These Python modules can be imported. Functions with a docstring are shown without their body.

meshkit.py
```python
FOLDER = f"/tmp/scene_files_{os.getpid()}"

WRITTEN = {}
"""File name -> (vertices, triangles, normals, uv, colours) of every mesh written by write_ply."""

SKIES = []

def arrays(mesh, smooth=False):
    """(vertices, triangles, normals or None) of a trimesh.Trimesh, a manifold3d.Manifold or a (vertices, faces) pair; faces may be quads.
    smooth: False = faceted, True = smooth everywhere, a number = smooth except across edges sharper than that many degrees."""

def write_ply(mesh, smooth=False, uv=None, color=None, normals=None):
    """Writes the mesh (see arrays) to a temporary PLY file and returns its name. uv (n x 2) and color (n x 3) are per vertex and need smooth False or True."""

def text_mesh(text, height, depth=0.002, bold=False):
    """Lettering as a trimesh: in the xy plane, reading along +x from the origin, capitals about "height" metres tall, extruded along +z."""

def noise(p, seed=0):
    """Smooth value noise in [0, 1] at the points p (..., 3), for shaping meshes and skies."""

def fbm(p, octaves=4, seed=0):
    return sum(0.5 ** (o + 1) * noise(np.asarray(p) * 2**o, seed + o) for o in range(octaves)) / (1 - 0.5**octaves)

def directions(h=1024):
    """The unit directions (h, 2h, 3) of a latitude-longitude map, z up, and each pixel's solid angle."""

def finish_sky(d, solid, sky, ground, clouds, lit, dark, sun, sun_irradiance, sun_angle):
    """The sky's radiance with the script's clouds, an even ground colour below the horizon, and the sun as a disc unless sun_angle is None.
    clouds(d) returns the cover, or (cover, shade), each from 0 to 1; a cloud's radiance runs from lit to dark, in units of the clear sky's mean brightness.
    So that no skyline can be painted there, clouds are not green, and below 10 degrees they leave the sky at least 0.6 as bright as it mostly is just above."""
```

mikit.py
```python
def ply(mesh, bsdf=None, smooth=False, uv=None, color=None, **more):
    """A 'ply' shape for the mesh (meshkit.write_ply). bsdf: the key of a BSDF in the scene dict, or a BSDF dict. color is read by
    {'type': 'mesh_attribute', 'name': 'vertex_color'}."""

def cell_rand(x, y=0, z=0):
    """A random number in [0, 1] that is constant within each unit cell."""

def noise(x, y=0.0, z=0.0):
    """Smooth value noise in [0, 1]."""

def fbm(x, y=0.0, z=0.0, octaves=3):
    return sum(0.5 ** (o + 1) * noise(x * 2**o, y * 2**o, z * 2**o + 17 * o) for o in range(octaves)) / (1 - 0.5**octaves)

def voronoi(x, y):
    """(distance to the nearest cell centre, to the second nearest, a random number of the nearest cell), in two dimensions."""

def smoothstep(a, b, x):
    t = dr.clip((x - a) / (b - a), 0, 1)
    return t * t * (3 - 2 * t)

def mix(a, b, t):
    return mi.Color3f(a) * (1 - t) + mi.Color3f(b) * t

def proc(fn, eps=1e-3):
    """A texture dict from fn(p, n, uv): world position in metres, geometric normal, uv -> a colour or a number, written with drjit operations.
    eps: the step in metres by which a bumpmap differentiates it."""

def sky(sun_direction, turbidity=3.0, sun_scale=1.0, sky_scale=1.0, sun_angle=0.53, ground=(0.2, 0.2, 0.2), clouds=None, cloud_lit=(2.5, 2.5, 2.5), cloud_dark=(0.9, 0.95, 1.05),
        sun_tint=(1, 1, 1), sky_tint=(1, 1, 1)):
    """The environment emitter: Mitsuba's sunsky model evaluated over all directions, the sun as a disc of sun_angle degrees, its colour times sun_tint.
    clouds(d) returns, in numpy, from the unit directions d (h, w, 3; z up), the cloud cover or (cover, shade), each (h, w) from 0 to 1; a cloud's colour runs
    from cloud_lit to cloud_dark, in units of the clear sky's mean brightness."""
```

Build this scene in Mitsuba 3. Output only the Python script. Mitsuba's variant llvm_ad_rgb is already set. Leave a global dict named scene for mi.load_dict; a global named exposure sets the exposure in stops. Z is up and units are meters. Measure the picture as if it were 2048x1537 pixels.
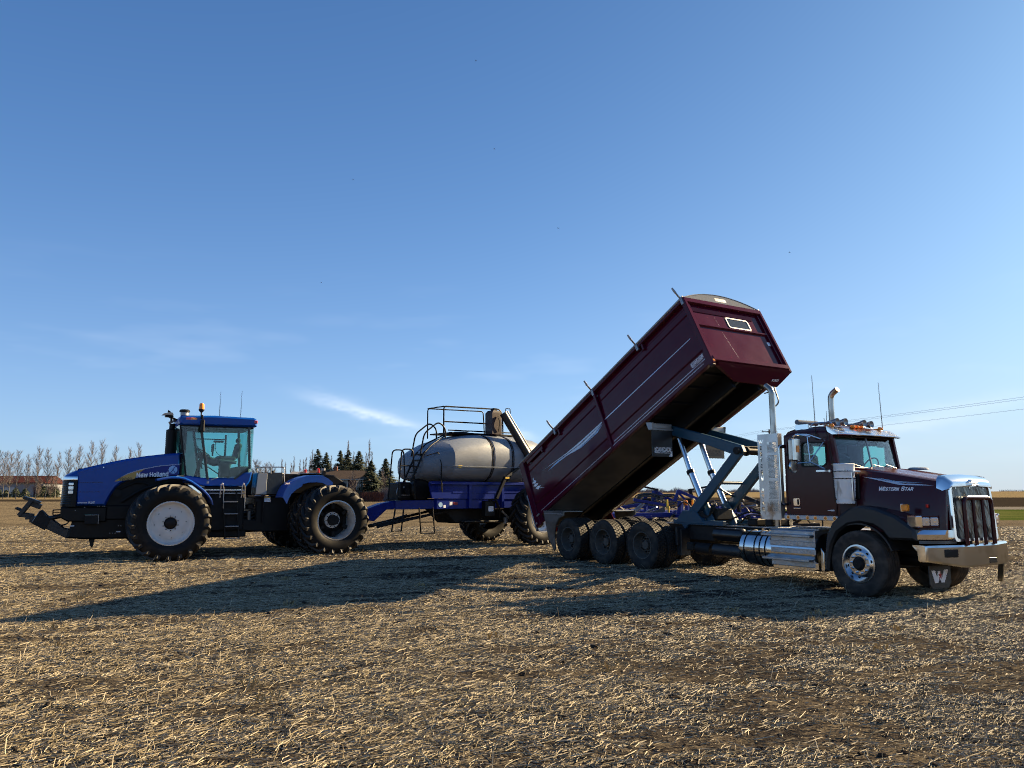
import math, random
import numpy as np, trimesh, manifold3d
import drjit as dr
import mitsuba as mi
import mikit, meshkit
from shapely.geometry import Polygon, MultiPolygon, box as sbox, Point
from shapely.ops import unary_union
from mikit import noise, fbm, voronoi, smoothstep, mix, proc, cell_rand

scene, labels = {}, {}
T4 = mi.ScalarTransform4f
# ---------------------------------------------------------------- camera, sky, exposure
CAM_H, PITCH = 1.62, math.atan(218.5 / 1530.0)
scene['camera'] = {'type': 'perspective', 'fov': math.degrees(2 * math.atan(1024 / 1530.0)), 'fov_axis': 'x',
                   'near_clip': 0.05, 'far_clip': 20000.0,
                   'to_world': T4().look_at(origin=[0, 0, CAM_H], target=[0, math.cos(PITCH), CAM_H + math.sin(PITCH)], up=[0, 0, 1])}
SUN_AZ, SUN_EL = math.radians(29.0), math.radians(26.0)
SUN = [math.cos(SUN_AZ) * math.cos(SUN_EL), math.sin(SUN_AZ) * math.cos(SUN_EL), math.sin(SUN_EL)]
exposure = 1.63


def clouds(d):
    az = np.degrees(np.arctan2(d[..., 0], d[..., 1])); el = np.degrees(np.arcsin(np.clip(d[..., 2], -1, 1)))
    n = meshkit.fbm(np.stack([az * 0.16 + el * 0.25, el * 0.9 - az * 0.06, 0 * az], -1), 4, 5)
    n2 = meshkit.fbm(np.stack([az * 0.9, el * 4.5 + az * 1.0, 0 * az + 3], -1), 4, 9)

    def streak(a0, e0, slope, la, le):
        u = az - a0; v = el - e0 - slope * u + 0.5 * (n2 - 0.5)
        return np.exp(-(u / la) ** 2 - (v / le) ** 2)
    c = 0.34 * streak(-10.5, 5.75, -0.24, 3.2, 0.34) * (0.4 + 1.1 * n2) + 0.10 * streak(-13.2, 6.7, -0.2, 2.4, 0.5)
    c = c + 0.18 * streak(0.6, 4.3, -0.2, 1.2, 0.3) + 0.16 * streak(27.0, 4.4, 0.12, 3.5, 0.42) + 0.10 * streak(31.5, 5.6, 0.14, 3.5, 0.5)
    wisps = np.clip((n - 0.56) * 2.0, 0, 1) * np.exp(-((el - 7) / 6.0) ** 2) * 0.10
    veil = 0.22 * np.exp(-np.clip(el, 0, 90) / 8.0)   # thin haze towards the horizon
    toward = np.clip((np.cos(np.radians(az - 61.0)) - 0.45) / 0.5, 0, 1)
    glow = 0.92 * toward ** 2 * (3 - 2 * toward) * np.exp(-np.clip(el, 0, 90) / 8.0)   # whiter haze under the sun
    c = np.clip(c + wisps + veil, 0, 0.85)
    return (1 - (1 - c) * (1 - glow)) * (el > 0), glow / (glow + c + 1e-6)


scene['sky'] = mikit.sky(SUN, turbidity=3.0, sun_scale=4.1, clouds=clouds, cloud_lit=(4.5, 4.7, 5.0), cloud_dark=(1.6, 1.8, 1.95), ground=(0.16, 0.13, 0.10), sun_tint=(0.98, 0.96, 0.87), sky_tint=(0.79, 1.19, 1.70))

# ---------------------------------------------------------------- materials
def prin(base, rough=0.5, metal=0.0, spec=0.5, coat=0.0, coat_gloss=0.9, bump=None, bscale=None, two=True, **kw):
    b = {'type': 'principled', 'base_color': base if isinstance(base, dict) else {'type': 'rgb', 'value': list(base)},
         'roughness': rough if isinstance(rough, dict) else float(rough), 'metallic': float(metal), 'specular': float(spec)}
    if coat:
        b['clearcoat'] = float(coat); b['clearcoat_gloss'] = float(coat_gloss)
    b.update(kw)
    if bump is not None:
        b = {'type': 'bumpmap', 'arbitrary': bump, 'scale': bscale or 1.0, 'bsdf': b}
    return {'type': 'twosided', 'bsdf': b} if two else b


def matt(base, bump=None, bscale=1.0):
    b = {'type': 'diffuse', 'reflectance': base if isinstance(base, dict) else {'type': 'rgb', 'value': list(base)}}
    if bump is not None:
        b = {'type': 'bumpmap', 'arbitrary': bump, 'scale': bscale, 'bsdf': b}
    return {'type': 'twosided', 'bsdf': b}


def dusty(base, dust, amount=0.5, freq=3.0, low=0.0, hi=0.8, add=0.0, top=0.0):
    """paint with field dust: more of it low down, blotchy"""
    def fn(p, n, uv):
        f = fbm(p.x * freq, p.y * freq, p.z * freq, 4)
        h = 1 - smoothstep(low, hi, p.z)
        up = dr.maximum(n.z, 0)
        k = dr.clip((0.35 + 0.65 * h + 0.5 * up) * smoothstep(0.35, 0.75, f) * amount + add * f + 0.45 * amount * h + top * smoothstep(0.35, 0.9, dr.abs(n.z)) * smoothstep(0.2, 0.6, f), 0, 0.95)
        return mix(base, dust, k)
    return proc(fn)


DUST = (0.22, 0.17, 0.115)
SOILC = (0.085, 0.066, 0.05)
MAT = {
    'maroon': prin(dusty((0.040, 0.0020, 0.007), (0.17, 0.13, 0.11), 0.012, 2.0, -1, 2.0, 0.0, 0.35), 0.16, 0.0, 0.25, 0.3, 0.98),
    'maroon_box': prin(dusty((0.064, 0.0022, 0.0145), (0.16, 0.09, 0.09), 0.02, 1.5, 0.5, 4.0, 0.006, 0.2), 0.12, 0.0, 0.17, 0.2, 0.99,
                       bump=proc(lambda p, n, uv: fbm(p.x * 1.9, p.y * 1.9, p.z * 1.9, 2), 8e-3), bscale=0.012),
    'maroon_dark': prin((0.022, 0.005, 0.008), 0.5),
    'blue': prin(dusty((0.0, 0.055, 0.30), (0.16, 0.15, 0.13), 0.07, 2.2, 0.3, 2.2), 0.30, 0.0, 0.25, 0.3, 0.95),
    'blue_fender': prin(dusty((0.0, 0.060, 0.32), (0.20, 0.17, 0.13), 0.14, 2.5, 0.3, 3.0), 0.34, 0.0, 0.3, 0.3, 0.95),
    'blue_frame': prin(dusty((0.0, 0.014, 0.17), (0.10, 0.09, 0.09), 0.01, 3.0, 0.2, 2.0), 0.34, 0.0, 0.25, 0.2, 0.95),
    'blue_dark': prin(dusty((0.004, 0.012, 0.10), (0.10, 0.09, 0.08), 0.2, 3.0, 0.2, 2.0), 0.45),
    'teal': prin(dusty((0.002, 0.046, 0.090), (0.10, 0.10, 0.09), 0.06, 3.0, 0.2, 2.0), 0.42, 0.0, 0.5, 0.3, 0.85),
    'chrome': prin((0.86, 0.86, 0.87), 0.09, 1.0),
    'polished': prin(proc(lambda p, n, uv: mix((0.70, 0.71, 0.71), (0.42, 0.39, 0.34), 0.5 * smoothstep(0.5, 0.75, fbm(p.x * 4, p.y * 4, p.z * 4, 4)))), 0.16, 1.0),
    'aluminium': prin(proc(lambda p, n, uv: mix((0.47, 0.48, 0.50), (0.33, 0.31, 0.28), 0.6 * smoothstep(0.45, 0.7, fbm(p.x * 7, p.y * 7, p.z * 7, 4)))), 0.42, 0.9),
    'shield': prin(proc(lambda p, n, uv: mix(mix((0.60, 0.60, 0.60), (0.36, 0.33, 0.29), 0.4 * smoothstep(0.4, 0.7, fbm(p.x * 5, p.y * 5, p.z * 3, 4))), (0.26, 0.13, 0.05),
                    0.75 * smoothstep(0.48, 0.70, fbm(p.x * 9 + 3, p.y * 9, p.z * 6, 4)) * (1 - smoothstep(1.35, 1.75, p.z)))), 0.30, 0.85),
    'stack': prin(proc(lambda p, n, uv: mix((0.60, 0.57, 0.52), (0.30, 0.24, 0.18), 0.8 * smoothstep(0.4, 0.7, fbm(p.x * 9, p.y * 9, p.z * 3, 4)))), 0.26, 0.9),
    'steel': prin((0.30, 0.30, 0.31), 0.38, 0.8),
    'rod': prin((0.75, 0.76, 0.78), 0.14, 1.0),
    'black': prin(dusty((0.007, 0.007, 0.008), (0.09, 0.075, 0.055), 0.04, 5.0, 0.1, 1.8), 0.42, 0.0, 0.2),
    'black_gloss': prin((0.008, 0.008, 0.009), 0.25, 0.0, 0.5, 0.5),
    'dark': prin(dusty((0.009, 0.009, 0.010), (0.09, 0.074, 0.055), 0.10, 6.0, 0.1, 1.8), 0.6, 0.0, 0.25),
    'fender_black': prin(dusty((0.011, 0.013, 0.016), (0.10, 0.085, 0.065), 0.12, 4.0, 0.2, 1.2), 0.42),
    'rubber': prin(proc(lambda p, n, uv: mix((0.0042, 0.0043, 0.0048), (0.08, 0.065, 0.048), dr.clip(0.01 + 0.13 * smoothstep(0.45, 0.72, fbm(p.x * 7, p.y * 7, p.z * 7, 4)) * (1 - 0.6 * smoothstep(0.2, 1.4, p.z)), 0, 1))), 0.55, 0.0, 0.2),
    'rubber_dusty': prin(proc(lambda p, n, uv: mix((0.020, 0.021, 0.022), (0.062, 0.055, 0.045), smoothstep(0.35, 0.85, fbm(p.x * 8, p.y * 8, p.z * 8, 4)))), 0.7, 0.0, 0.2),
    'rubber_brown': prin(proc(lambda p, n, uv: mix((0.030, 0.027, 0.025), (0.085, 0.068, 0.054), smoothstep(0.3, 0.8, fbm(p.x * 9, p.y * 9, p.z * 9, 4)))), 0.7, 0.0, 0.2),
    'lug': prin(proc(lambda p, n, uv: mix((0.010, 0.010, 0.0105), (0.13, 0.11, 0.08), dr.clip(0.01 + 0.13 * smoothstep(0.35, 0.7, fbm(p.x * 6, p.y * 6, p.z * 6, 4)), 0, 1))), 0.65),
    'rim_white': prin(dusty((0.60, 0.60, 0.59), (0.30, 0.24, 0.17), 0.25, 5.0, 0.2, 1.2, 0.06), 0.45),
    'rim_grey': prin(dusty((0.60, 0.60, 0.59), (0.26, 0.21, 0.15), 0.4, 5.0, 0.2, 1.2), 0.40, 0.4),
    'rim_steel': prin(dusty((0.05, 0.05, 0.05), (0.10, 0.085, 0.065), 0.5, 5.0, 0.1, 1.2, 0.2), 0.7),
    'rim_alu': prin((0.58, 0.60, 0.63), 0.20, 1.0),
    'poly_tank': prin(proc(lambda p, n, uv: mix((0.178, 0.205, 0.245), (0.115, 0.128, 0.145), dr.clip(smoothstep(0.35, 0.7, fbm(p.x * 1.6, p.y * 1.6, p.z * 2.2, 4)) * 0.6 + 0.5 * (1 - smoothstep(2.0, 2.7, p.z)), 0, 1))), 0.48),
    'tan_metal': prin(proc(lambda p, n, uv: mix((0.080, 0.063, 0.045), (0.045, 0.038, 0.030), smoothstep(0.35, 0.65, fbm(p.x * 1.8, p.y * 1.8, p.z * 1.8, 4)))), 0.6),
    'pale_metal': prin(proc(lambda p, n, uv: mix((0.16, 0.165, 0.165), (0.095, 0.09, 0.08), smoothstep(0.35, 0.75, fbm(p.x * 4, p.y * 4, p.z * 4, 4)))), 0.4, 0.5),
    'tarp': matt((0.20, 0.215, 0.235)),
    'white': prin((0.74, 0.74, 0.73), 0.45),
    'white_plastic': prin(proc(lambda p, n, uv: mix((0.82, 0.81, 0.78), (0.36, 0.30, 0.21), 0.8 * smoothstep(0.5, 0.72, fbm(p.x * 10, p.y * 10, p.z * 4, 4)))), 0.35),
    'decal_silver': prin((0.50, 0.52, 0.58), 0.32, 0.5),
    'decal_white': prin((0.78, 0.78, 0.80), 0.4),
    'decal_blue': prin((0.10, 0.30, 0.62), 0.4),
    'decal_pale': prin((0.32, 0.50, 0.72), 0.4),
    'gold': prin((0.42, 0.26, 0.06), 0.4),
    'decal_dark': prin((0.02, 0.02, 0.022), 0.4),
    'decal_red': prin((0.35, 0.02, 0.02), 0.4),
    'yellow': prin((0.65, 0.42, 0.03), 0.45),
    'amber': prin((0.85, 0.26, 0.012), 0.15, 0.0, 0.5, 0.8, spec_trans=0.0),
    'red_lens': prin((0.60, 0.02, 0.012), 0.15, 0.0, 0.5, 0.8),
    'lens': prin((0.70, 0.73, 0.76), 0.06, 0.6, 0.6, 1.0),
    'seat': prin((0.055, 0.058, 0.06), 0.8),
    'interior': prin((0.05, 0.05, 0.052), 0.8),
    'cab_trim': prin((0.075, 0.08, 0.085), 0.75),
    'hose': prin((0.10, 0.09, 0.075), 0.45),
    'hose_dark': prin((0.022, 0.021, 0.020), 0.45),
    'galv': prin((0.30, 0.31, 0.32), 0.42, 0.6),
    'screen_cover': prin(proc(lambda p, n, uv: mix((0.020, 0.024, 0.024), (0.16, 0.16, 0.14), 0.55 * smoothstep(0.52, 0.72, fbm(p.x * 9 + 2 * p.z, p.y * 9, p.z * 2.2, 4)))), 0.20, 0.0, 0.6, 0.8, 0.92,
                         bump=proc(lambda p, n, uv: fbm(p.x * 11 + 3 * p.z, p.y * 11, p.z * 3.5, 3), 3e-3), bscale=0.022),
    'glass': {'type': 'thindielectric', 'int_ior': 1.5, 'specular_transmittance': {'type': 'rgb', 'value': [0.40, 0.74, 0.72]}},
    'glass_dim': {'type': 'thindielectric', 'int_ior': 1.5, 'specular_transmittance': {'type': 'rgb', 'value': [0.22, 0.34, 0.33]}},
    'bark': matt((0.20, 0.185, 0.165)),
    'bark_dark': matt((0.13, 0.105, 0.085)),
    'twig': matt((0.17, 0.150, 0.148)),
    'twig_red': matt((0.085, 0.045, 0.038)),
    'spruce_needles': prin(proc(lambda p, n, uv: mix((0.026, 0.040, 0.024), (0.062, 0.072, 0.036), fbm(p.x * 2, p.y * 2, p.z * 2, 3))), 0.85, two=True),
    'wood_pole': matt((0.15, 0.115, 0.085)),
    'roof_red': matt(proc(lambda p, n, uv: mix((0.068, 0.026, 0.025), (0.046, 0.020, 0.020), noise(p.x * 0.6, p.y * 0.6, p.z * 3)))),
    'barn_white': matt(proc(lambda p, n, uv: mix((0.23, 0.245, 0.27), (0.18, 0.19, 0.21), noise(p.x * 0.5, p.y * 0.5, p.z * 0.5)))),
    'roof_brown': matt(proc(lambda p, n, uv: mix((0.080, 0.064, 0.055), (0.056, 0.046, 0.040), noise(p.x * 3, p.y * 3, p.z * 9)))),
    'roof_grey': prin((0.24, 0.24, 0.245), 0.8),
    'siding': matt((0.10, 0.072, 0.06)),
    'brick': matt((0.16, 0.075, 0.055)),
    'trim': matt((0.36, 0.35, 0.32)),
    'pane': prin((0.03, 0.035, 0.04), 0.08, 0.0, 0.6, 0.5),
    'wire': prin((0.20, 0.21, 0.225), 0.6),
    'straw': prin({'type': 'mesh_attribute', 'name': 'vertex_color'}, 0.6, 0.0, 0.15),
    'clod': matt(proc(lambda p, n, uv: mix((0.024, 0.020, 0.017), (0.048, 0.040, 0.033), fbm(p.x * 30, p.y * 30, p.z * 30, 3)))),
}


def field_fn(p, n, uv):
    big = fbm(p.x * 0.22 + 3, p.y * 0.22, 0.0, 3)
    mid = fbm(p.x * 1.3, p.y * 1.7 + 0.3 * p.x, 0.0, 4)
    a = p.x * 0.97 + p.y * 0.26; b = -p.x * 0.26 + p.y * 0.97
    s1 = fbm(a * 9.0, b * 44.0, 0.0, 2)
    s2 = noise(a * 26.0 + 5, b * 130.0, 1.0)
    s3 = noise(p.x * 120.0, p.y * 120.0, 2.0)
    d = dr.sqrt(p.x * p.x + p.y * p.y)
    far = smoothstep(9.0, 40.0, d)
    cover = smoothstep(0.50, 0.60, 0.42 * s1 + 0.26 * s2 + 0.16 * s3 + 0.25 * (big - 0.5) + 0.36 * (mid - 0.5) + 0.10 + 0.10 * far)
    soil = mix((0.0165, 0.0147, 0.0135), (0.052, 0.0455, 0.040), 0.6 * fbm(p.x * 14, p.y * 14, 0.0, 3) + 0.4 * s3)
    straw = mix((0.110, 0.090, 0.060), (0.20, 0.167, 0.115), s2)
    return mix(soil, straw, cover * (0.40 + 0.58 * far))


MAT['field'] = matt(proc(field_fn), bump=proc(lambda p, n, uv: 0.6 * fbm(p.x * 6, p.y * 9, 0.0, 4) + 0.4 * fbm(p.x * 26, p.y * 40, 0.0, 3), 4e-3), bscale=0.05)
MAT['plowed'] = matt(proc(lambda p, n, uv: mix((0.018, 0.0155, 0.013), (0.034, 0.029, 0.024), fbm(p.x * 0.3, p.y * 1.2, 0.0, 4))))
MAT['grass'] = matt(proc(lambda p, n, uv: mix((0.038, 0.056, 0.014), (0.072, 0.082, 0.028), smoothstep(0.35, 0.7, fbm(p.x * 0.25, p.y * 0.9, 0.0, 4)))))
MAT['gravel'] = matt(proc(lambda p, n, uv: mix((0.15, 0.145, 0.135), (0.11, 0.105, 0.098), fbm(p.x * 1.1, p.y * 3, 0.0, 3))))
MAT['dry_grass'] = matt(proc(lambda p, n, uv: mix((0.14, 0.112, 0.066), (0.185, 0.15, 0.09), fbm(p.x * 0.15, p.y * 0.4, 0.0, 4))))
for k, v in MAT.items():
    scene['mat_' + k] = v
USED = set()

# ---------------------------------------------------------------- mesh helpers
def cat(ms):
    return trimesh.util.concatenate([m for m in ms if m is not None])


def hull(pts):
    return trimesh.convex.convex_hull(np.asarray(pts, float))


def box(x0, x1, y0, y1, z0, z1, c=0.008):
    c = min(c, abs(x1 - x0) / 3, abs(y1 - y0) / 3, abs(z1 - z0) / 3)
    P = []
    for x, sx in ((x0, c), (x1, -c)):
        for y, sy in ((y0, c), (y1, -c)):
            for z, sz in ((z0, c), (z1, -c)):
                P += [(x + sx, y + sy, z), (x + sx, y, z + sz), (x, y + sy, z + sz)]
    return hull(P)


def basis(d, up=(0, 0, 1)):
    d = np.asarray(d, float); d = d / np.linalg.norm(d)
    up = np.asarray(up, float)
    if abs(d @ up) > 0.98:
        up = np.array([1.0, 0, 0]) if abs(d[0]) < 0.9 else np.array([0, 1.0, 0])
    s = np.cross(up, d); s /= np.linalg.norm(s)
    return d, s, np.cross(d, s)


def mat4(x, y, z, o):
    m = np.eye(4); m[:3, 0], m[:3, 1], m[:3, 2], m[:3, 3] = x, y, z, o
    return m


def beam(p, q, w, h, up=(0, 0, 1), c=0.008):
    """rectangular bar from p to q, w wide sideways, h tall"""
    p, q = np.asarray(p, float), np.asarray(q, float)
    d, s, u = basis(q - p, up)
    b = box(0, np.linalg.norm(q - p), -w / 2, w / 2, -h / 2, h / 2, c)
    b.apply_transform(mat4(d, s, u, p))
    return b


def rnd(pts, r, k=5):
    """round the corners of a polyline"""
    P = [np.asarray(p, float) for p in pts]
    out = [P[0]]
    for a, b, c in zip(P[:-2], P[1:-1], P[2:]):
        la, lc = np.linalg.norm(a - b), np.linalg.norm(c - b)
        t = min(r, la * 0.48, lc * 0.48)
        s, e = b + (a - b) / la * t, b + (c - b) / lc * t
        out += [(1 - u) ** 2 * s + 2 * u * (1 - u) * b + u * u * e for u in np.linspace(0, 1, k)]
    out.append(P[-1])
    return np.array(out)


def tube(pts, r, n=8, closed=False):
    p = np.asarray(pts, float)
    m = len(p)
    t = np.gradient(p, axis=0) if not closed else np.roll(p, -1, 0) - np.roll(p, 1, 0)
    t /= np.linalg.norm(t, axis=1, keepdims=True) + 1e-12
    ref = np.array([0, 0, 1.0]) if abs(t[0][2]) < 0.9 else np.array([1.0, 0, 0])
    a = np.cross(ref, t[0]); a /= np.linalg.norm(a)
    A = []
    for i in range(m):
        a = a - t[i] * (a @ t[i]); a /= np.linalg.norm(a) + 1e-12
        A.append(a)
    A = np.array(A); B = np.cross(t, A)
    r = np.broadcast_to(np.asarray(r, float), (m,))
    an = np.arange(n) * 2 * np.pi / n
    v = p[:, None] + r[:, None, None] * (np.cos(an)[None, :, None] * A[:, None] + np.sin(an)[None, :, None] * B[:, None])
    v = v.reshape(-1, 3)
    f = []
    L = m if closed else m - 1
    i, j = np.meshgrid(np.arange(L), np.arange(n), indexing='ij')
    i2 = (i + 1) % m
    q = np.stack([i * n + j, i * n + (j + 1) % n, i2 * n + (j + 1) % n, i2 * n + j], -1).reshape(-1, 4)
    f = np.vstack([q[:, [0, 1, 2]], q[:, [0, 2, 3]]])
    if not closed:
        v = np.vstack([v, p[0], p[-1]])
        k = np.arange(n)
        f = np.vstack([f, np.stack([(k + 1) % n, k, k * 0 + m * n], 1), np.stack([(m - 1) * n + k, (m - 1) * n + (k + 1) % n, k * 0 + m * n + 1], 1)])
    return trimesh.Trimesh(v, f, process=False)


def cyl(p, q, r, n=16):
    return tube([p, q], r, n)


def lathe(prof, n=40, axis='y', o=(0, 0, 0)):
    """prof: [(radius, along)], revolved about the axis"""
    prof = np.asarray(prof, float)
    an = np.arange(n) * 2 * np.pi / n
    m = len(prof)
    v = np.stack([np.outer(prof[:, 0], np.cos(an)), np.outer(prof[:, 0], np.sin(an)), np.repeat(prof[:, 1:2], n, 1)], -1).reshape(-1, 3)
    i, j = np.meshgrid(np.arange(m - 1), np.arange(n), indexing='ij')
    q = np.stack([i * n + j, i * n + (j + 1) % n, (i + 1) * n + (j + 1) % n, (i + 1) * n + j], -1).reshape(-1, 4)
    f = np.vstack([q[:, [0, 1, 2]], q[:, [0, 2, 3]]])
    if axis == 'y':
        v = v[:, [1, 2, 0]]
    elif axis == 'x':
        v = v[:, [2, 0, 1]]
    return trimesh.Trimesh(v + np.asarray(o, float), f, process=False)


def area2(p):
    p = np.asarray(p); x, y = p[:, 0], p[:, 1]
    return 0.5 * np.sum(x * np.roll(y, -1) - np.roll(x, -1) * y)


def pprism(poly, y0, y1, b=0.015, inset=None):
    """polygon in (x, z) extruded along y with chamfered rims"""
    p = np.asarray(poly, float)
    if area2(p) < 0:
        p = p[::-1]
    e1 = p - np.roll(p, 1, 0); e2 = np.roll(p, -1, 0) - p
    n1 = np.stack([-e1[:, 1], e1[:, 0]], 1); n2 = np.stack([-e2[:, 1], e2[:, 0]], 1)
    n1 /= np.linalg.norm(n1, axis=1, keepdims=True); n2 /= np.linalg.norm(n2, axis=1, keepdims=True)
    nn = n1 + n2; nn /= np.maximum((1 + (n1 * n2).sum(1, keepdims=True)), 0.3)
    q = p + nn * (b if inset is None else inset)
    rings = [(q, y0), (p, y0 + b), (p, y1 - b), (q, y1)] if b > 0 else [(p, y0), (p, y1)]
    n = len(p)
    v = np.vstack([np.stack([r[:, 0], np.full(n, y), r[:, 1]], 1) for r, y in rings])
    f = []
    for k in range(len(rings) - 1):
        for i in range(n):
            j = (i + 1) % n
            a, bb, c, d = k * n + i, k * n + j, (k + 1) * n + j, (k + 1) * n + i
            f += [(a, c, bb), (a, d, c)]
    _, cf = trimesh.creation.triangulate_polygon(Polygon(rings[0][0]), engine='earcut')
    cv, cf = trimesh.creation.triangulate_polygon(Polygon(rings[0][0]), engine='earcut')
    from scipy.spatial import cKDTree
    idx = cKDTree(rings[0][0]).query(cv)[1]
    tri = idx[cf]
    ar = np.array([area2(rings[0][0][t]) for t in tri])
    tri[ar < 0] = tri[ar < 0][:, ::-1]
    f = np.vstack([np.array(f), tri, tri[:, ::-1] + (len(rings) - 1) * n])
    return trimesh.Trimesh(v, f, process=False)


def sheet(poly, y0, y1):
    """shapely polygon in (x, z), holes allowed, extruded along y"""
    ms = []
    for g in getattr(poly, 'geoms', [poly]):
        m = trimesh.creation.extrude_polygon(g, y1 - y0, engine='earcut')
        m.vertices = m.vertices[:, [0, 2, 1]] + [0, y0, 0]
        m.faces = m.faces[:, ::-1]
        ms.append(m)
    return cat(ms)


def rrect(x0, x1, z0, z1, r=0.04):
    return sbox(x0 + r, z0 + r, x1 - r, z1 - r).buffer(r, quad_segs=4)


def loft(rings, cap=True):
    n = len(rings[0]); v = np.vstack(rings); f = []
    for k in range(len(rings) - 1):
        for i in range(n):
            j = (i + 1) % n
            a, b, c, d = k * n + i, k * n + j, (k + 1) * n + j, (k + 1) * n + i
            f += [(a, b, c), (a, c, d)]
    if cap:
        for k, s in ((0, -1), (len(rings) - 1, 1)):
            v = np.vstack([v, np.mean(rings[k], 0)])
            c = len(v) - 1
            for i in range(n):
                j = (i + 1) % n
                f.append((k * n + i, k * n + j, c) if s > 0 else (k * n + j, k * n + i, c))
    return trimesh.Trimesh(v, np.array(f), process=False)


def text_poly(s, h, bold=True):
    m = meshkit.text_mesh(s, h, 0.01, bold)
    fn = m.face_normals
    tri = m.vertices[m.faces[fn[:, 2] > 0.9]][:, :, :2]
    return unary_union([Polygon(t).buffer(1e-5) for t in tri]).buffer(h * 0.022).simplify(h * 0.012)


def place(m, o, ex, ey, shear=0.0):
    """puts a flat mesh (x right, y up, z out) at o with right vector ex and up vector ey"""
    ex, ey = np.asarray(ex, float), np.asarray(ey, float)
    ex = ex / np.linalg.norm(ex); ey = ey - ex * (ex @ ey); ey /= np.linalg.norm(ey)
    ez = np.cross(ex, ey)
    m = m.copy()
    if shear:
        m.vertices[:, 0] += shear * m.vertices[:, 1]
    m.apply_transform(mat4(ex, ey, ez, np.asarray(o, float)))
    return m


def flat(poly2, depth=0.003):
    return cat([trimesh.creation.extrude_polygon(g, depth, engine='earcut') for g in getattr(poly2, 'geoms', [poly2])])


def rotm(m, ang, axis, o=(0, 0, 0)):
    m = m.copy(); m.apply_transform(trimesh.transformations.rotation_matrix(ang, axis, o)); return m


def mirror(m):
    m = m.copy(); m.vertices[:, 1] *= -1; m.faces = m.faces[:, ::-1]; return m


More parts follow.
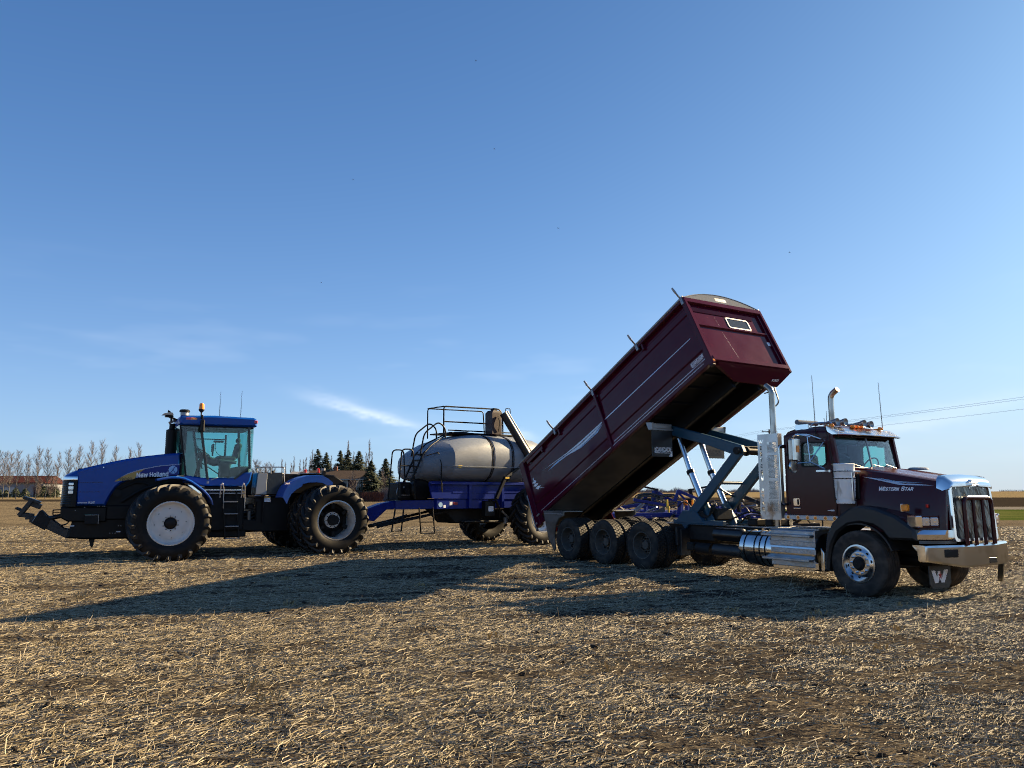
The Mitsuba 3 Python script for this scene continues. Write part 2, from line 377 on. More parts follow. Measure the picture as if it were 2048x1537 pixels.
class Thing:
    def __init__(s, name, label, category, M=None, group=None):
        key, i = name, 0
        while key in TAKEN:
            i += 1; key = f'{name}_{i:03d}'
        TAKEN.add(key)
        s.key, s.M = key, np.eye(4) if M is None else M
        labels[key] = {'label': label, 'category': category}
        if group:
            labels[key]['group'] = group

    def key_for(s, part, parent=None):
        base = (parent or s.key) + '__' + part
        key, i = base, 0
        while key in scene or key in TAKEN:
            i += 1; key = f'{base}_{i:03d}'
        TAKEN.add(key)
        return key

    def add(s, part, mesh, mat, smooth=35, parent=None, label=None, M=None, kind=None, color=None):
        key = s.key_for(part, parent) if part else s.key
        m = cat(mesh) if isinstance(mesh, list) else mesh.copy()
        m.apply_transform(s.M if M is None else s.M @ M)
        scene[key] = mikit.ply(m, 'mat_' + mat, smooth=smooth, color=color)
        if label or kind:
            labels[key] = {k: v for k, v in (('label', label), ('kind', kind)) if v}
        return key

    def put(s, part, shape, M, parent=None, label=None):
        """an already written ply dict under another transform"""
        key = s.key_for(part, parent)
        scene[key] = {**shape, 'to_world': T4(s.M @ M)}
        if label:
            labels[key] = {'label': label}
        return key

    def empty(s, part, parent=None, label=None):
        key = s.key_for(part, parent)
        if label:
            labels[key] = {'label': label}
        return key


TAKEN = set()


def frame(x, y, deg, z=0.0):
    a = math.radians(deg)
    return mat4([math.cos(a), math.sin(a), 0], [-math.sin(a), math.cos(a), 0], [0, 0, 1], [x, y, z])


def tr(x, y, z, flip=False, ang=0.0, steer=0.0):
    m = np.eye(4); m[:3, 3] = (x, y, z)
    c, s_ = math.cos(steer), math.sin(steer)
    m = m @ np.array([[c, -s_, 0, 0], [s_, c, 0, 0], [0, 0, 1, 0], [0, 0, 0, 1.0]])
    if flip:
        m = m @ np.diag([-1.0, -1.0, 1.0, 1.0])
    return m @ trimesh.transformations.rotation_matrix(ang, [0, 1, 0])


def shape(mesh, mat, smooth=35):
    return mikit.ply(cat(mesh) if isinstance(mesh, list) else mesh, 'mat_' + mat, smooth=smooth)


def structure(name, mesh, mat, smooth=False, kind='structure', label=None, cat_=None, color=None):
    scene[name] = mikit.ply(mesh, 'mat_' + mat, smooth=smooth, color=color)
    TAKEN.add(name)
    labels[name] = {'kind': kind}
    if label:
        labels[name].update(label=label, category=cat_)


# ---------------------------------------------------------------- wheels (axis along y, outer face towards -y)
def ring(k, r, y, rot=0.0):
    a = np.arange(k) * 2 * np.pi / k + rot
    return [(r * math.cos(t), y, r * math.sin(t)) for t in a]


def studs(k, r, y0, y1, rad, rot=0.0, n=6):
    return [cyl((x, y0, z), (x, y1, z), rad, n) for x, _, z in ring(k, r, 0, rot)]


def tyre_profile(R, rim, w, sh=0.06, bulge=0.0):
    """(radius, y) from the outer bead over the tread to the inner bead"""
    h = w / 2
    return [(rim, -h * 0.80), (rim + 0.02, -h * 0.90), (rim + 0.35 * (R - rim), -h * (1.0 + bulge)), (rim + 0.6 * (R - rim), -h * (1.0 + bulge)),
            (R - sh * 0.9, -h * 0.97), (R - sh * 0.35, -h * 0.90), (R - sh * 0.08, -h * 0.78), (R, -h * 0.55), (R, h * 0.55), (R - sh * 0.08, h * 0.78),
            (R - sh * 0.35, h * 0.90), (R - sh * 0.9, h * 0.97), (rim + 0.6 * (R - rim), h), (rim + 0.35 * (R - rim), h), (rim + 0.02, h * 0.9), (rim, h * 0.8)]


def block_tread(R, w, N, rows, t=0.016):
    ms = []
    b0 = box(-0.5, 0.5, -0.5, 0.5, 0, 1, 0.06)
    for r in range(rows):
        y = (r + 0.5) / rows * w * 0.92 - w * 0.46
        for k in range(N):
            a = (k + 0.5 * (r % 2)) * 2 * math.pi / N
            m = b0.copy()
            m.vertices = m.vertices * [2 * math.pi * R / N * 0.72, w / rows * 0.74, t] + [0, y, R - 0.004]
            ms.append(rotm(m, a, [0, 1, 0]))
    return cat(ms)


def drive_wheel():
    R, rim, w = 0.505, 0.285, 0.27
    ty = lathe(tyre_profile(R, rim, w, 0.05), 48)
    tread = block_tread(R, w, 44, 4)
    h = w / 2
    rim_m = lathe([(rim + 0.012, -h * 0.86), (rim + 0.012, -h * 0.92), (rim - 0.008, -h * 0.92), (rim - 0.022, -h * 0.55), (rim - 0.03, h * 0.1), (rim - 0.05, h * 0.35),
                   (0.22, h * 0.55), (0.175, h * 0.30), (0.165, h * 0.28), (0.11, h * 0.28)], 40)
    hub = lathe([(0.001, -h * 0.25), (0.085, -h * 0.25), (0.095, -h * 0.18), (0.10, h * 0.28), (0.125, h * 0.30)], 24)
    nuts = cat(studs(10, 0.142, h * 0.30, h * 0.02, 0.018))
    holes = cat([lathe([(0.001, 0.0), (0.028, 0.0), (0.030, 0.012)], 12, o=(x, h * 0.36, z)) for x, _, z in ring(5, 0.200, 0, 0.3)])
    return dict(tyre=shape(ty, 'rubber_dusty', 40), tread=shape(tread, 'lug', False), rim=shape(rim_m, 'rim_steel', 40), hub=shape(hub, 'rim_steel', 40), wheel_nuts=shape(nuts, 'dark', 40), hand_holes=shape(holes, 'black', 40))


def steer_wheel():
    R, rim, w = 0.525, 0.285, 0.36
    h = w / 2
    ty = lathe([(rim, -h * 0.82), (rim + 0.02, -h * 0.92), (rim + 0.09, -h), (rim + 0.16, -h), (R - 0.035, -h * 0.95), (R - 0.008, -h * 0.86)] +
               [q for c in (-0.52, -0.17, 0.17, 0.52) for q in ((R, (c - 0.10) * h), (R - 0.016, (c - 0.04) * h), (R - 0.016, (c + 0.04) * h), (R, (c + 0.10) * h))] +
               [(R - 0.008, h * 0.86), (R - 0.035, h * 0.95), (rim + 0.16, h), (rim + 0.09, h), (rim, h * 0.8)], 64)
    disc = lathe([(rim + 0.018, -h * 0.88), (rim + 0.018, -h * 0.96), (rim - 0.005, -h * 0.97), (rim - 0.016, -h * 0.80), (rim - 0.030, -h * 0.62), (0.235, -h * 0.66), (0.19, -h * 0.80), (0.185, -h * 0.81), (0.115, -h * 0.81), (0.11, -h * 0.7)], 56)
    nuts = cat(studs(10, 0.150, -h * 0.80, -h * 1.02, 0.016))
    holes = cat([lathe([(0.001, 0.0), (0.0215, 0.0), (0.024, 0.004)], 12, o=(x, -h * 0.735 - 0.004, z)) for x, _, z in ring(10, 0.212, 0, 0.31)])
    hub = lathe([(0.001, -h * 1.16), (0.075, -h * 1.16), (0.085, -h * 1.10), (0.088, -h * 0.85), (0.108, -h * 0.82)], 24)
    return dict(tyre=shape(ty, 'rubber_brown', 40), rim=shape(disc, 'rim_alu', 40), hub=shape(hub, 'dark', 40), wheel_nuts=shape(nuts, 'chrome', 40), hand_holes=shape(holes, 'black', 40))


def lug_tread(R, w, N, height=0.05, width=0.075, sh=0.07, wrap=0.05):
    """chevron bars of a tractor tyre, wrapping over the shoulder"""
    ms = []
    h = w / 2
    for side in (-1, 1):
        for k in range(N):
            a0 = (k + (0.5 if side > 0 else 0)) * 2 * math.pi / N
            path = []
            for t in np.linspace(0, 1, 6):
                y = side * h * (0.02 + 0.94 * t)
                ang = a0 + t ** 0.85 * 0.36
                r = R - sh * max(0, (t - 0.62) / 0.38) ** 2 * 0.9
                path.append((r, y, ang))
            path.append((R - sh - wrap, side * h * 0.97, a0 + 0.38))
            P = np.array([[r * math.cos(a), y, r * math.sin(a)] for r, y, a in path])
            nr = np.array([[math.cos(a), 0, math.sin(a)] for r, y, a in path])
            nr[-1] = nr[-1] * 0.3 + [0, side * 0.95, 0]; nr[-2] = nr[-2] * 0.8 + [0, side * 0.5, 0]
            tg = np.gradient(P, axis=0); tg /= np.linalg.norm(tg, axis=1, keepdims=True)
            nr = nr - tg * (nr * tg).sum(1, keepdims=True); nr /= np.linalg.norm(nr, axis=1, keepdims=True)
            s = np.cross(nr, tg)
            hh = height * np.array([1, 1, 1, 1, 1, 0.85, 0.15])[:, None]
            ww = width * np.array([0.9, 0.9, 0.95, 1.0, 1.1, 1.25, 1.2])[:, None] / 2
            rings = np.stack([P - s * ww * 1.15 - nr * 0.01, P - s * ww * 0.85 + nr * hh, P + s * ww * 0.85 + nr * hh, P + s * ww * 1.15 - nr * 0.01], 1)
            ms.append(loft(list(rings)))
    return cat(ms)


def tractor_wheel(R, rim, w, outer, lugs=21, seed=0):
    """outer: 'dish' = shallow white disc near the face, 'deep' = dual rim with the disc far inside"""
    ty = lathe(tyre_profile(R - 0.045, rim, w, 0.10, 0.02), 64)
    tread = lug_tread(R - 0.045, w, lugs)
    h = w / 2
    d = dict(tyre=shape(ty, 'rubber', 40), tread=shape(tread, 'lug', 30))
    if outer == 'dish':
        disc = lathe([(rim + 0.02, -h * 0.80), (rim + 0.022, -h * 0.90), (rim - 0.004, -h * 0.92), (rim - 0.02, -h * 0.72), (rim - 0.045, -h * 0.60), (rim - 0.07, -h * 0.58), (0.40, -h * 0.54), (0.33, -h * 0.60), (0.20, -h * 0.60), (0.15, -h * 0.58), (0.14, -h * 0.3)], 64)
        d['rim'] = shape(disc, 'rim_white', 40)
        d['hub'] = shape([lathe([(0.001, -h * 0.72), (0.10, -h * 0.72), (0.125, -h * 0.66), (0.138, -h * 0.55)], 24)], 'black', 40)
        d['wheel_bolts'] = shape(studs(10, 0.175, -h * 0.58, -h * 0.66, 0.014) + studs(8, 0.355, -h * 0.56, -h * 0.60, 0.013, 0.2), 'dark', 40)
    else:
        barrel = lathe([(rim + 0.02, -h * 0.80), (rim + 0.022, -h * 0.90), (rim - 0.006, -h * 0.92), (rim - 0.02, -h * 0.75), (rim - 0.055, -h * 0.55), (rim - 0.06, h * 0.2), (rim - 0.045, h * 0.3), (rim - 0.06, h * 0.55)], 64)
        d['rim'] = shape(barrel, 'rim_grey', 40)
        spider = lathe([(rim - 0.06, h * 0.50), (0.36, h * 0.50), (0.26, h * 0.20), (0.20, h * 0.18), (0.14, h * 0.18), (0.13, h * 0.5)], 48)
        d['wheel_disc'] = shape([spider] + [box(-0.05, 0.05, -h * 0.1, h * 0.45, 0.30, 0.455, 0.01).apply_transform(trimesh.transformations.rotation_matrix(a, [0, 1, 0])) for a in np.arange(6) * math.pi / 3], 'black', 40)
        d['hub'] = shape([lathe([(0.001, -h * 0.02), (0.12, -h * 0.02), (0.14, h * 0.05), (0.15, h * 0.3)], 24)], 'black', 40)
        d['hub_ring'] = shape([lathe([(0.15, h * 0.10), (0.21, h * 0.10), (0.22, h * 0.17), (0.15, h * 0.17)], 32)], 'rim_white', 40)
        d['wheel_bolts'] = shape(studs(10, 0.18, h * 0.12, h * 0.02, 0.014), 'dark', 40)
    return d


def put_wheel(thing, wheel, M, name='wheel', label=None, parent=None):
    k = thing.empty(name, label=label)
    for part, sh in wheel.items():
        thing.put(part, sh, M, parent=k)
    return k


# ================================================================ the grain truck
TRUCK = frame(2.415, 20.0, -58.29)
tk = Thing('grain_truck', 'maroon tri-axle grain truck with its long grain box tipped up high', 'truck', TRUCK)
A = tk.add
DW, SW = drive_wheel(), steer_wheel()
for i, x in enumerate((0.0, 1.37, 2.74)):
    for sgn in (-1, 1):
        for off in (1.075, 0.755):
            put_wheel(tk, DW, tr(x, sgn * off, 0.495, sgn > 0, ang=0.37 * i + off) if off > 1 else tr(x, sgn * off, 0.495, sgn < 0, ang=0.7 * i + off))
for sgn in (-1, 1):
    put_wheel(tk, SW, tr(7.95, sgn * 1.01, 0.495, sgn > 0, ang=0.1, steer=-0.05), 'front_wheel')
# chassis
for y in (-0.43, 0.43):
    A('frame_rail', [box(-1.0, 8.9, y - 0.035, y + 0.035, 0.64, 0.93, 0.006), box(-1.0, 8.9, y - 0.045, y + 0.045, 0.925, 0.945, 0.004)], 'dark')
    A('frame_strip', box(2.7, 6.6, y - 0.04, y + 0.04, 0.949, 0.975, 0.006), 'steel')
A('crossmembers', [box(x, x + 0.12, -0.39, 0.39, 0.68, 0.90) for x in (-0.9, 0.6, 2.0, 3.2, 4.4, 5.6, 6.8)], 'dark')
for x in (0, 1.37, 2.74):
    A('drive_axle', [cyl((x, -1.0, 0.495), (x, 1.0, 0.495), 0.10), lathe([(0.02, -0.24), (0.17, -0.17), (0.22, 0), (0.17, 0.17), (0.02, 0.24)], 20, 'y', (x, 0, 0.49)), box(x - 0.10, x + 0.10, -0.62, -0.40, 0.40, 0.66), box(x - 0.10, x + 0.10, 0.40, 0.62, 0.40, 0.66)], 'dark')
A('drive_shaft', cyl((0, 0, 0.55), (6.6, 0, 0.66), 0.06), 'dark')
A('front_axle', [cyl((7.95, -0.9, 0.44), (7.95, 0.9, 0.44), 0.075), box(7.85, 8.05, -0.7, 0.7, 0.38, 0.50), beam((7.2, -0.43, 0.58), (8.7, -0.43, 0.56), 0.09, 0.07), beam((7.2, 0.43, 0.58), (8.7, 0.43, 0.56), 0.09, 0.07), box(7.6, 8.7, -0.33, 0.33, 0.45, 1.2, 0.05)], 'dark')
A('spring_hanger', [box(3.32, 3.46, -0.72, -0.45, 0.30, 0.86), box(3.36, 3.42, -0.80, -0.70, 0.52, 0.90)], 'fender_black')
A('spring_hanger', box(3.32, 3.46, 0.45, 0.72, 0.30, 0.86), 'fender_black')
# tanks along the near side
A('air_tank', [lathe([(0.001, 4.50), (0.09, 4.505), (0.135, 4.55), (0.135, 5.22), (0.09, 5.265), (0.001, 5.27)], 24, 'x', (0, -0.78, 0.80)), lathe([(0.14, 4.72), (0.14, 4.75)], 24, 'x', (0, -0.78, 0.80))], 'black_gloss')
A('air_tank', lathe([(0.001, 4.47), (0.08, 4.475), (0.125, 4.52), (0.125, 5.24), (0.08, 5.285), (0.001, 5.29)], 24, 'x', (0, -0.80, 0.49)), 'fender_black')
A('tank_sticker', box(4.42, 4.52, -0.62, -0.60, 0.80, 0.92, 0.002), 'white')
A('hydraulic_pump', [box(3.62, 3.82, -0.75, -0.5, 0.42, 0.60, 0.03), cyl((3.9, -0.66, 0.48), (4.3, -0.66, 0.48), 0.12)], 'dark')
ft = A('fuel_tank', lathe([(0.001, 5.42), (0.29, 5.425), (0.325, 5.45), (0.325, 7.10), (0.29, 7.125), (0.001, 7.13)], 40, 'x', (0, -0.83, 0.60)), 'polished')
for x in (5.56, 5.80, 5.92, 6.05):
    A('tank_strap', lathe([(0.327, x - 0.015), (0.332, x - 0.012), (0.332, x + 0.012), (0.327, x + 0.015)], 40, 'x', (0, -0.83, 0.60)), 'black', parent=ft)
A('tank_cap', cyl((5.75, -0.80, 0.90), (5.75, -0.80, 0.965), 0.045), 'chrome', parent=ft)
A('tank_strip', box(5.43, 6.1, -1.157, -1.150, 0.585, 0.625, 0.002), 'stack', parent=ft)
# step box with treads
st = A('step_box', [pprism([(6.16, 0.34), (7.10, 0.34), (7.10, 0.98), (6.16, 0.98)], -1.13, -0.62, 0.02)], 'aluminium')
A('step_tread', beam((6.05, -1.17, 0.885), (7.09, -1.17, 0.885), 0.16, 0.045), 'aluminium', parent=st)
A('step_tread', beam((6.08, -1.19, 0.475), (7.07, -1.19, 0.475), 0.17, 0.045), 'aluminium', parent=st)
for z0, z1, x0 in ((0.70, 0.785, 6.17), (0.575, 0.665, 6.19)):
    A('tread_plate', [box(x0, 7.13, -1.155, -1.13, z0, z1, 0.004)] + [box(x0 + 0.02 + 0.03 * k, x0 + 0.035 + 0.03 * k, -1.160, -1.154, z0 + 0.012, z1 - 0.012, 0.002) for k in range(30)], 'aluminium', parent=st)
A('lower_skirt', [pprism([(6.2, 0.29), (6.98, 0.29), (7.14, 0.33), (7.14, 0.44), (6.2, 0.44)], -1.12, -1.09, 0.006)], 'polished', parent=st)
A('deck_plate', [box(5.95, 7.15, -1.06, -0.50, 0.985, 1.0, 0.003)] + [box(6.0 + 0.05 * k, 6.02 + 0.05 * k, -1.03, -0.55, 0.999, 1.006, 0.002) for k in range(22)], 'aluminium', parent=st)
A('battery_box', box(5.3, 7.1, 0.5, 1.1, 0.35, 0.95, 0.02), 'aluminium')
A('deck_junk', [box(4.9, 5.15, -0.3, 0.0, 0.97, 1.12, 0.03), box(5.3, 5.5, -0.25, 0.3, 0.97, 1.18, 0.03), tube(rnd([(4.2, -0.2, 1.0), (4.6, 0.1, 1.25), (5.2, -0.1, 1.2), (5.9, 0.2, 1.3)], 0.2), 0.018), tube(rnd([(4.3, 0.2, 1.0), (4.9, -0.25, 1.2), (5.6, 0.1, 1.15), (5.95, -0.2, 1.45)], 0.2), 0.015), cyl((5.0, 0.2, 1.05), (5.5, 0.3, 1.05), 0.08)], 'dark')
# front fender: wheel arch with flare
def arch(cx, cz, r0, r1, a0, a1, k=18):
    an = np.radians(np.linspace(a0, a1, k))
    return [(cx + r1 * math.cos(t), cz + r1 * math.sin(t)) for t in an] + [(cx + r0 * math.cos(t), cz + r0 * math.sin(t)) for t in an[::-1]]
outer = [(7.30, 0.33), (7.33, 0.62), (7.38, 0.92), (7.50, 1.13), (7.67, 1.27), (7.84, 1.38), (8.02, 1.42), (8.30, 1.385), (8.62, 1.27), (8.84, 1.13), (8.93, 1.07), (8.93, 0.91), (8.50, 0.905)]
inner_ = [(8.40, 1.03), (8.25, 1.115), (8.02, 1.15), (7.80, 1.11), (7.60, 0.98), (7.48, 0.78), (7.42, 0.55), (7.39, 0.33)]
for s in (-1, 1):
    m = cat([pprism(outer + inner_, -1.20, -0.72, 0.035), pprism(arch(7.95, 0.52, 0.60, 0.625, 20, 172), -1.17, -0.55, 0.0)])
    A('fender', m if s < 0 else mirror(m), 'fender_black', 40)
    e = pprism([(7.24, 0.32), (7.30, 0.32), (7.31, 0.62), (7.25, 0.70)], -1.18, -0.80, 0.01)
    A('fender_edge', e if s < 0 else mirror(e), 'polished')
# hood: lofted sections across the truck, narrowing to the front
def hood_ring(x, hw_low, hw_hi, zlow, zside, ztop, crown):
    half = [(-hw_low, zlow), (-hw_low * 0.995, zlow + 0.45 * (zside - zlow)), (-hw_hi, zside), (-hw_hi + 0.015, zside + 0.045), (-hw_hi + 0.06, ztop - 0.012), (-hw_hi + 0.13, ztop), (-hw_hi + 0.22, ztop - 0.035), (-0.20, ztop + crown - 0.02), (0, ztop + crown)]
    full = half + [(-y, z) for y, z in half[-2::-1]]
    return np.array([[x, y, z] for y, z in full])
hoodM = loft([hood_ring(7.62, 0.93, 0.86, 1.35, 1.98, 2.06, 0.03), hood_ring(7.9, 0.92, 0.83, 1.33, 1.95, 2.03, 0.025), hood_ring(8.3, 0.88, 0.77, 1.20, 1.89, 1.965, 0.02), hood_ring(8.7, 0.83, 0.71, 0.95, 1.82, 1.895, 0.02), hood_ring(9.02, 0.78, 0.66, 0.88, 1.76, 1.835, 0.02), hood_ring(9.14, 0.70, 0.63, 0.88, 1.70, 1.76, 0.015)])
A('hood', hoodM, 'maroon', 28)
A('cowl', [pprism([(7.44, 1.2), (7.64, 1.2), (7.64, 2.03), (7.44, 2.07)], -0.88, 0.88, 0.03)], 'maroon')
A('hood_vent', lathe([(0.001, 0.04), (0.13, 0.04), (0.165, 0.02), (0.17, 0.0)], 28, 'z', (8.05, 0.52, 2.025)), 'steel')
A('cowl_panel', [pprism([(7.50, 1.22), (7.82, 1.22), (7.82, 1.50), (7.50, 1.50)], -0.95, -0.86, 0.01)], 'maroon_dark')
A('hood_side_vent', [box(7.70, 7.88, -0.955, -0.90, 1.52, 1.94, 0.01)] + [beam((7.72, -0.96, 1.55 + 0.045 * k), (7.87, -0.965, 1.57 + 0.045 * k), 0.012, 0.02) for k in range(8)], 'black')
# nose: chrome crown, surround, screened grille
def crown_ring(x, hw, z0, z1):
    return np.array([[x, -hw, z0], [x, -hw + 0.02, z1 - 0.06], [x, -hw + 0.09, z1], [x, 0, z1 + 0.02], [x, hw - 0.09, z1], [x, hw - 0.02, z1 - 0.06], [x, hw, z0], [x, hw - 0.05, z0 + 0.02], [x, hw - 0.11, z1 - 0.05], [x, 0, z1 - 0.03], [x, -hw + 0.11, z1 - 0.05], [x, -hw + 0.05, z0 + 0.02]])
A('hood_crown', loft([crown_ring(9.02, 0.685, 1.70, 1.90), crown_ring(9.10, 0.665, 1.66, 1.885), crown_ring(9.185, 0.625, 1.69, 1.805), crown_ring(9.205, 0.60, 1.72, 1.775)]), 'chrome', 40)
gp = lambda x, z0, z1, w0, w1: [(x, -w0, z0), (x, w0, z0), (x, w1, z1), (x, -w1, z1)]
def gframe(w0, w1, z0, z1):
    r = 0.06
    return Polygon([(-w0 + r, z0 + r), (w0 - r, z0 + r), (w1 - r, z1 - r), (-w1 + r, z1 - r)]).buffer(r, quad_segs=4)
fr_poly = gframe(0.63, 0.60, 0.89, 1.77).difference(gframe(0.575, 0.545, 0.93, 1.725))
def yz(mesh, x, tilt=0.0, zref=0.9):
    m = mesh.copy(); v = m.vertices.copy()
    m.vertices = np.stack([x + v[:, 2] - tilt * (v[:, 1] - zref), v[:, 0], v[:, 1]], 1); return m
A('grille_surround', yz(flat(fr_poly, 0.05), 9.175, 0.06), 'chrome', 40)
A('grille_screen', yz(flat(gframe(0.58, 0.55, 0.925, 1.73), 0.02), 9.185, 0.06), 'screen_cover', label='dark wrinkled bug screen over the grille')
A('screen_snaps', [yz(flat(Point(y, z).buffer(0.010), 0.008), 9.206, 0.06) for y, z in ((-0.55, 1.4), (-0.56, 1.15), (0.54, 1.4), (0.55, 1.15), (-0.4, 1.70), (0, 1.705), (0.4, 1.70))], 'chrome')
A('hood_emblem', [box(9.14, 9.26, -0.10, 0.10, 1.735, 1.765, 0.01), box(9.20, 9.235, -0.14, 0.14, 1.775, 1.80, 0.008), box(9.08, 9.24, -0.07, 0.07, 1.795, 1.835, 0.012)], 'chrome')
A('emblem_inlay', [box(9.258, 9.264, -0.085, -0.035, 1.741, 1.760, 0.001), box(9.258, 9.264, -0.015, 0.03, 1.741, 1.760, 0.001), box(9.258, 9.264, 0.05, 0.085, 1.741, 1.760, 0.001)], 'decal_blue')
# grille guard
A('grille_guard', tube(rnd([(9.26, -0.37, 0.83), (9.25, -0.37, 1.545), (9.25, 0.43, 1.545), (9.26, 0.43, 0.83)], 0.10, 6), 0.032, 10), 'maroon', 60)
for y in (-0.10, 0.17):
    A('guard_bar', tube([(9.26, y, 0.83), (9.25, y, 1.53)], 0.026, 8), 'maroon', 60)
A('guard_cap', tube([(9.255, -0.26, 1.572), (9.255, 0.32, 1.572)], 0.012, 8), 'chrome', 60)
# bumper
bz0, bz1 = 0.50, 0.84
def bump_ring(y, x, z0, z1, d=0.10):
    return np.array([[x, y, z0], [x + 0.012, y, z0 + 0.03], [x + 0.012, y, z1 - 0.03], [x, y, z1], [x - d, y, z1], [x - d, y, z1 - 0.02], [x - 0.02, y, z1 - 0.04], [x - 0.02, y, z0 + 0.02]])
A('bumper', loft([bump_ring(y, x, z0, z1) for y, x, z0, z1 in ((-1.20, 8.98, 0.60, 0.845), (-1.195, 9.06, 0.60, 0.84), (-1.17, 9.085, 0.60, 0.84), (-0.50, 9.24, 0.505, 0.84), (-0.45, 9.25, 0.50, 0.84), (0.45, 9.25, 0.50, 0.84), (0.50, 9.24, 0.505, 0.84), (1.13, 9.09, 0.49, 0.84), (1.16, 9.06, 0.49, 0.84), (1.17, 8.98, 0.49, 0.84))]), 'polished', 20)
d1, s1_ = np.array([9.24 - 9.085, 0.67, 0]), None
for y0, y1, z0, z1, xx in ((-0.86, -0.60, 0.66, 0.78, None), (0.22, 0.44, 0.54, 0.62, 9.256)):
    if xx is None:
        P = lambda y: 9.085 + (y + 1.17) / 0.67 * 0.155 + 0.013
        q = loft([np.array([[P(y), y, z0], [P(y) + 0.004, y, z0 + 0.01], [P(y) + 0.004, y, z1 - 0.01], [P(y), y, z1]]) for y in (y0, y1)])
        A('fog_light_recess', q, 'black')
    else:
        A('tow_hook_recess', box(xx, xx + 0.01, y0, y1, z0, z1, 0.003), 'black')
A('bumper_ear', pprism([(8.90, 0.18), (8.98, 0.18), (9.03, 0.49), (8.93, 0.49)], 1.13, 1.16, 0.004), 'polished')
A('bumper_bracket', [box(8.7, 9.15, y - 0.05, y + 0.05, 0.56, 0.80) for y in (-0.43, 0.43)], 'dark')
A('corner_fairing', loft([np.array([[x, -hw, 0.925], [x, -hw, 1.00], [x, -hw + 0.05, 1.065], [x, -0.5, 1.065], [x, -0.5, 0.925]]) for x, hw in ((8.90, 1.16), (9.05, 1.02), (9.17, 0.80))]), 'chrome', 20)
A('corner_fairing', mirror(loft([np.array([[x, -hw, 0.925], [x, -hw, 1.00], [x, -hw + 0.05, 1.065], [x, -0.5, 1.065], [x, -0.5, 0.925]]) for x, hw in ((8.90, 1.16), (9.05, 1.02), (9.17, 0.80))])), 'chrome', 20)
A('under_fairing', [loft([np.array([[x, -hw, 0.86], [x, -hw, 0.905], [x, -0.5, 0.905], [x, -0.5, 0.86]]) for x, hw in ((8.93, 1.10), (9.17, 0.78))])], 'pale_metal')
# headlamps and signals sit on the fender front, which slants
for s in (-1, 1):
    f_ = (lambda m: m) if s < 0 else mirror
    def pod(x0, y0, x1, y1, z0, z1, d=0.06):
        p, q = np.array([x0, y0, (z0 + z1) / 2]), np.array([x1, y1, (z0 + z1) / 2])
        return beam(p, q, d, z1 - z0, (0, 0, 1), 0.012)
    h = A('headlight', f_(pod(8.865, -1.13, 9.00, -0.78, 1.10, 1.29, 0.22)), 'maroon')
    A('side_lens', f_(pod(8.885, -1.185, 8.925, -1.075, 1.11, 1.28, 0.20)), 'chrome', parent=h)
    for t0, t1 in ((0.22, 0.56), (0.60, 0.96)):
        p0, p1 = (np.array([8.865 + 0.135 * t + 0.93 * 0.095, -1.13 + 0.35 * t - 0.36 * 0.095]) for t in (t0, t1))
        A('lamp', f_(pod(p0[0], p0[1], p1[0], p1[1], 1.13, 1.255, 0.06)), 'lens', parent=h)
        A('lamp_eye', f_(pod(p0[0] * 0.65 + p1[0] * 0.35 + 0.022, p0[1] * 0.65 + p1[1] * 0.35 - 0.009, p0[0] * 0.35 + p1[0] * 0.65 + 0.022, p0[1] * 0.35 + p1[1] * 0.65 - 0.009, 1.165, 1.22, 0.03)), 'chrome', parent=h)
    A('turn_signal', f_(box(8.70, 8.80, -1.14, -1.06, 1.345, 1.45, 0.012)), 'amber')
    A('signal_bezel', f_(box(8.685, 8.735, -1.13, -1.055, 1.335, 1.458, 0.008)), 'chrome')
A('fender_top', [loft([np.array([[x, -hw, 1.02], [x, -hw, zt - 0.05], [x, -hw + 0.08, zt], [x, -0.6, zt + 0.03], [x, -0.6, 1.02]]) for x, hw, zt in ((8.15, 1.10, 1.40), (8.55, 1.12, 1.32), (8.88, 1.13, 1.22), (8.96, 0.98, 1.16), (9.02, 0.80, 1.12))])], 'maroon', 30)
A('fender_top', mirror(loft([np.array([[x, -hw, 1.02], [x, -hw, zt - 0.05], [x, -hw + 0.08, zt], [x, -0.6, zt + 0.03], [x, -0.6, 1.02]]) for x, hw, zt in ((8.15, 1.10, 1.40), (8.55, 1.12, 1.32), (8.88, 1.13, 1.22), (8.96, 0.98, 1.16), (9.02, 0.80, 1.12))])), 'maroon', 30)
A('side_marker', box(8.90, 8.94, -0.805, -0.79, 1.40, 1.45, 0.004), 'red_lens')
# hood lettering and swoosh: follow the slanting hood side
def hood_pt(x, z):
    hw = np.interp(x, [7.62, 7.9, 8.3, 8.7, 9.02], [0.93, 0.92, 0.88, 0.83, 0.78]); hh = np.interp(x, [7.62, 7.9, 8.3, 8.7, 9.02], [0.86, 0.83, 0.77, 0.71, 0.66])
    zl = np.interp(x, [7.62, 7.9, 8.3, 8.7, 9.02], [1.35, 1.33, 1.20, 0.95, 0.88]); zs = np.interp(x, [7.62, 7.9, 8.3, 8.7, 9.02], [1.98, 1.95, 1.89, 1.82, 1.76])
    zm = zl + 0.45 * (zs - zl)
    return -(hw * 0.995 + (hh - hw * 0.995) * np.clip((z - zm) / (zs - zm), 0, 1))
def on_hood(poly, depth=0.004):
    m = flat(poly, depth); m = m.subdivide_to_size(0.12)
    v = m.vertices; m.vertices = np.stack([v[:, 0], np.array([hood_pt(a, b) for a, b in v[:, :2]]) - 0.0015 - v[:, 2], v[:, 1]], 1)
    return m
from shapely import affinity
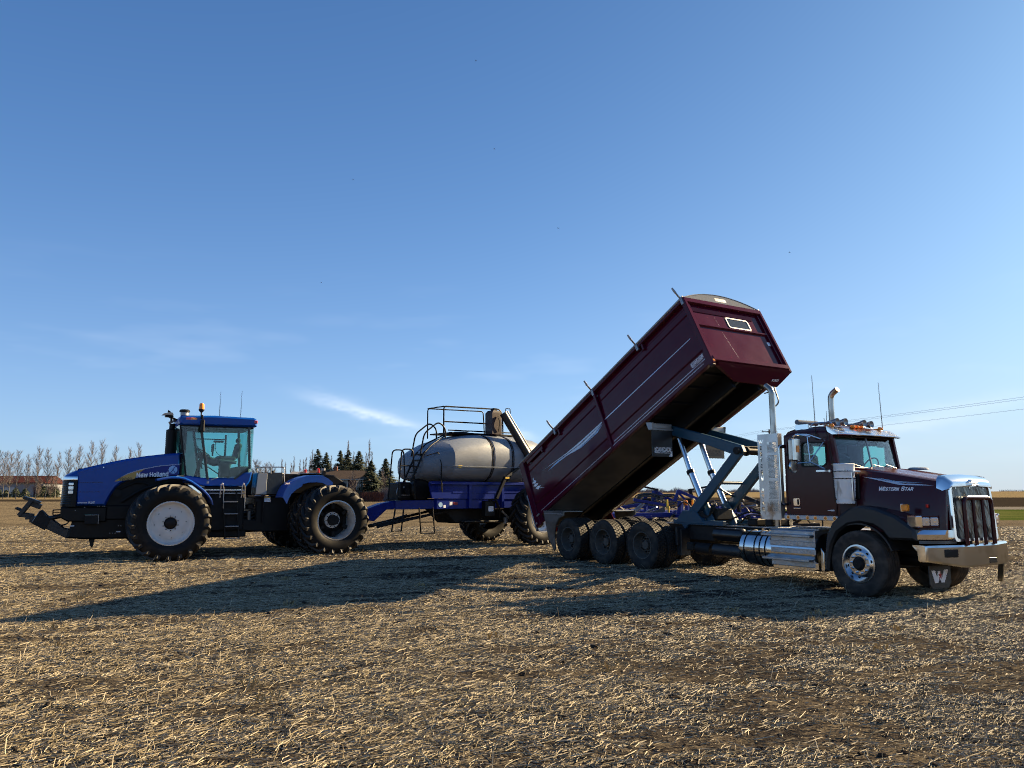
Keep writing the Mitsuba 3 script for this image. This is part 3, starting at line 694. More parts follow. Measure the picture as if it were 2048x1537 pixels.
def lettering(s, h, x, z, shear=0.0, width=None, bold=True):
    p = text_poly(s, h, bold)
    if width:
        x0, _, x1, _ = p.bounds; p = affinity.scale(p, width / (x1 - x0), 1, origin=(0, 0))
    p = affinity.affine_transform(p, [1, shear, 0, 1, 0, 0])
    return affinity.translate(p, x, z)
A('hood_lettering', [on_hood(lettering('W', 0.062, 8.16, 1.662, 0.2)), on_hood(lettering('ESTERN', 0.050, 8.235, 1.662, 0.2, 0.235)), on_hood(lettering('S', 0.062, 8.505, 1.662, 0.2)), on_hood(lettering('TAR', 0.050, 8.56, 1.662, 0.2, 0.125))], 'decal_white', False, label='white slanted lettering WESTERN STAR on the hood')
A('hood_swoosh', [on_hood(Polygon([(7.88, 1.895), (8.2, 1.82), (8.48, 1.752), (8.62, 1.757), (8.32, 1.815), (8.1, 1.865)])), on_hood(Polygon([(8.48, 1.752), (8.75, 1.745), (8.99, 1.738), (8.75, 1.765), (8.6, 1.772)]))], 'decal_silver', False)
A('hood_swoosh', [on_hood(Polygon([(8.15, 1.835), (8.45, 1.79), (8.85, 1.79), (8.6, 1.80), (8.42, 1.812)])), on_hood(Polygon([(8.12, 1.872), (8.3, 1.84), (8.42, 1.815), (8.28, 1.83)]))], 'decal_pale', False)
# cab
cabY = 0.90
side = Polygon([(6.38, 1.17), (7.44, 1.17), (7.50, 1.45), (7.50, 2.06), (7.41, 2.63), (7.30, 2.70), (6.50, 2.73), (6.40, 2.66)])
win = Polygon([(6.76, 2.10), (7.20, 2.10), (7.25, 2.14), (7.255, 2.44), (7.21, 2.49), (6.80, 2.515), (6.76, 2.48)]).buffer(-0.02).buffer(0.02, quad_segs=3)
cab = A('cab', [sheet(side.difference(win), -cabY, -cabY + 0.05), sheet(side.difference(win), cabY - 0.05, cabY), box(6.36, 6.44, -cabY + 0.002, cabY - 0.002, 1.17, 1.95, 0.02), box(6.365, 6.44, -cabY + 0.002, -0.60, 1.951, 2.68, 0.02), box(6.365, 6.44, 0.60, cabY - 0.002, 1.951, 2.68, 0.02), box(6.38, 6.44, -0.599, 0.599, 2.50, 2.68, 0.01), box(6.40, 7.46, -cabY + 0.05, cabY - 0.05, 1.17, 1.23, 0.01)], 'maroon', False)
roof_r = lambda x, w, z0, z1: np.array([[x, -w, z0], [x, -w, z0 + 0.05], [x, -w + 0.08, z1 - 0.02], [x, -w * 0.5, z1], [x, 0, z1 + 0.015], [x, w * 0.5, z1], [x, w - 0.08, z1 - 0.02], [x, w, z0 + 0.05], [x, w, z0]])
A('roof', loft([roof_r(6.37, 0.86, 2.60, 2.70), roof_r(6.42, 0.90, 2.62, 2.76), roof_r(6.6, 0.91, 2.66, 2.80), roof_r(7.1, 0.91, 2.66, 2.815), roof_r(7.32, 0.90, 2.65, 2.78), roof_r(7.42, 0.86, 2.62, 2.70)]), 'maroon', 40, parent=cab)
door = A('door', [sheet(Polygon([(6.46, 1.25), (7.40, 1.25), (7.42, 1.5), (7.42, 2.07), (6.46, 2.07)]).buffer(-0.02).buffer(0.02), -cabY - 0.012, -cabY - 0.001)], 'maroon', False)
A('window_frame', sheet(win.buffer(0.022).difference(win.buffer(-0.004)), -cabY - 0.010, -cabY + 0.02), 'black', False, parent=door)
A('pane', sheet(win.buffer(0.002), -cabY + 0.022, -cabY + 0.0225), 'glass', False, parent=door)
A('door_handle', [box(7.06, 7.30, -cabY - 0.045, -cabY - 0.012, 1.985, 2.025, 0.01), cyl((7.34, -cabY - 0.05, 2.0), (7.34, -cabY - 0.012, 2.0), 0.022)], 'chrome', parent=door)
A('latch', [sheet(rrect(6.55, 6.68, 1.40, 1.53, 0.02).difference(rrect(6.625, 6.665, 1.415, 1.515, 0.01)), -cabY - 0.022, -cabY - 0.012), box(6.545, 6.69, -cabY - 0.03, -cabY - 0.012, 1.345, 1.365, 0.006)], 'chrome', parent=door)
A('latch_recess', box(6.63, 6.662, -cabY - 0.0145, -cabY - 0.0125, 1.42, 1.51, 0.0005), 'black', parent=door)
A('badge', [box(7.24, 7.30, -cabY - 0.015, -cabY - 0.012, 1.318, 1.335, 0.001), box(7.30, 7.37, -cabY - 0.0165, -cabY - 0.012, 1.315, 1.34, 0.001)], 'decal_silver', parent=door)
A('door_seam', [box(6.455, 6.463, -cabY - 0.0135, -cabY - 0.0015, 1.24, 2.55, 0.001), box(7.415, 7.422, -cabY - 0.0135, -cabY - 0.0015, 1.24, 2.1, 0.001)], 'maroon_dark', parent=door)
A('hinge', [box(6.42, 6.48, -cabY - 0.03, -cabY, z, z + 0.05, 0.008) for z in (1.42, 2.30)], 'dark', parent=door)
A('pane', sheet(win.buffer(0.002), cabY - 0.0255, cabY - 0.025), 'glass', False, parent=cab)
A('window_frame', sheet(win.buffer(0.022).difference(win.buffer(-0.004)), cabY - 0.02, cabY + 0.008), 'black', False, parent=cab)
A('pane', box(6.40, 6.4005, -0.6, 0.6, 1.95, 2.50, 0), 'glass', False, parent=cab)
# rocker with amber lights
rk = A('rocker_panel', box(6.36, 7.46, -cabY - 0.06, -cabY + 0.05, 1.155, 1.235, 0.008), 'aluminium')
for x in (6.45, 6.66, 6.86, 7.02, 7.22, 7.40):
    A('marker_light', lathe([(0.001, -0.02), (0.022, -0.014), (0.027, 0.0)], 14, 'y', (x, -cabY - 0.06, 1.195)), 'amber', parent=rk)
    A('light_ring', lathe([(0.027, -0.006), (0.036, -0.006), (0.038, 0.0)], 16, 'y', (x, -cabY - 0.06, 1.195)), 'chrome', parent=rk)
# windscreen: two curved panes and the centre bar
def ws(y, t):   # y -0.86..0.86, t 0 bottom .. 1 top
    bulge = 0.055 * (1 - (y / 0.86) ** 2)
    return np.array([7.47 - 0.10 * t + bulge, y * (1 - 0.03 * t), 2.055 + 0.555 * t])
for a, b in ((-0.86, -0.012), (0.012, 0.86)):
    ys = np.linspace(a, b, 9)
    v = np.array([ws(y, t) for t in (0, 1) for y in ys]); n_ = 9
    f = [(i, i + 1, n_ + i + 1) for i in range(8)] + [(i, n_ + i + 1, n_ + i) for i in range(8)]
    A('windscreen', trimesh.Trimesh(v, f, process=False), 'glass', True)
A('windscreen_bar', beam(ws(0, 0), ws(0, 1), 0.03, 0.03), 'steel')
A('windscreen_seal', [tube([ws(y, 0) for y in np.linspace(-0.87, 0.87, 13)], 0.018, 6), tube([ws(y, 1) for y in np.linspace(-0.87, 0.87, 13)], 0.018, 6)], 'black')
for y in (-0.875, 0.875):
    A('windscreen_pillar', beam(ws(y, -0.02) - [0.02, 0, 0], ws(y, 1.02) - [0.02, 0, 0], 0.05, 0.09, (0, 1, 0)), 'maroon')
A('wiper', [tube([(7.55, -0.30, 2.07), (7.50, -0.62, 2.14)], 0.008, 5), tube([(7.55, 0.35, 2.07), (7.52, 0.05, 2.12)], 0.008, 5), tube([(7.53, 0.72, 2.07), (7.53, 0.40, 2.13)], 0.008, 5)], 'black')
# interior
A('dashboard', [pprism([(7.20, 1.75), (7.46, 1.75), (7.46, 2.05), (7.30, 2.08), (7.22, 1.98)], -0.82, 0.82, 0.02)], 'cab_trim')
def seat(y):
    return [box(6.62, 7.05, y - 0.24, y + 0.24, 1.62, 1.78, 0.05), rotm(box(6.56, 6.70, y - 0.24, y + 0.24, 1.72, 2.33, 0.05), -0.12, [0, 1, 0], (6.6, y, 1.72)), box(6.52, 6.62, y - 0.14, y + 0.14, 2.34, 2.50, 0.04), box(6.66, 7.0, y - 0.2, y + 0.2, 1.24, 1.63, 0.03)]
A('cab_seat', seat(-0.48), 'seat'); A('cab_seat', seat(0.48), 'seat')
A('steering_wheel', [tube([(7.16 + 0.10 * math.sin(t), 0.48 + 0.22 * math.cos(t), 2.07 + 0.19 * math.sin(t)) for t in np.linspace(0, 2 * math.pi, 25)[:-1]], 0.014, 6, True), cyl((7.16, 0.48, 2.07), (7.35, 0.48, 1.98), 0.03)], 'black')
A('sun_flap', [box(7.30, 7.33, -0.75, -0.1, 2.47, 2.60, 0.01), box(7.30, 7.33, 0.52, 0.70, 2.45, 2.56, 0.01)], 'cab_trim')
A('cab_lining', [box(6.441, 6.47, -0.84, -0.50, 1.25, 2.60, 0.01), box(6.441, 6.47, 0.50, 0.84, 1.25, 2.60, 0.01), box(6.441, 6.47, -0.499, 0.499, 1.25, 1.94, 0.01)], 'interior')
# visor
vs = A('sun_visor', [loft([np.array([[7.30, y, 2.765], [7.315, y, 2.775], [7.545 + d, y, 2.632], [7.54 + d, y, 2.622]]) for y, d in ((-0.93, -0.03), (-0.6, 0.03), (0, 0.055), (0.6, 0.03), (0.93, -0.03))])], 'polished', False)
A('visor_end', [sheet(Polygon([(7.30, 2.765), (7.53, 2.625), (7.41, 2.63), (7.33, 2.68)]), y - 0.003, y + 0.003) for y in (-0.925, 0.925)], 'chrome', False, parent=vs)
A('diamond_plate', [place(flat(Polygon([(-0.022, 0), (0, 0.008), (0.022, 0), (0, -0.008)]), 0.004), (7.36 + 0.045 * j + 0.04 * (1 - (y / 0.93) ** 2) * j / 3.5, y, 2.7515 - 0.0285 * j), (0, 1, 0) if (i + j) % 2 else (0.7, 0.6, -0.43), (0.85, 0, -0.53) if (i + j) % 2 else (0.6, -0.75, -0.37)) for j in range(4) for i, y in enumerate(np.linspace(-0.86, 0.86, 30))], 'aluminium', False, parent=vs)
A('visor_underside', [loft([np.array([[7.34, y, 2.70], [7.345, y, 2.705], [7.535 + d, y, 2.617], [7.53 + d, y, 2.612]]) for y, d in ((-0.92, -0.03), (0, 0.055), (0.92, -0.03))])], 'dark', False, parent=vs)
for y in (-0.80, -0.20, -0.08, 0.04, 0.62):
    A('cab_marker_light', [lathe([(0.001, 0.075), (0.022, 0.065), (0.034, 0.035), (0.036, 0.0)], 14, 'x', (7.30, y, 2.795)), box(7.20, 7.31, y - 0.03, y + 0.03, 2.775, 2.80, 0.01)], 'amber')
def horn(y, x, z, L):
    return lathe([(0.001, 0.015), (0.045, 0.02), (0.066, 0.035), (0.068, 0.028), (0.060, -0.01), (0.040, -0.08), (0.022, -0.20), (0.016, -L), (0.001, -L)], 20, 'x', (x, y, z))
for y, x, z, L in ((-0.64, 7.31, 2.865, 0.62), (-0.44, 7.33, 2.870, 0.50), (0.155, 7.30, 2.872, 0.60), (0.36, 7.30, 2.862, 0.50)):
    A('air_horn', [horn(y, x, z, L), box(x - 0.25, x - 0.2, y - 0.02, y + 0.02, 2.79, z)], 'steel')
A('roof_bracket', [sheet(sbox(6.62, 2.67, 6.90, 2.85).difference(Point(6.76, 2.67).buffer(0.095)), -0.86, -0.845)], 'chrome', False)
A('roof_spool', cyl((6.66, -0.86, 2.90), (6.66, -0.30, 2.90), 0.045), 'tarp')
A('roof_rail', [tube(rnd([(6.9, -0.80, 2.80), (6.95, -0.78, 2.87), (7.3, -0.75, 2.86), (7.36, -0.88, 2.70)], 0.05), 0.010, 6), tube([(6.86, -0.5, 2.88), (7.2, -0.5, 2.84)], 0.014, 6)], 'chrome')
for y, x, z0, z1, dx in ((-0.93, 7.10, 2.55, 3.70, -0.02), (0.90, 7.2, 2.72, 3.70, -0.03), (-0.93, 7.40, 2.10, 2.92, -0.12), (-0.4, 6.95, 2.80, 3.10, 0.0)):
    A('antenna', [tube([(x, y, z0), (x + dx, y, z1)], [0.008, 0.004], 6), cyl((x, y, z0), (x, y, z0 + 0.05), 0.016, 8)], 'black')
# mirrors
for s in (-1, 1):
    f_ = (lambda m: m) if s < 0 else mirror
    mk = A('mirror', f_(cat([box(6.93, 7.02, -1.50, -1.29, 2.17, 2.56, 0.03)])), 'stack')
    A('mirror_shell', f_(box(7.018, 7.06, -1.49, -1.30, 2.175, 2.555, 0.018)), 'polished', parent=mk)
    A('clearance_lamp', f_(box(7.058, 7.075, -1.425, -1.36, 2.32, 2.44, 0.006)), 'amber', parent=mk)
    A('mirror_arm', [f_(tube(rnd([(7.02, -1.40, 2.60), (7.03, -1.40, 2.63), (7.14, -1.20, 2.63), (7.26, -0.91, 2.53)], 0.04), 0.012, 6)), f_(tube(rnd([(6.98, -1.40, 2.59), (7.0, -1.40, 2.61), (7.05, -1.2, 2.62), (7.1, -1.1, 2.60)], 0.04), 0.012, 6)), f_(tube([(7.0, -1.38, 2.13), (7.14, -1.18, 2.15), (7.32, -0.92, 2.0)], 0.013, 6)), f_(tube([(7.14, -1.18, 2.15), (7.09, -1.16, 2.61)], 0.011, 6)), f_(tube([(7.12, -1.18, 2.15), (7.24, -0.93, 2.50)], 0.010, 6))], 'chrome', parent=mk)
    A('round_mirror', f_(lathe([(0.001, -0.02), (0.06, -0.015), (0.105, 0.0), (0.108, 0.015), (0.10, 0.03), (0.001, 0.03)], 28, 'x', (6.965, -1.42, 2.075))), 'polished', parent=mk)
# air cleaner / strapped pail look: white canister
bk = A('air_cleaner', lathe([(0.001, 1.45), (0.140, 1.45), (0.146, 1.47), (0.146, 1.50), (0.140, 1.505), (0.140, 1.53), (0.148, 1.535), (0.152, 1.55), (0.165, 1.84), (0.17, 1.85), (0.17, 1.885), (0.160, 1.89), (0.164, 1.95), (0.172, 1.96), (0.172, 1.99), (0.166, 2.0), (0.168, 2.08), (0.176, 2.085), (0.176, 2.105), (0.16, 2.115), (0.001, 2.115)], 36, 'z', (7.71, -1.07, 0)), 'white_plastic', 35, label='white ribbed canister strapped beside the door')
A('strap', [lathe([(0.172, z), (0.177, z + 0.002), (0.177, z + 0.012), (0.172, z + 0.014)], 36, 'z', (7.71, -1.07, 0)) for z in (1.975, 1.855)] + [beam((7.62, -1.225, 1.47), (7.60, -1.24, 2.10), 0.012, 0.01)], 'black', parent=bk)
A('mount', [box(7.80, 7.90, -1.10, -0.90, 1.97, 1.99), box(7.87, 7.885, -1.12, -1.08, 1.50, 1.98), box(7.6, 7.8, -1.0, -0.88, 1.50, 1.95)], 'chrome', parent=bk)
# exhaust stacks and pierced heat shields
def stack(s, top, bend):
    f_ = (lambda m: m) if s < 0 else mirror
    x = 6.08 if s < 0 else 6.20
    k = A('exhaust_stack', f_(tube(rnd([(x, -0.80, 0.9), (x, -0.80, top - 0.10), (x + bend * 0.3, -0.80, top)], 0.15, 7), 0.055, 16)), 'stack', 60)
    A('muffler', f_(lathe([(0.06, 1.15), (0.125, 1.2), (0.125, 2.5), (0.06, 2.56)], 24, 'z', (x, -0.80, 0))), 'dark', parent=k)
    return k
k1 = stack(-1, 3.66, -0.45); stack(1, 3.66, 0.55)
plate = sbox(5.83, 1.14, 6.30, 2.72)
letters = []
for i, ch in enumerate('WESTERN STAR'):
    if ch != ' ':
        p = text_poly(ch, 0.068); c = p.bounds
        p = affinity.translate(p, 5.905 - (c[0] + c[2]) / 2 + 0.0, 2.545 - 0.1135 * i)
        letters.append(p)
perf = [Point(6.055 + 0.0245 * i + (0.01225 if j % 2 else 0), 1.30 + 0.0225 * j).buffer(0.0085, quad_segs=2) for j in range(57) for i in range(9) if not (24 < j < 27 or j in (9, 46, 47))]
pl = plate.difference(unary_union(letters + perf))
A('heat_shield', [sheet(pl, -0.965, -0.960), sheet(sbox(5.83, 1.14, 5.834, 2.72), -0.96, -0.93), box(6.295, 6.30, -0.96, -0.85, 1.14, 2.72, 0.001)], 'shield', False, parent=k1, label='pierced stainless heat shield with vertical lettering cut through it')
A('grab_rail', tube(rnd([(6.36, -0.93, 2.50), (6.34, -0.99, 2.47), (6.345, -0.99, 1.45), (6.37, -0.93, 1.42)], 0.04), 0.013, 8), 'chrome', 60)
A('shield_bracket', [box(6.29, 6.40, -0.95, -0.90, 1.40, 1.44), box(6.29, 6.40, -0.95, -0.90, 2.44, 2.50)], 'dark', parent=k1)
# mudflap between the front wheels, and behind bumper
mfz = [(-0.86, 0.52), (-0.86, 0.24), (-0.78, 0.17), (-0.35, 0.17), (-0.27, 0.24), (-0.27, 0.50)]
fl = A('front_mudflap', yz(flat(Polygon(mfz), 0.012), 8.90, 0.0), 'fender_black', False)
Wp = [(-0.755, 0.445), (-0.635, 0.445), (-0.575, 0.335), (-0.530, 0.43), (-0.455, 0.43), (-0.395, 0.335), (-0.315, 0.445), (-0.17, 0.445), (-0.315, 0.255), (-0.425, 0.255), (-0.49, 0.325), (-0.545, 0.255), (-0.65, 0.255)]
Wp = [(-0.57 + (a + 0.46) * 0.78, b) for a, b in Wp]
A('flap_letter', yz(flat(Polygon(Wp), 0.003), 8.9125), 'decal_white', False, parent=fl)
star = [(-0.572 + (0.062 if i % 2 == 0 else 0.026) * math.sin(i * math.pi / 5), 0.362 + (0.068 if i % 2 == 0 else 0.028) * math.cos(i * math.pi / 5)) for i in range(10)]
A('flap_star', yz(flat(Polygon(star), 0.002), 8.9158), 'decal_red', False, parent=fl)

# ---------------------------------------------------------------- hoist
for y in (-0.5, 0.5):
    A('hoist_arm', [beam((3.33, y, 0.93), (4.97, y, 2.46), 0.09, 0.21)], 'teal')
    A('lift_arm', pprism([(2.95, 2.93), (3.05, 3.12), (4.15, 2.83), (5.02, 2.58), (5.08, 2.45), (4.93, 2.36), (4.1, 2.63)], y * 0.92 - 0.05, y * 0.92 + 0.05, 0.012), 'teal')
    A('hoist_foot', [pprism([(3.10, 0.98), (4.0, 0.98), (3.75, 1.25), (3.35, 1.25)], y - 0.06, y + 0.06, 0.01), box(3.05, 4.5, y - 0.05, y + 0.05, 0.955, 1.05)], 'teal')
A('hoist_pivot', [cyl((4.96, -0.60, 2.47), (4.96, 0.60, 2.47), 0.075, 20)] + [cyl((4.96, y, 2.47), (4.96, y + 0.04, 2.47), 0.10, 16) for y in (-0.32, 0.1, 0.3)], 'dark')
A('hoist_plate', [box(4.55, 5.02, -0.45, 0.45, 2.545, 2.565)], 'tan_metal')
A('hoist_crossbar', [cyl((4.12, -0.47, 1.84), (4.12, 0.47, 1.84), 0.035), tube([(4.12, -0.3, 1.75), (3.9, 0.45, 1.55)], 0.022, 6)], 'teal')
for y in (-0.32, 0.32):
    top, mid, bot = np.array([3.03, y, 2.95]), np.array([3.40, y, 2.09]), np.array([3.97, y, 0.98])
    c = A('hydraulic_cylinder', cyl(bot, mid, 0.070, 18), 'rod')
    A('piston', cyl(mid, top, 0.055, 18), 'rod', parent=c)
    u = (top - bot) / np.linalg.norm(top - bot)
    A('collar', cyl(mid - u * 0.05, mid + u * 0.03, 0.088, 18), 'black', parent=c)
    A('clevis', cyl(top - u * 0.12, top + u * 0.06, 0.07, 12), 'black', parent=c)
    A('barrel', cyl(bot - u * 0.1, bot + u * 0.45, 0.095, 16), 'teal', parent=c)
A('hose_bundle', [tube(rnd([(3.75, -0.5 + 0.05 * i, 1.25), (3.85, -0.55, 1.15 + 0.04 * i), (4.05, -0.5, 1.1), (4.12, -0.45 + 0.04 * i, 1.35), (3.95, -0.3, 1.42)], 0.12), 0.014, 6) for i in range(4)] + [box(3.8, 4.05, -0.25, 0.25, 1.05, 1.30, 0.03)], 'dark')

# ---------------------------------------------------------------- grain box (own frame: x along the box from the rear, z off the floor)
BA = math.radians(27.2)
BM = np.eye(4); BM[:3, :3] = [[math.cos(BA), 0, -math.sin(BA)], [0, 1, 0], [math.sin(BA), 0, math.cos(BA)]]; BM[:3, 3] = (-1.47, 0, 0.93)
L, H, W = 7.25, 1.685, 1.18
gb = tk.empty('grain_box')
def B(part, mesh, mat, smooth=30, parent=gb, label=None):
    return A(part, mesh, mat, smooth, parent, label, M=BM)
for s in (-1, 1):
    f_ = (lambda m: m) if s < 0 else mirror
    prof = [(-W + 0.012, 0.10), (-W + 0.012, 0.34), (-W + 0.045, 0.365), (-W + 0.018, 0.39), (-W + 0.024, 0.75), (-W + 0.045, 1.28), (-W + 0.068, 1.30), (-W + 0.05, 1.325), (-W + 0.055, 1.46), (-W + 0.09, 1.50), (-W + 0.09, 1.60), (-W + 0.13, 1.60), (-W + 0.13, 0.10)]
    B('side_wall', f_(loft([np.array([[x, a, b] for a, b in prof]) for x in (0.02, L - 0.02)])), 'maroon_box', 20)
    B('top_rail', f_(cat([box(-0.05, L, -W - 0.015, -W + 0.11, 1.60, 1.665, 0.012)])), 'maroon_box')
    B('tarp_edge', f_(tube([(-0.05, -W + 0.0, 1.69), (L, -W + 0.0, 1.69)], 0.028, 8)), 'galv', 60)
    B('bottom_rail', f_(cat([box(0.0, L, -W - 0.01, -W + 0.10, 0.0, 0.105, 0.01)])), 'maroon_box')
    B('stake', f_(cat([box(3.655, 3.735, -W - 0.03, -W + 0.03, 0.02, 1.60, 0.01)] )), 'maroon_box')
    B('rear_post', f_(cat([box(-0.06, 0.16, -W - 0.025, -W + 0.10, -0.22, 1.68, 0.012)])), 'maroon_box')
    B('post_strip', f_(box(-0.10, -0.055, -W - 0.03, -W + 0.04, -0.30, 0.75, 0.008)), 'steel')
    B('front_post', f_(box(L - 0.10, L + 0.02, -W - 0.02, -W + 0.06, -0.04, 1.68, 0.010)), 'maroon_box')
    B('pinstripe', f_(cat([box(0.35, L - 0.22, -W - 0.013, -W - 0.008, 0.085, 0.098, 0.001), box(3.8, L - 0.15, -W + 0.0095, -W + 0.013, 0.165, 0.178, 0.0005)])), 'decal_silver')
    for x in (1.05, 1.95, 5.65):
        B('rail_gusset', f_(box(x, x + 0.06, -W + 0.0, -W + 0.09, 1.44, 1.60, 0.008)), 'maroon_box')
    B('rail_bracket', f_(cat([box(0.30, 1.15, -W - 0.005, -W + 0.03, 1.50, 1.59, 0.006)])), 'maroon_box')
    for x in ((1.86, 3.69, 5.55, 7.20) if s < 0 else (1.86, 3.69, 5.55)):
        B('tarp_hook', f_(cat([tube(rnd([(x - 0.01, -W - 0.02, 1.56), (x - 0.01, -W - 0.03, 1.70), (x + 0.02, -W - 0.12, 1.76), (x + 0.02, -W - 0.18, 1.92)], 0.08), [0.020] * 10 + [0.026, 0.02], 7), box(x - 0.045, x + 0.03, -W - 0.035, -W + 0.02, 1.52, 1.70, 0.008)])), 'steel')
# swoosh and stripe on the near side, 2 mm proud of the panel
def on_side(pts):
    m = sheet(Polygon(pts), -0.002, 0.0)
    m.vertices[:, 1] += np.interp(m.vertices[:, 2], [0.39, 0.75, 1.28], [-W + 0.0165, -W + 0.0225, -W + 0.0435])
    return m
B('side_swoosh', [on_side([(0.78, 1.02), (2.0, 0.86), (2.6, 0.80), (3.6, 0.80), (L - 0.3, 0.785), (L - 0.28, 0.80), (3.6, 0.825), (2.6, 0.85), (2.0, 0.885)]), on_side([(1.25, 0.92), (2.0, 0.81), (2.5, 0.72), (3.25, 0.72), (3.6, 0.79), (2.7, 0.775), (2.1, 0.83)])], 'decal_silver', False)
B('side_swoosh', [on_side([(2.1, 0.79), (2.6, 0.69), (3.35, 0.68), (3.62, 0.76), (3.2, 0.705), (2.6, 0.712)]), on_side([(1.55, 0.90), (1.05, 0.88), (1.65, 0.845), (2.1, 0.80), (1.75, 0.87)])], 'decal_pale', False)
B('wheat_decal', [on_side(p) for p in ([(0.24, 0.95), (0.38, 0.98), (0.45, 0.90), (0.34, 0.88)], [(0.26, 0.85), (0.40, 0.87), (0.52, 0.80), (0.38, 0.78)], [(0.32, 0.75), (0.45, 0.76), (0.60, 0.70), (0.44, 0.66)], [(0.30, 1.05), (0.34, 0.96), (0.36, 1.06)], [(0.60, 0.64), (0.75, 0.56), (0.50, 0.67)])], 'decal_white', False)
def cancade(w, h):
    tx = text_poly('CANCADE', h); b = tx.bounds
    tx = affinity.scale(tx, w / (b[2] - b[0]), 1, origin=(0, 0))
    return unary_union([tx, sbox(0.0, -0.36 * h, 0.28 * w, -0.20 * h), sbox(0.32 * w, -0.34 * h, 0.95 * w, -0.22 * h), sbox(-0.06 * w, -0.36 * h, 0.0, 0.9 * h)])
m = flat(cancade(0.36, 0.075), 0.002)
B('maker_plate', place(m, (L - 0.52, -W + 0.0105, 0.235), (1, 0, 0), (0, 0, 1)), 'decal_white', False)
# front panel
fx = L
B('front_panel', [box(fx - 0.10, fx - 0.06, -W + 0.05, W - 0.05, 0.0, 1.60, 0.004)], 'maroon_box')
B('front_rail', [box(fx - 0.06, fx + 0.02, -W + 0.03, W - 0.03, 1.555, 1.68, 0.012)], 'maroon_box')
B('front_rail', [box(fx - 0.06, fx + 0.035, -W + 0.03, W - 0.03, 0.02, 0.14, 0.015)], 'maroon_box')
B('front_rib', [pprism([(fx - 0.06, 0.96), (fx - 0.02, 0.985), (fx - 0.02, 1.015), (fx - 0.06, 1.05)], -W + 0.06, W - 0.06, 0.004)], 'maroon_box')
B('front_brow', [pprism([(fx - 0.06, 1.36), (fx - 0.045, 1.36), (fx - 0.012, 1.44), (fx - 0.06, 1.44)], -W + 0.06, W - 0.36, 0.01)], 'maroon_box')
B('front_lip', [hull([(fx + 0.02, -W + 0.16, 0.0), (fx + 0.02, W - 0.02, 0.0), (fx - 0.04, -W + 0.20, -0.06), (fx - 0.04, W - 0.05, -0.08), (fx - 0.26, -0.42, -0.24), (fx - 0.26, 0.86, -0.27), (fx - 0.30, -0.42, -0.22), (fx - 0.30, 0.86, -0.25), (fx - 0.12, -W + 0.16, 0.0), (fx - 0.12, W - 0.02, 0.0)])], 'maroon_box', 20)
B('lip_number', [place(flat(text_poly('#1857', 0.05), 0.002), (fx - 0.165, 0.62, -0.205), (0, 1, 0), (0.78, 0, 0.57))], 'decal_white', False)
wpoly = rrect(-0.05, 0.62, 1.07, 1.325, 0.05)
B('observation_window', yz(flat(wpoly, 0.004), fx - 0.062), 'pane', False)
B('window_trim', yz(flat(wpoly.buffer(0.018).difference(wpoly.buffer(-0.012)), 0.014), fx - 0.060), 'decal_white', False)
B('window_seal', yz(flat(wpoly.buffer(0.035).difference(wpoly.buffer(0.018)), 0.008), fx - 0.060), 'black', False)
B('rail_rivets', [lathe([(0.001, 0.008), (0.010, 0.005), (0.012, 0)], 8, 'x', (fx + 0.02, y, 1.668)) for y in np.linspace(-W + 0.2, W - 0.2, 8)], 'dark')
B('panel_sticker', yz(flat(sbox(W - 0.22, 0.70, W - 0.12, 0.80), 0.002), fx - 0.0595), 'decal_white', False)
B('panel_scratch', [yz(flat(Polygon([(-0.22, 0.15), (-0.2185, 0.15), (-0.368, 0.9), (-0.370, 0.9)]), 0.001), fx - 0.0595), yz(flat(Polygon([(-0.36, 1.06), (-0.3585, 1.06), (-0.402, 1.30), (-0.4035, 1.30)]), 0.001), fx - 0.0595)], 'decal_silver', False)
B('corner_lamp', [box(fx - 0.11, fx + 0.005, -W - 0.02, -W + 0.05, -0.075, -0.041, 0.006)], 'maroon_dark')
B('marker_lamp', [box(fx + 0.0, fx + 0.03, -W + 0.0, -W + 0.06, 0.0, 0.05, 0.006)], 'amber')
# arched tarp with end cap
an = np.linspace(-1, 1, 15)
arc = [(W * a * 0.99, 1.675 + 0.235 * (1 - a * a)) for a in an]
B('tarp', loft([np.array([[x, y, z] for y, z in arc] + [[x, y * 0.98, z - 0.02] for y, z in arc[::-1]]) for x in (-0.02, 1.2, 2.4, 3.6, 4.8, 6.0, fx - 0.06)]), 'tarp', 40)
B('tarp_cap', yz(flat(Polygon(arc), 0.06), fx - 0.06), 'tarp', 40)
B('cap_patch', yz(flat(rrect(-0.18, 0.16, 1.735, 1.825, 0.01), 0.002), fx + 0.001), 'galv', False)
B('cap_edge', tube([(fx + 0.0, y, z + 0.006) for y, z in arc], 0.012, 6), 'galv', 60)
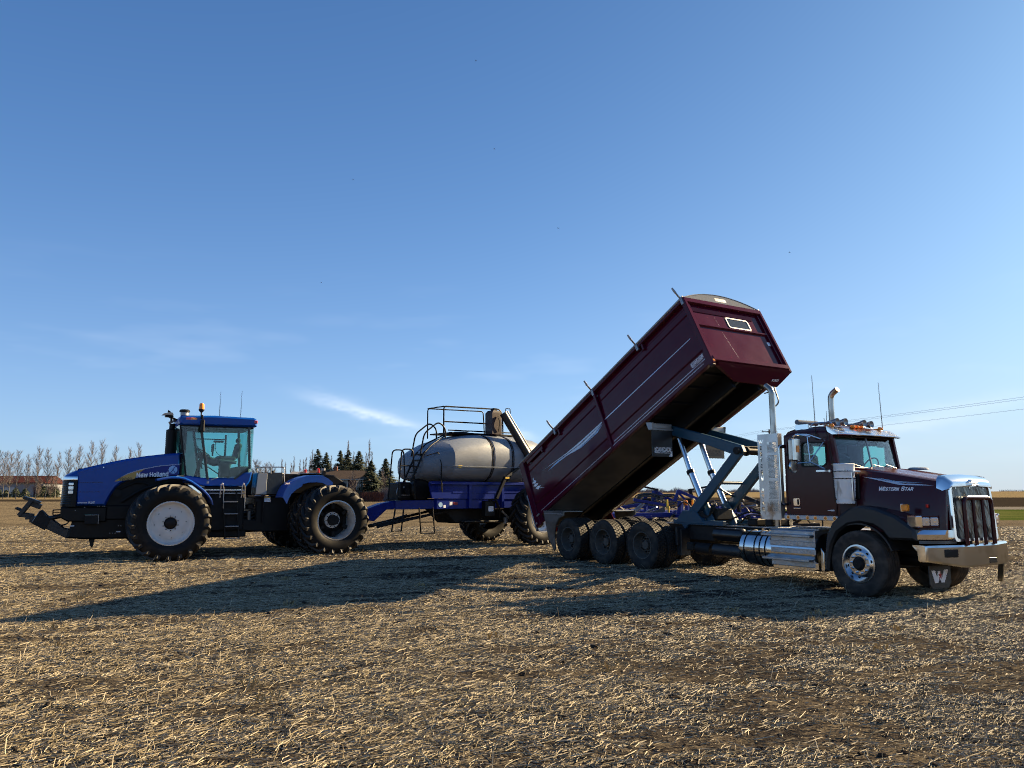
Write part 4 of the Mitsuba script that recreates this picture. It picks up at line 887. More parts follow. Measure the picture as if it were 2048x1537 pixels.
# floor, sloped undersides, sills, rear gate
B('floor', [box(0.05, L - 0.1, -W + 0.10, W - 0.10, 0.02, 0.06, 0.004)], 'dark')
for s in (-1, 1):
    f_ = (lambda m: m) if s < 0 else mirror
    B('slope_panel', f_(loft([np.array([[x, -W + 0.06, 0.0], [x, -W + 0.09, 0.02], [x, -0.42, -0.28], [x, -0.45, -0.31]]) for x in (0.10, 4.80)])), 'tan_metal', 20)
    B('box_sill', f_(box(0.0, L - 0.35, -0.44, -0.34, -0.33 if s else 0, 0.02, 0.01)), 'black')
    B('end_gusset', f_(pprism([(4.78, 0.0), (4.84, 0.0), (4.84, -0.02), (4.78, -0.02)], -W + 0.1, -0.45, 0.0)), 'dark')
    mf = tk.empty('mudflap')
    # flaps hang straight down from the box rail
    A('flap', f_(cat([pprism([(3.05, 2.42), (3.065, 2.42), (3.065, 3.02), (3.05, 3.02)], -1.12, -0.52, 0.004)])), 'fender_black', parent=mf)
    A('flap_hanger', f_(cat([box(3.03, 3.09, -1.14, -0.50, 3.00, 3.04, 0.006), pprism([(2.99, 3.0), (3.10, 3.0), (3.12, 3.16), (2.90, 3.18)], -1.15, -1.11, 0.005), box(2.95, 3.10, -1.10, -0.55, 3.04, 3.15, 0.01)])), 'galv', parent=mf)
    if s < 0:
        A('flap_lettering', place(flat(cancade(0.46, 0.095), 0.002), (3.0665, -1.02, 2.53), (0, 1, 0), (0, 0, 1)), 'decal_white', False, parent=mf)
        A('flap_corner', place(flat(Polygon([(0, 0), (0.11, 0), (0.11, 0.13)]), 0.002), (3.0665, -0.64, 2.425), (0, 1, 0), (0, 0, 1)), 'decal_white', False, parent=mf)
    else:
        A('flap_lettering', place(flat(cancade(0.46, 0.095), 0.002), (3.0665, 0.58, 2.53), (0, 1, 0), (0, 0, 1)), 'decal_dark', False, parent=mf)
A('mudflap_liner', [box(3.045, 3.049, 0.53, 1.11, 2.43, 3.0, 0.0)], 'galv')
B('floor_weld', [box(0.4, L - 0.4, 0.10, 0.16, -0.005, 0.02, 0.004)], 'steel')
B('floor_ribs', [box(x, x + 0.06, -W + 0.12, W - 0.12, -0.03, 0.018, 0.005) for x in (5.1, 5.7, 6.3, 6.8)], 'black')
B('tail_gate', [box(-0.04, 0.02, -W + 0.1, W - 0.1, 0.05, 1.62, 0.01)] + [box(-0.09, -0.04, y, y + 0.08, 0.05, 1.6) for y in (-0.8, -0.25, 0.25, 0.75)], 'maroon_box')
B('gate_chute', [box(-0.12, -0.04, -0.4, 0.4, 0.05, 0.55, 0.01)], 'galv')
B('hinge_plate', [pprism([(-0.02, -0.20), (0.34, -0.20), (0.30, 0.02), (0.02, 0.02)], s * (W - 0.02) - 0.02, s * (W - 0.02) + 0.02, 0.008) for s in (-1, 1)], 'maroon_box')
B('gate_latch', [cyl((0.02, -W - 0.04, -0.12), (0.02, -W, -0.12), 0.03), cyl((-0.03, -W - 0.05, -0.26), (-0.03, -W, -0.26), 0.022), box(0.10, 0.24, -W - 0.035, -W - 0.01, 0.03, 0.07)], 'galv')
B('box_ladder', [tube(rnd([(L - 0.52, 1.20, 0.12), (L - 0.62, 1.22, -0.42), (L - 0.90, 1.22, -0.42)], 0.1), 0.016, 6), tube([(L - 0.56, 1.20, -0.12), (L - 0.85, 1.21, -0.02)], 0.014, 6)], 'steel')
# splash aprons over the rear axle
for s in (-1, 1):
    f_ = (lambda m: m) if s < 0 else mirror
    ap = [(-1.10, 1.17), (-0.20, 1.17), (-0.20, 1.06), (-0.42, 0.98), (-0.55, 0.80), (-0.60, 0.55), (-0.57, 0.22), (-0.62, 0.17), (-0.88, 0.48), (-0.98, 0.80)]
    A('splash_apron', f_(pprism(ap, -1.20, -1.16, 0.006)), 'pale_metal')
    A('apron_rim', f_(cat([box(-1.05, -0.22, -1.215, -1.195, 1.09, 1.11, 0.004), box(-1.08, -0.25, -1.16, -0.55, 1.145, 1.168, 0.004)])), 'galv')
A('rear_hinge', [cyl((-1.2, -0.6, 1.02), (-1.2, 0.6, 1.02), 0.06), box(-1.3, -0.9, -0.48, -0.40, 0.80, 1.08), box(-1.3, -0.9, 0.40, 0.48, 0.80, 1.08)], 'dark')
A('tail_lamp', [box(-1.02, -0.99, -0.95, -0.75, 0.62, 0.74, 0.01)], 'red_lens')


# ================================================================ the articulated tractor
TRAC = frame(-7.54, 21.75, 208.73)
tt = Thing('articulated_tractor', 'blue articulated four wheel drive tractor with tall dual tyres and a glass cab', 'tractor', TRAC)
A = tt.add
RM = trimesh.transformations.rotation_matrix(math.radians(4.5), [0, 0, 1]); RM[0, 3] = 0.10   # the rear unit is steered a little at the joint
WD, WP = tractor_wheel(0.945, 0.515, 0.68, 'dish'), tractor_wheel(0.945, 0.515, 0.68, 'deep')
for sgn in (1, -1):
    for x, wh in ((2.035, WD), (-2.035, WP)):
        for off, nm in ((1.86, 'wheel'), (1.06, 'inner_wheel')):
            put_wheel(tt, wh if off > 1.5 else WP, (RM if x < 0 else np.eye(4)) @ tr(x, sgn * off, 0.895, sgn > 0, ang=0.13 + x + off), nm)
# hood
hp = [(4.10, 1.31), (4.12, 1.60), (4.13, 1.95), (4.16, 2.16), (4.09, 2.215), (3.75, 2.315), (3.40, 2.41), (3.04, 2.495), (2.60, 2.58), (2.15, 2.645), (1.76, 2.685), (1.74, 2.09), (2.02, 2.066), (2.35, 2.06), (2.65, 2.025), (2.86, 1.985), (3.01, 1.93), (3.14, 1.85), (3.24, 1.75), (3.34, 1.57), (3.40, 1.42), (3.443, 1.30)]
A('hood', pprism(hp, -0.62, 0.62, 0.07, 0.055), 'blue', 40)
def nose_plan(k, x0=4.10):
    return [(x0, 0.62 * k), (4.20, 0.60 * k), (4.30, 0.53 * k), (4.38, 0.40 * k), (4.42, 0.2 * k), (4.43, 0), (4.42, -0.2 * k), (4.38, -0.40 * k), (4.30, -0.53 * k), (4.20, -0.60 * k), (x0, -0.62 * k)]
def stackz(levels):
    return loft([np.array([[c + (x - c) * sx, y * sy, z] for x, y in nose_plan(1)]) for z, sx, sy, c in levels])
A('nose', stackz([(2.03, 0.97, 1.0, 4.1), (2.08, 0.86, 0.99, 4.1), (2.14, 0.55, 0.97, 4.1), (2.19, 0.2, 0.94, 4.1)]), 'blue', 40)
A('nose_trim', stackz([(1.945, 1.0, 1.01, 4.08), (1.96, 1.02, 1.015, 4.08), (2.02, 1.0, 1.015, 4.08), (2.045, 0.93, 0.99, 4.08)]), 'chrome', 40)
gr = A('front_grille', stackz([(1.29, 1.04, 1.0, 4.1), (1.33, 1.06, 1.0, 4.1), (1.93, 1.0, 1.0, 4.1), (1.945, 0.96, 0.98, 4.1)]), 'black', 40)
A('grille_slat', [tube([(x + 0.012, y * 1.01, z) for x, y in nose_plan(1, 4.12)[1:-1]], 0.008, 5) for z in np.arange(1.36, 1.93, 0.055)], 'black_gloss', 60, parent=gr)
for s in (1, -1):
    for z0, z1 in ((1.60, 1.69), (1.705, 1.80), (1.815, 1.88)):
        A('headlight', beam((4.175, s * 0.618, (z0 + z1) / 2), (4.285, s * 0.555, (z0 + z1) / 2), 0.05, z1 - z0, c=0.012), 'lens')
    A('lamp_bezel', beam((4.155, s * 0.612, 1.74), (4.305, s * 0.535, 1.74), 0.035, 0.33, c=0.012), 'dark')
A('hood_gasket', [box(1.70, 1.76, -0.60, 0.60, 2.1, 2.66, 0.01)], 'black')
# side markings on the near side of the hood
ys = 0.6215
def side_dec(part, poly, mat, d=0.003, label=None, y=ys):
    return A(part, sheet(poly if not isinstance(poly, list) else Polygon(poly), y, y + d), mat, False, label=label)
side_dec('gold_swoosh', [(3.29, 1.915), (3.15, 2.02), (2.98, 2.11), (2.70, 2.215), (2.60, 2.235), (2.72, 2.15), (2.80, 2.05), (2.83, 1.985), (3.05, 1.945)], 'gold')
side_dec('blue_panel', [(2.60, 2.238), (2.72, 2.153), (2.80, 2.05), (2.825, 2.0), (2.65, 2.045), (2.35, 2.08), (1.80, 2.085), (1.77, 2.36), (2.2, 2.325)], 'blue_frame', 0.002)
side_dec('silver_line', [(3.15, 2.023), (2.98, 2.115), (2.70, 2.22), (2.3, 2.315), (1.74, 2.385), (1.74, 2.395), (2.3, 2.325), (2.70, 2.23), (2.99, 2.123)], 'decal_silver')
def words(s, h, x_left, z, width, mat, part='lettering', shear=0.0, label=None, dy=0.004, bold=True):
    p = text_poly(s, h, bold); b = p.bounds
    p = affinity.scale(p, width / (b[2] - b[0]), 1, origin=(0, 0))
    m = flat(p, 0.003)
    return A(part, place(m, (x_left, ys + dy - 0.001, z), (-1, 0, 0.055), (0, 0, 1), shear), mat, False, label=label)
words('New Holland', 0.115, 2.79, 2.025, 0.75, 'decal_white', 'hood_lettering', label='white lettering New Holland on the hood side')
words('T9060', 0.070, 3.19, 1.935, 0.30, 'decal_dark', 'model_number')
words('PLUS', 0.05, 3.84, 1.36, 0.14, 'decal_white', 'power_badge', 0.2)
side_dec('badge_line', [(4.07, 1.375), (4.07, 1.392), (3.855, 1.392), (3.855, 1.375)], 'decal_silver')
leaf = unary_union([Point(1.93, 2.235).buffer(0.105).intersection(sbox(1.80, 2.12, 1.93, 2.36)), Point(1.93, 2.235).buffer(0.105).intersection(sbox(1.935, 2.12, 2.06, 2.36))]).difference(Polygon([(1.99, 2.13), (2.005, 2.14), (1.88, 2.33), (1.865, 2.32)])).difference(Polygon([(1.86, 2.14), (1.875, 2.13), (1.94, 2.25), (1.93, 2.26)]))
side_dec('leaf_emblem', leaf, 'decal_pale', 0.005)
side_dec('hood_line', [(4.06, 1.885), (4.06, 1.896), (3.55, 1.90), (3.55, 1.89)], 'decal_dark', 0.0015)
side_dec('hood_line', [(4.06, 1.645), (4.06, 1.655), (3.60, 1.66), (3.60, 1.65)], 'decal_dark', 0.0015)
A('hood_knob', [cyl((3.55, 0.60, 2.27), (3.55, 0.645, 2.27), 0.013, 8)], 'chrome')
A('hood_bump', [box(3.95, 4.12, -0.25, 0.25, 2.18, 2.25, 0.02)], 'black')
# front frame, belly and push blade arm
A('front_frame', [box(2.2, 4.30, -0.50, 0.50, 0.95, 1.32, 0.03), pprism([(4.42, 1.28), (4.42, 1.02), (4.25, 0.92), (3.4, 0.9), (3.4, 1.28)], -0.55, 0.55, 0.03), pprism([(4.15, 0.95), (4.25, 0.52), (3.9, 0.48), (2.6, 0.46), (1.0, 0.55), (1.0, 1.1), (2.2, 1.3)], -0.45, 0.45, 0.04)], 'black')
A('engine_block', [box(1.6, 3.6, -0.45, 0.45, 1.2, 2.05, 0.05), cyl((3.2, 0.45, 1.62), (3.2, 0.52, 1.62), 0.10), tube(rnd([(3.1, 0.48, 1.4), (2.6, 0.52, 1.75), (2.0, 0.5, 1.9)], 0.2), 0.04), tube(rnd([(3.2, 0.47, 1.7), (2.7, 0.50, 1.95), (2.2, 0.48, 1.7)], 0.2), 0.03)], 'dark')
A('side_box', [box(3.58, 3.88, 0.50, 0.72, 0.86, 1.075, 0.01)], 'dark')
A('box_edge', [box(3.57, 3.885, 0.50, 0.73, 1.077, 1.088, 0.002), box(3.572, 3.585, 0.715, 0.727, 0.86, 1.076, 0.002)], 'steel')
A('frame_bolts', [cyl((x, 0.50, z), (x, 0.565, z), 0.011, 6) for x, z in ((3.62, 1.295), (3.58, 1.295), (3.50, 1.295), (3.46, 1.295), (3.06, 0.80), (3.12, 0.80), (3.30, 0.62), (3.24, 0.62), (3.18, 0.62), (4.1, 1.2), (3.9, 1.27))], 'galv')
A('frame_stickers', [box(3.06, 3.16, 0.452, 0.455, 0.635, 0.665, 0.001), box(4.10, 4.19, 0.452, 0.455, 0.80, 0.83, 0.001)], 'decal_white')
A('front_step', [pprism([(3.76, 0.47), (3.70, 0.26), (3.66, 0.26), (3.62, 0.47)], 0.25, 0.33, 0.006)], 'black')
for y in (-0.34, 0.34):
    A('push_arm', [pprism([(4.25, 0.51), (4.20, 0.72), (4.30, 0.74), (4.86, 1.20), (5.00, 0.91)], y - 0.05, y + 0.05, 0.01)], 'fender_black')
A('push_frame', [beam((4.96, -0.42, 0.97), (4.96, 0.42, 0.97), 0.14, 0.16), beam((5.02, -0.36, 0.98), (5.02, 0.36, 0.98), 0.1, 0.14)], 'fender_black')
for y in (-0.42, 0.42):
    A('arm_plate', pprism([(4.84, 1.21), (5.01, 0.89), (4.72, 0.72), (4.62, 0.98)], y - 0.02, y + 0.02, 0.008), 'dark')
A('plate_edge', [beam((4.852, 0.445, 1.21), (5.0, 0.445, 0.93), 0.012, 0.012)], 'galv')
for y in (-0.30, 0.30):
    A('hitch_post', [beam((5.05, y, 1.46), (5.30, y, 1.08), 0.09, 0.12, (0, 1, 0)), beam((5.0, y, 1.06), (5.30, y, 1.10), 0.07, 0.10)], 'fender_black')
A('hitch_head', [beam((5.24, 0, 1.52), (4.88, 0, 1.38), 0.62, 0.07), beam((5.10, 0, 1.38), (4.86, 0, 1.28), 0.5, 0.12), cyl((5.39, 0.2, 1.26), (5.18, 0.2, 1.17), 0.028), cyl((5.39, -0.2, 1.26), (5.18, -0.2, 1.17), 0.028), beam((5.10, -0.34, 1.02), (5.10, 0.34, 1.02), 0.12, 0.08)], 'fender_black')
A('hitch_plate', [beam((5.15, 0.352, 1.32), (5.06, 0.352, 1.19), 0.006, 0.05, (0, 1, 0))], 'pale_metal')
for y in (-0.22, 0.22):
    A('lift_cylinder', [cyl((4.68, y, 0.99), (4.15, y, 1.12), 0.055, 14), cyl((4.80, y, 0.96), (4.6, y, 1.01), 0.03, 10)], 'fender_black')
A('bumper_bar', [tube(rnd([(4.35, 0.40, 1.10), (4.58, 0.40, 1.08), (4.58, 0.40, 1.21), (4.35, 0.40, 1.22)], 0.04), 0.016, 6), tube([(4.58, 0.40, 1.15), (4.3, 0.40, 1.15)], 0.012, 6), tube([(4.58, 0.40, 1.20), (4.58, -0.40, 1.20)], 0.016, 6)], 'black')
A('hoses', [tube(rnd([(4.6, 0.1 * i, 0.95), (4.45, 0.12 * i, 0.80), (4.25, 0.1 * i, 0.85), (4.2, 0.1 * i, 1.0)], 0.1), 0.014, 6) for i in (-2, -1, 1, 2)], 'hose_dark')
# cab ------------------------------------------------------------
cy = 0.86
cab = A('cab', [pprism([(1.66, 2.10), (1.45, 2.06), (1.10, 2.02), (0.40, 2.02), (0.15, 2.18), (-0.04, 2.19), (0.0, 1.95), (0.09, 1.81), (1.10, 1.81), (1.66, 1.9)], -cy, cy, 0.03)], 'blue', 30)
A('roof', [pprism([(1.86, 3.44), (1.88, 3.55), (1.83, 3.655), (1.0, 3.69), (-0.02, 3.675), (-0.09, 3.64), (-0.11, 3.44), (-0.05, 3.42), (1.8, 3.40)], -0.90, 0.90, 0.07, 0.05)], 'blue', 35, parent=cab)
A('roof_trim', [box(-0.02, 1.80, -0.87, 0.87, 3.37, 3.41, 0.01)], 'black', parent=cab)
for s in (1, -1):
    y = s * (cy - 0.03)
    A('front_post', beam((1.83, y, 3.40), (1.63, y, 2.06), 0.05, 0.055, (0, 1, 0)), 'blue' if 0 else 'black', parent=cab)
    A('middle_post', beam((1.33, y, 3.40), (1.09, y, 1.98), 0.06, 0.10, (0, 1, 0)), 'black_gloss', parent=cab)
    A('rear_post', [beam((0.10, y, 3.42), (0.03, y, 2.28), 0.06, 0.085, (0, 1, 0)), beam((0.04, y, 2.32), (0.42, y, 2.0), 0.05, 0.08, (0, 1, 0)), beam((1.30, y, 3.37), (0.1, y, 3.395), 0.05, 0.06, (0, 1, 0))], 'black_gloss', parent=cab)
    yy = s * (cy + 0.001)
    A('side_pane', sheet(Polygon([(1.81, 3.38), (1.62, 2.09), (1.12, 2.03), (1.33, 3.38)]), min(yy, yy + 0.0005), max(yy, yy + 0.0005)), 'glass_dim', False, parent=cab)
    A('door_pane', sheet(Polygon([(1.30, 3.36), (1.07, 2.03), (0.40, 2.02), (0.06, 2.30), (0.10, 3.38)]), min(yy, yy + 0.0005), max(yy, yy + 0.0005)), 'glass', False, parent=cab)
    m = loft([np.array([[0.07 if z > 3 else 0.02, s * (cy - 0.02), z], [-0.045 if z > 3 else -0.03, s * (cy - 0.10), z]]) for z in (2.2, 3.40)], cap=False)
    A('quarter_pane', m, 'glass', False, parent=cab)
    A('wiper_arm', [tube([(-0.05, s * 0.3, 3.35), (-0.09, s * 0.25, 2.95), (-0.06, s * 0.2, 2.7)], 0.012, 5)], 'black', parent=cab)
A('rear_pane', loft([np.array([[x, -cy + 0.10, z], [x, cy - 0.10, z]]) for x, z in ((-0.03, 2.2), (-0.046, 3.40))], cap=False), 'glass', False, parent=cab)
A('windscreen', loft([np.array([[x, -cy + 0.05, z], [x + 0.05, 0, z], [x, cy - 0.05, z]]) for x, z in ((1.66, 2.09), (1.85, 3.40))], cap=False), 'glass', False, parent=cab)
A('door_handle', [beam((1.02, cy + 0.03, 1.975), (0.86, cy + 0.05, 2.03), 0.025, 0.025), box(1.06, 1.12, cy + 0.0, cy + 0.03, 1.88, 1.93, 0.008)], 'galv', parent=cab)
A('far_frame', [beam((1.25, -0.80, 3.16), (0.42, -0.80, 3.16), 0.03, 0.03), beam((0.45, -0.80, 3.30), (0.45, -0.80, 2.2), 0.04, 0.05), beam((1.2, -0.80, 2.62), (0.45, -0.80, 2.62), 0.03, 0.03), beam((1.2, -0.8, 2.95), (1.05, -0.8, 2.3), 0.03, 0.03), beam((1.1, -0.8, 2.5), (0.5, -0.8, 2.1), 0.03, 0.03)], 'black', parent=cab)
A('cab_floor', [box(0.0, 1.6, -0.82, 0.82, 1.95, 2.03, 0.01), box(0.02, 0.30, -0.75, 0.75, 2.0, 2.35, 0.03)], 'interior', parent=cab)
A('operator_seat', [box(0.30, 0.80, -0.28, 0.28, 2.52, 2.64, 0.05), rotm(box(0.22, 0.36, -0.26, 0.26, 2.58, 3.02, 0.05), -0.18, [0, 1, 0], (0.3, 0, 2.58)), box(0.18, 0.28, -0.14, 0.14, 3.02, 3.16, 0.04), box(0.42, 0.70, -0.18, 0.18, 2.05, 2.53, 0.03)], 'seat', parent=cab)
A('console', [pprism([(0.30, 2.55), (0.85, 2.62), (1.0, 2.70), (0.98, 2.45), (0.8, 2.38), (0.32, 2.42)], -0.55, -0.33, 0.03), pprism([(0.30, 2.50), (0.78, 2.55), (0.75, 2.42), (0.32, 2.42)], 0.33, 0.45, 0.03)], 'cab_trim', parent=cab)
A('monitor', [box(0.82, 0.86, -0.62, -0.25, 2.78, 3.00, 0.015), cyl((0.84, -0.4, 2.66), (0.84, -0.4, 2.8), 0.02), box(0.52, 0.80, -0.7, -0.62, 3.06, 3.12, 0.015), tube(rnd([(0.74, -0.66, 3.06), (0.72, -0.66, 2.75), (0.5, -0.66, 2.65)], 0.2), 0.010, 5)], 'black', parent=cab)
A('steering_column', [cyl((1.30, 0.0, 2.05), (1.14, 0.0, 2.72), 0.05), tube([(1.13 + 0.16 * math.cos(t), 0.20 * math.sin(t), 2.74 + 0.10 * math.cos(t)) for t in np.linspace(0, 2 * math.pi, 21)[:-1]], 0.015, 6, True), box(1.12, 1.28, -0.12, 0.12, 2.60, 2.74, 0.03)], 'black', parent=cab)
A('cab_lamp', [box(1.60, 1.72, cy - 0.2, cy + 0.045, 3.545, 3.60, 0.008), box(-0.115, -0.02, cy - 0.16, cy + 0.045, 3.52, 3.60, 0.012)], 'red_lens', parent=cab)
A('amber_lamp', [box(1.44, 1.60, cy - 0.2, cy + 0.048, 3.548, 3.602, 0.008)], 'amber', parent=cab)
A('side_mirror', [rotm(box(1.27, 1.37, 0.93, 1.17, 3.22, 3.55, 0.03), 0.0, [0, 0, 1]), tube(rnd([(1.35, 0.90, 3.62), (1.33, 1.05, 3.66), (1.32, 1.05, 3.55)], 0.03), 0.014, 6), box(1.30, 1.36, 0.90, 1.0, 3.58, 3.68, 0.015)], 'black')
bc = A('beacon', [lathe([(0.001, 0.17), (0.045, 0.165), (0.06, 0.14), (0.066, 0.02), (0.066, 0.0)], 18, 'z', (1.335, 0.80, 3.845))], 'amber', 40)
A('beacon_base', [lathe([(0.075, 0.03), (0.075, 0.0), (0.03, -0.05), (0.018, -0.06), (0.018, -0.2)], 16, 'z', (1.335, 0.80, 3.82))], 'black', 40, parent=bc)
A('exhaust_muffler', [lathe([(0.07, 2.60), (0.145, 2.66), (0.145, 3.34), (0.075, 3.38), (0.072, 3.52), (0.001, 3.52)], 24, 'z', (1.94, -0.30, 0)), cyl((1.80, -0.3, 3.25), (1.94, -0.3, 3.25), 0.02)], 'black')
A('muffler_cap', [beam((2.03, -0.3, 3.54), (1.85, -0.3, 3.62), 0.14, 0.06)], 'steel')
A('air_intake', [lathe([(0.001, 3.87), (0.10, 3.87), (0.135, 3.84), (0.135, 3.80), (0.09, 3.79)], 24, 'z', (1.70, 0.3, 0)), cyl((1.70, 0.3, 2.7), (1.70, 0.3, 3.79), 0.09, 20)], 'black')
A('intake_bowl', lathe([(0.095, 3.70), (0.105, 3.71), (0.105, 3.79), (0.095, 3.795)], 24, 'z', (1.70, 0.3, 0)), 'galv')
gpsk = A('guidance_receiver', [hull([(2.24, -0.12, 3.72), (2.24, 0.12, 3.72), (1.96, -0.14, 3.73), (1.96, 0.14, 3.73), (2.18, -0.1, 3.77), (2.18, 0.1, 3.77), (1.98, -0.12, 3.79), (1.98, 0.12, 3.79)])], 'tarp')
A('receiver_bracket', [box(1.95, 2.16, -0.10, 0.10, 3.67, 3.715, 0.01), beam((2.05, -0.05, 3.69), (1.80, -0.05, 3.58), 0.12, 0.05), beam((2.0, 0.02, 3.66), (2.0, 0.02, 3.55), 0.05, 0.05), hull([(2.1, 0.0, 3.79), (2.1, 0.03, 3.79), (2.0, 0.0, 3.80), (2.0, 0.03, 3.80), (2.09, 0.0, 3.87), (2.09, 0.03, 3.87)])], 'black', parent=gpsk)
for x, y, z1 in ((0.80, 0.3, 4.42), (0.11, -0.5, 4.58)):
    A('antenna', [tube([(x + 0.01, y, 3.66), (x, y, z1)], [0.009, 0.004], 5)], 'black')
# front fender over the inner tyre
def fender(pts, y0, y1, t=0.03):
    P = np.array(pts); d = np.gradient(P, axis=0); d /= np.linalg.norm(d, axis=1, keepdims=True); n = np.stack([-d[:, 1], d[:, 0]], 1)
    if n[len(n) // 2, 1] > 0: n = -n
    r = []
    for p, q in zip(P, P + n * t):
        r.append(np.array([[p[0], y0, p[1] - 0.03], [p[0], y0 + 0.05, p[1]], [p[0], y1 - 0.05, p[1]], [p[0], y1, p[1] - 0.03], [q[0] , y1, q[1] - 0.03], [q[0], y1 - 0.05, q[1]], [q[0], y0 + 0.05, q[1]], [q[0], y0, q[1] - 0.03]]))
    return loft(r)
fp = [(2.35, 1.985), (2.20, 2.02), (2.02, 2.05), (1.85, 2.05), (1.70, 2.02), (1.53, 1.945), (1.38, 1.84), (1.24, 1.73), (1.11, 1.60), (1.03, 1.48), (0.985, 1.36)]
for s in (1, -1):
    m = fender(fp, 0.72, 1.42)
    A('front_fender', m if s > 0 else mirror(m), 'blue_fender', 40)
# platform, tank, ladder between the wheels
A('cab_tank', [box(0.12, 1.02, -0.80, 0.84, 0.62, 1.70, 0.04), box(0.02, 1.1, -0.7, 0.7, 0.45, 0.75, 0.03)], 'dark')
A('platform', [box(0.14, 1.05, 0.30, 1.02, 1.675, 1.705, 0.006), box(0.14, 1.05, 0.86, 1.0, 1.60, 1.635, 0.006)], 'steel')
A('platform_box', [box(0.10, 1.12, -0.8, 0.8, 1.72, 1.80, 0.02)], 'black')
ld = A('ladder', [beam((0.71, 1.0, 1.66), (0.60, 1.0, 0.42), 0.05, 0.05), beam((0.37, 1.0, 1.66), (0.25, 1.0, 0.42), 0.05, 0.05)], 'black')
for z in (1.395, 1.08, 0.75, 0.44):
    x = 0.60 + (z - 0.42) / 1.24 * 0.11
    A('ladder_step', beam((x + 0.0, 1.0, z), (x - 0.35, 1.0, z), 0.16, 0.03), 'steel', parent=ld)
for x in (0.745, 0.20):
    A('hand_rail', tube(rnd([(x + 0.04, 1.03, 1.50), (x + 0.03, 1.06, 1.84), (x - 0.01, 1.04, 1.90), (x - 0.05, 1.02, 1.75), (x - 0.06, 1.02, 1.22)], 0.05), 0.014, 7), 'stack', 60)
def A(part, mesh, mat, smooth=35, parent=None, label=None):
    return tt.add(part, mesh, mat, smooth, parent, label, M=RM)
# articulation and rear frame
A('rear_frame', [box(-3.0, 0.2, -0.42, 0.42, 0.56, 1.10, 0.04), pprism([(0.15, 0.62), (-0.5, 0.57), (-1.2, 0.57), (-1.2, 1.55), (-0.25, 1.50), (-0.25, 0.9), (0.15, 0.95)], -0.72, 0.72, 0.03), box(-3.05, -1.0, -0.5, 0.5, 1.0, 1.75, 0.05)], 'black')
A('axle', cyl((-2.035, -2.0, 0.895), (-2.035, 2.0, 0.895), 0.13), 'black')
tt.add('axle', cyl((2.035, -2.0, 0.895), (2.035, 2.0, 0.895), 0.13), 'black')
A('articulation_joint', [cyl((0.0, 0, 0.5), (0.0, 0, 1.45), 0.12), cyl((0.35, 0.45, 1.1), (-0.5, 0.5, 1.05), 0.06), box(-0.20, -0.02, 0.50, 0.72, 1.18, 1.34, 0.03)], 'black')
A('filter_canister', [lathe([(0.001, 0.86), (0.05, 0.86), (0.055, 0.88), (0.055, 1.13), (0.001, 1.14)], 16, 'z', (-0.09, 0.66, 0))], 'pale_metal')
A('hydraulic_hoses', [tube(rnd([(0.25, 0.35 + 0.08 * i, 0.9 + 0.09 * i), (0.0, 0.62, 0.75 + 0.11 * i), (-0.12, 0.68, 0.85 + 0.1 * i), (-0.35, 0.6, 0.95 + 0.09 * i)], 0.1), 0.02, 6) for i in range(5)], 'hose_dark')
A('side_tank', [pprism([(-0.20, 1.57), (-0.24, 2.16), (-0.27, 2.19), (-0.93, 2.19), (-0.96, 2.16), (-0.96, 1.57)], 0.30, 0.80, 0.03)], 'black_gloss')
A('tank_panel', [pprism([(-0.205, 1.585), (-0.245, 2.15), (-0.27, 2.165), (-0.50, 2.165), (-0.50, 1.585)], 0.798, 0.815, 0.008)], 'galv')
A('far_tank', [pprism([(-0.20, 1.57), (-0.24, 2.16), (-0.27, 2.19), (-0.93, 2.19), (-0.96, 2.16), (-0.96, 1.57)], -0.80, -0.30, 0.03)], 'black_gloss')
A('rear_deck', [pprism([(-0.97, 1.6), (-0.97, 2.17), (-1.5, 2.16), (-2.1, 2.19), (-2.5, 2.15), (-2.9, 1.9), (-2.9, 1.6)], -0.58, 0.58, 0.03)], 'black')
A('deck_edge', [box(-2.18, -1.45, 0.50, 0.60, 2.175, 2.20, 0.004)], 'steel')
A('tank_rail', [tube(rnd([(-0.33, 0.72, 2.19), (-0.34, 0.72, 2.335), (-0.98, 0.72, 2.345), (-0.99, 0.80, 1.85)], 0.05), 0.017, 7), tube(rnd([(-0.60, 0.78, 2.1), (-0.61, 0.78, 2.34)], 0.05), 0.017, 7), tube(rnd([(-0.33, 0.72, 2.335), (-0.33, 0.35, 2.335), (-0.34, 0.35, 2.19)], 0.04), 0.015, 7)], 'stack', 60)
A('tank_cap', [cyl((-0.70, 0.6, 2.19), (-0.70, 0.6, 2.25), 0.06, 14)], 'dark')
A('mount_post', [cyl((-0.43, 0.80, 0.82), (-0.43, 0.80, 1.57), 0.018), box(-0.40, 0.0, 0.70, 0.86, 1.50, 1.56, 0.01), box(-0.32, -0.20, 0.74, 0.80, 1.38, 1.49, 0.01)], 'dark')
A('warning_sticker', box(-0.64, -0.47, 0.722, 0.728, 1.38, 1.52, 0.001), 'decal_white')
A('sticker_band', box(-0.64, -0.47, 0.7275, 0.7295, 1.495, 1.517, 0.0005), 'yellow')
rp = [(-0.76, 1.53), (-0.80, 1.66), (-0.87, 1.80), (-1.0, 1.92), (-1.15, 2.01), (-1.32, 2.075), (-1.49, 2.115), (-1.70, 2.125), (-1.88, 2.105), (-2.03, 2.03), (-2.16, 1.93)]
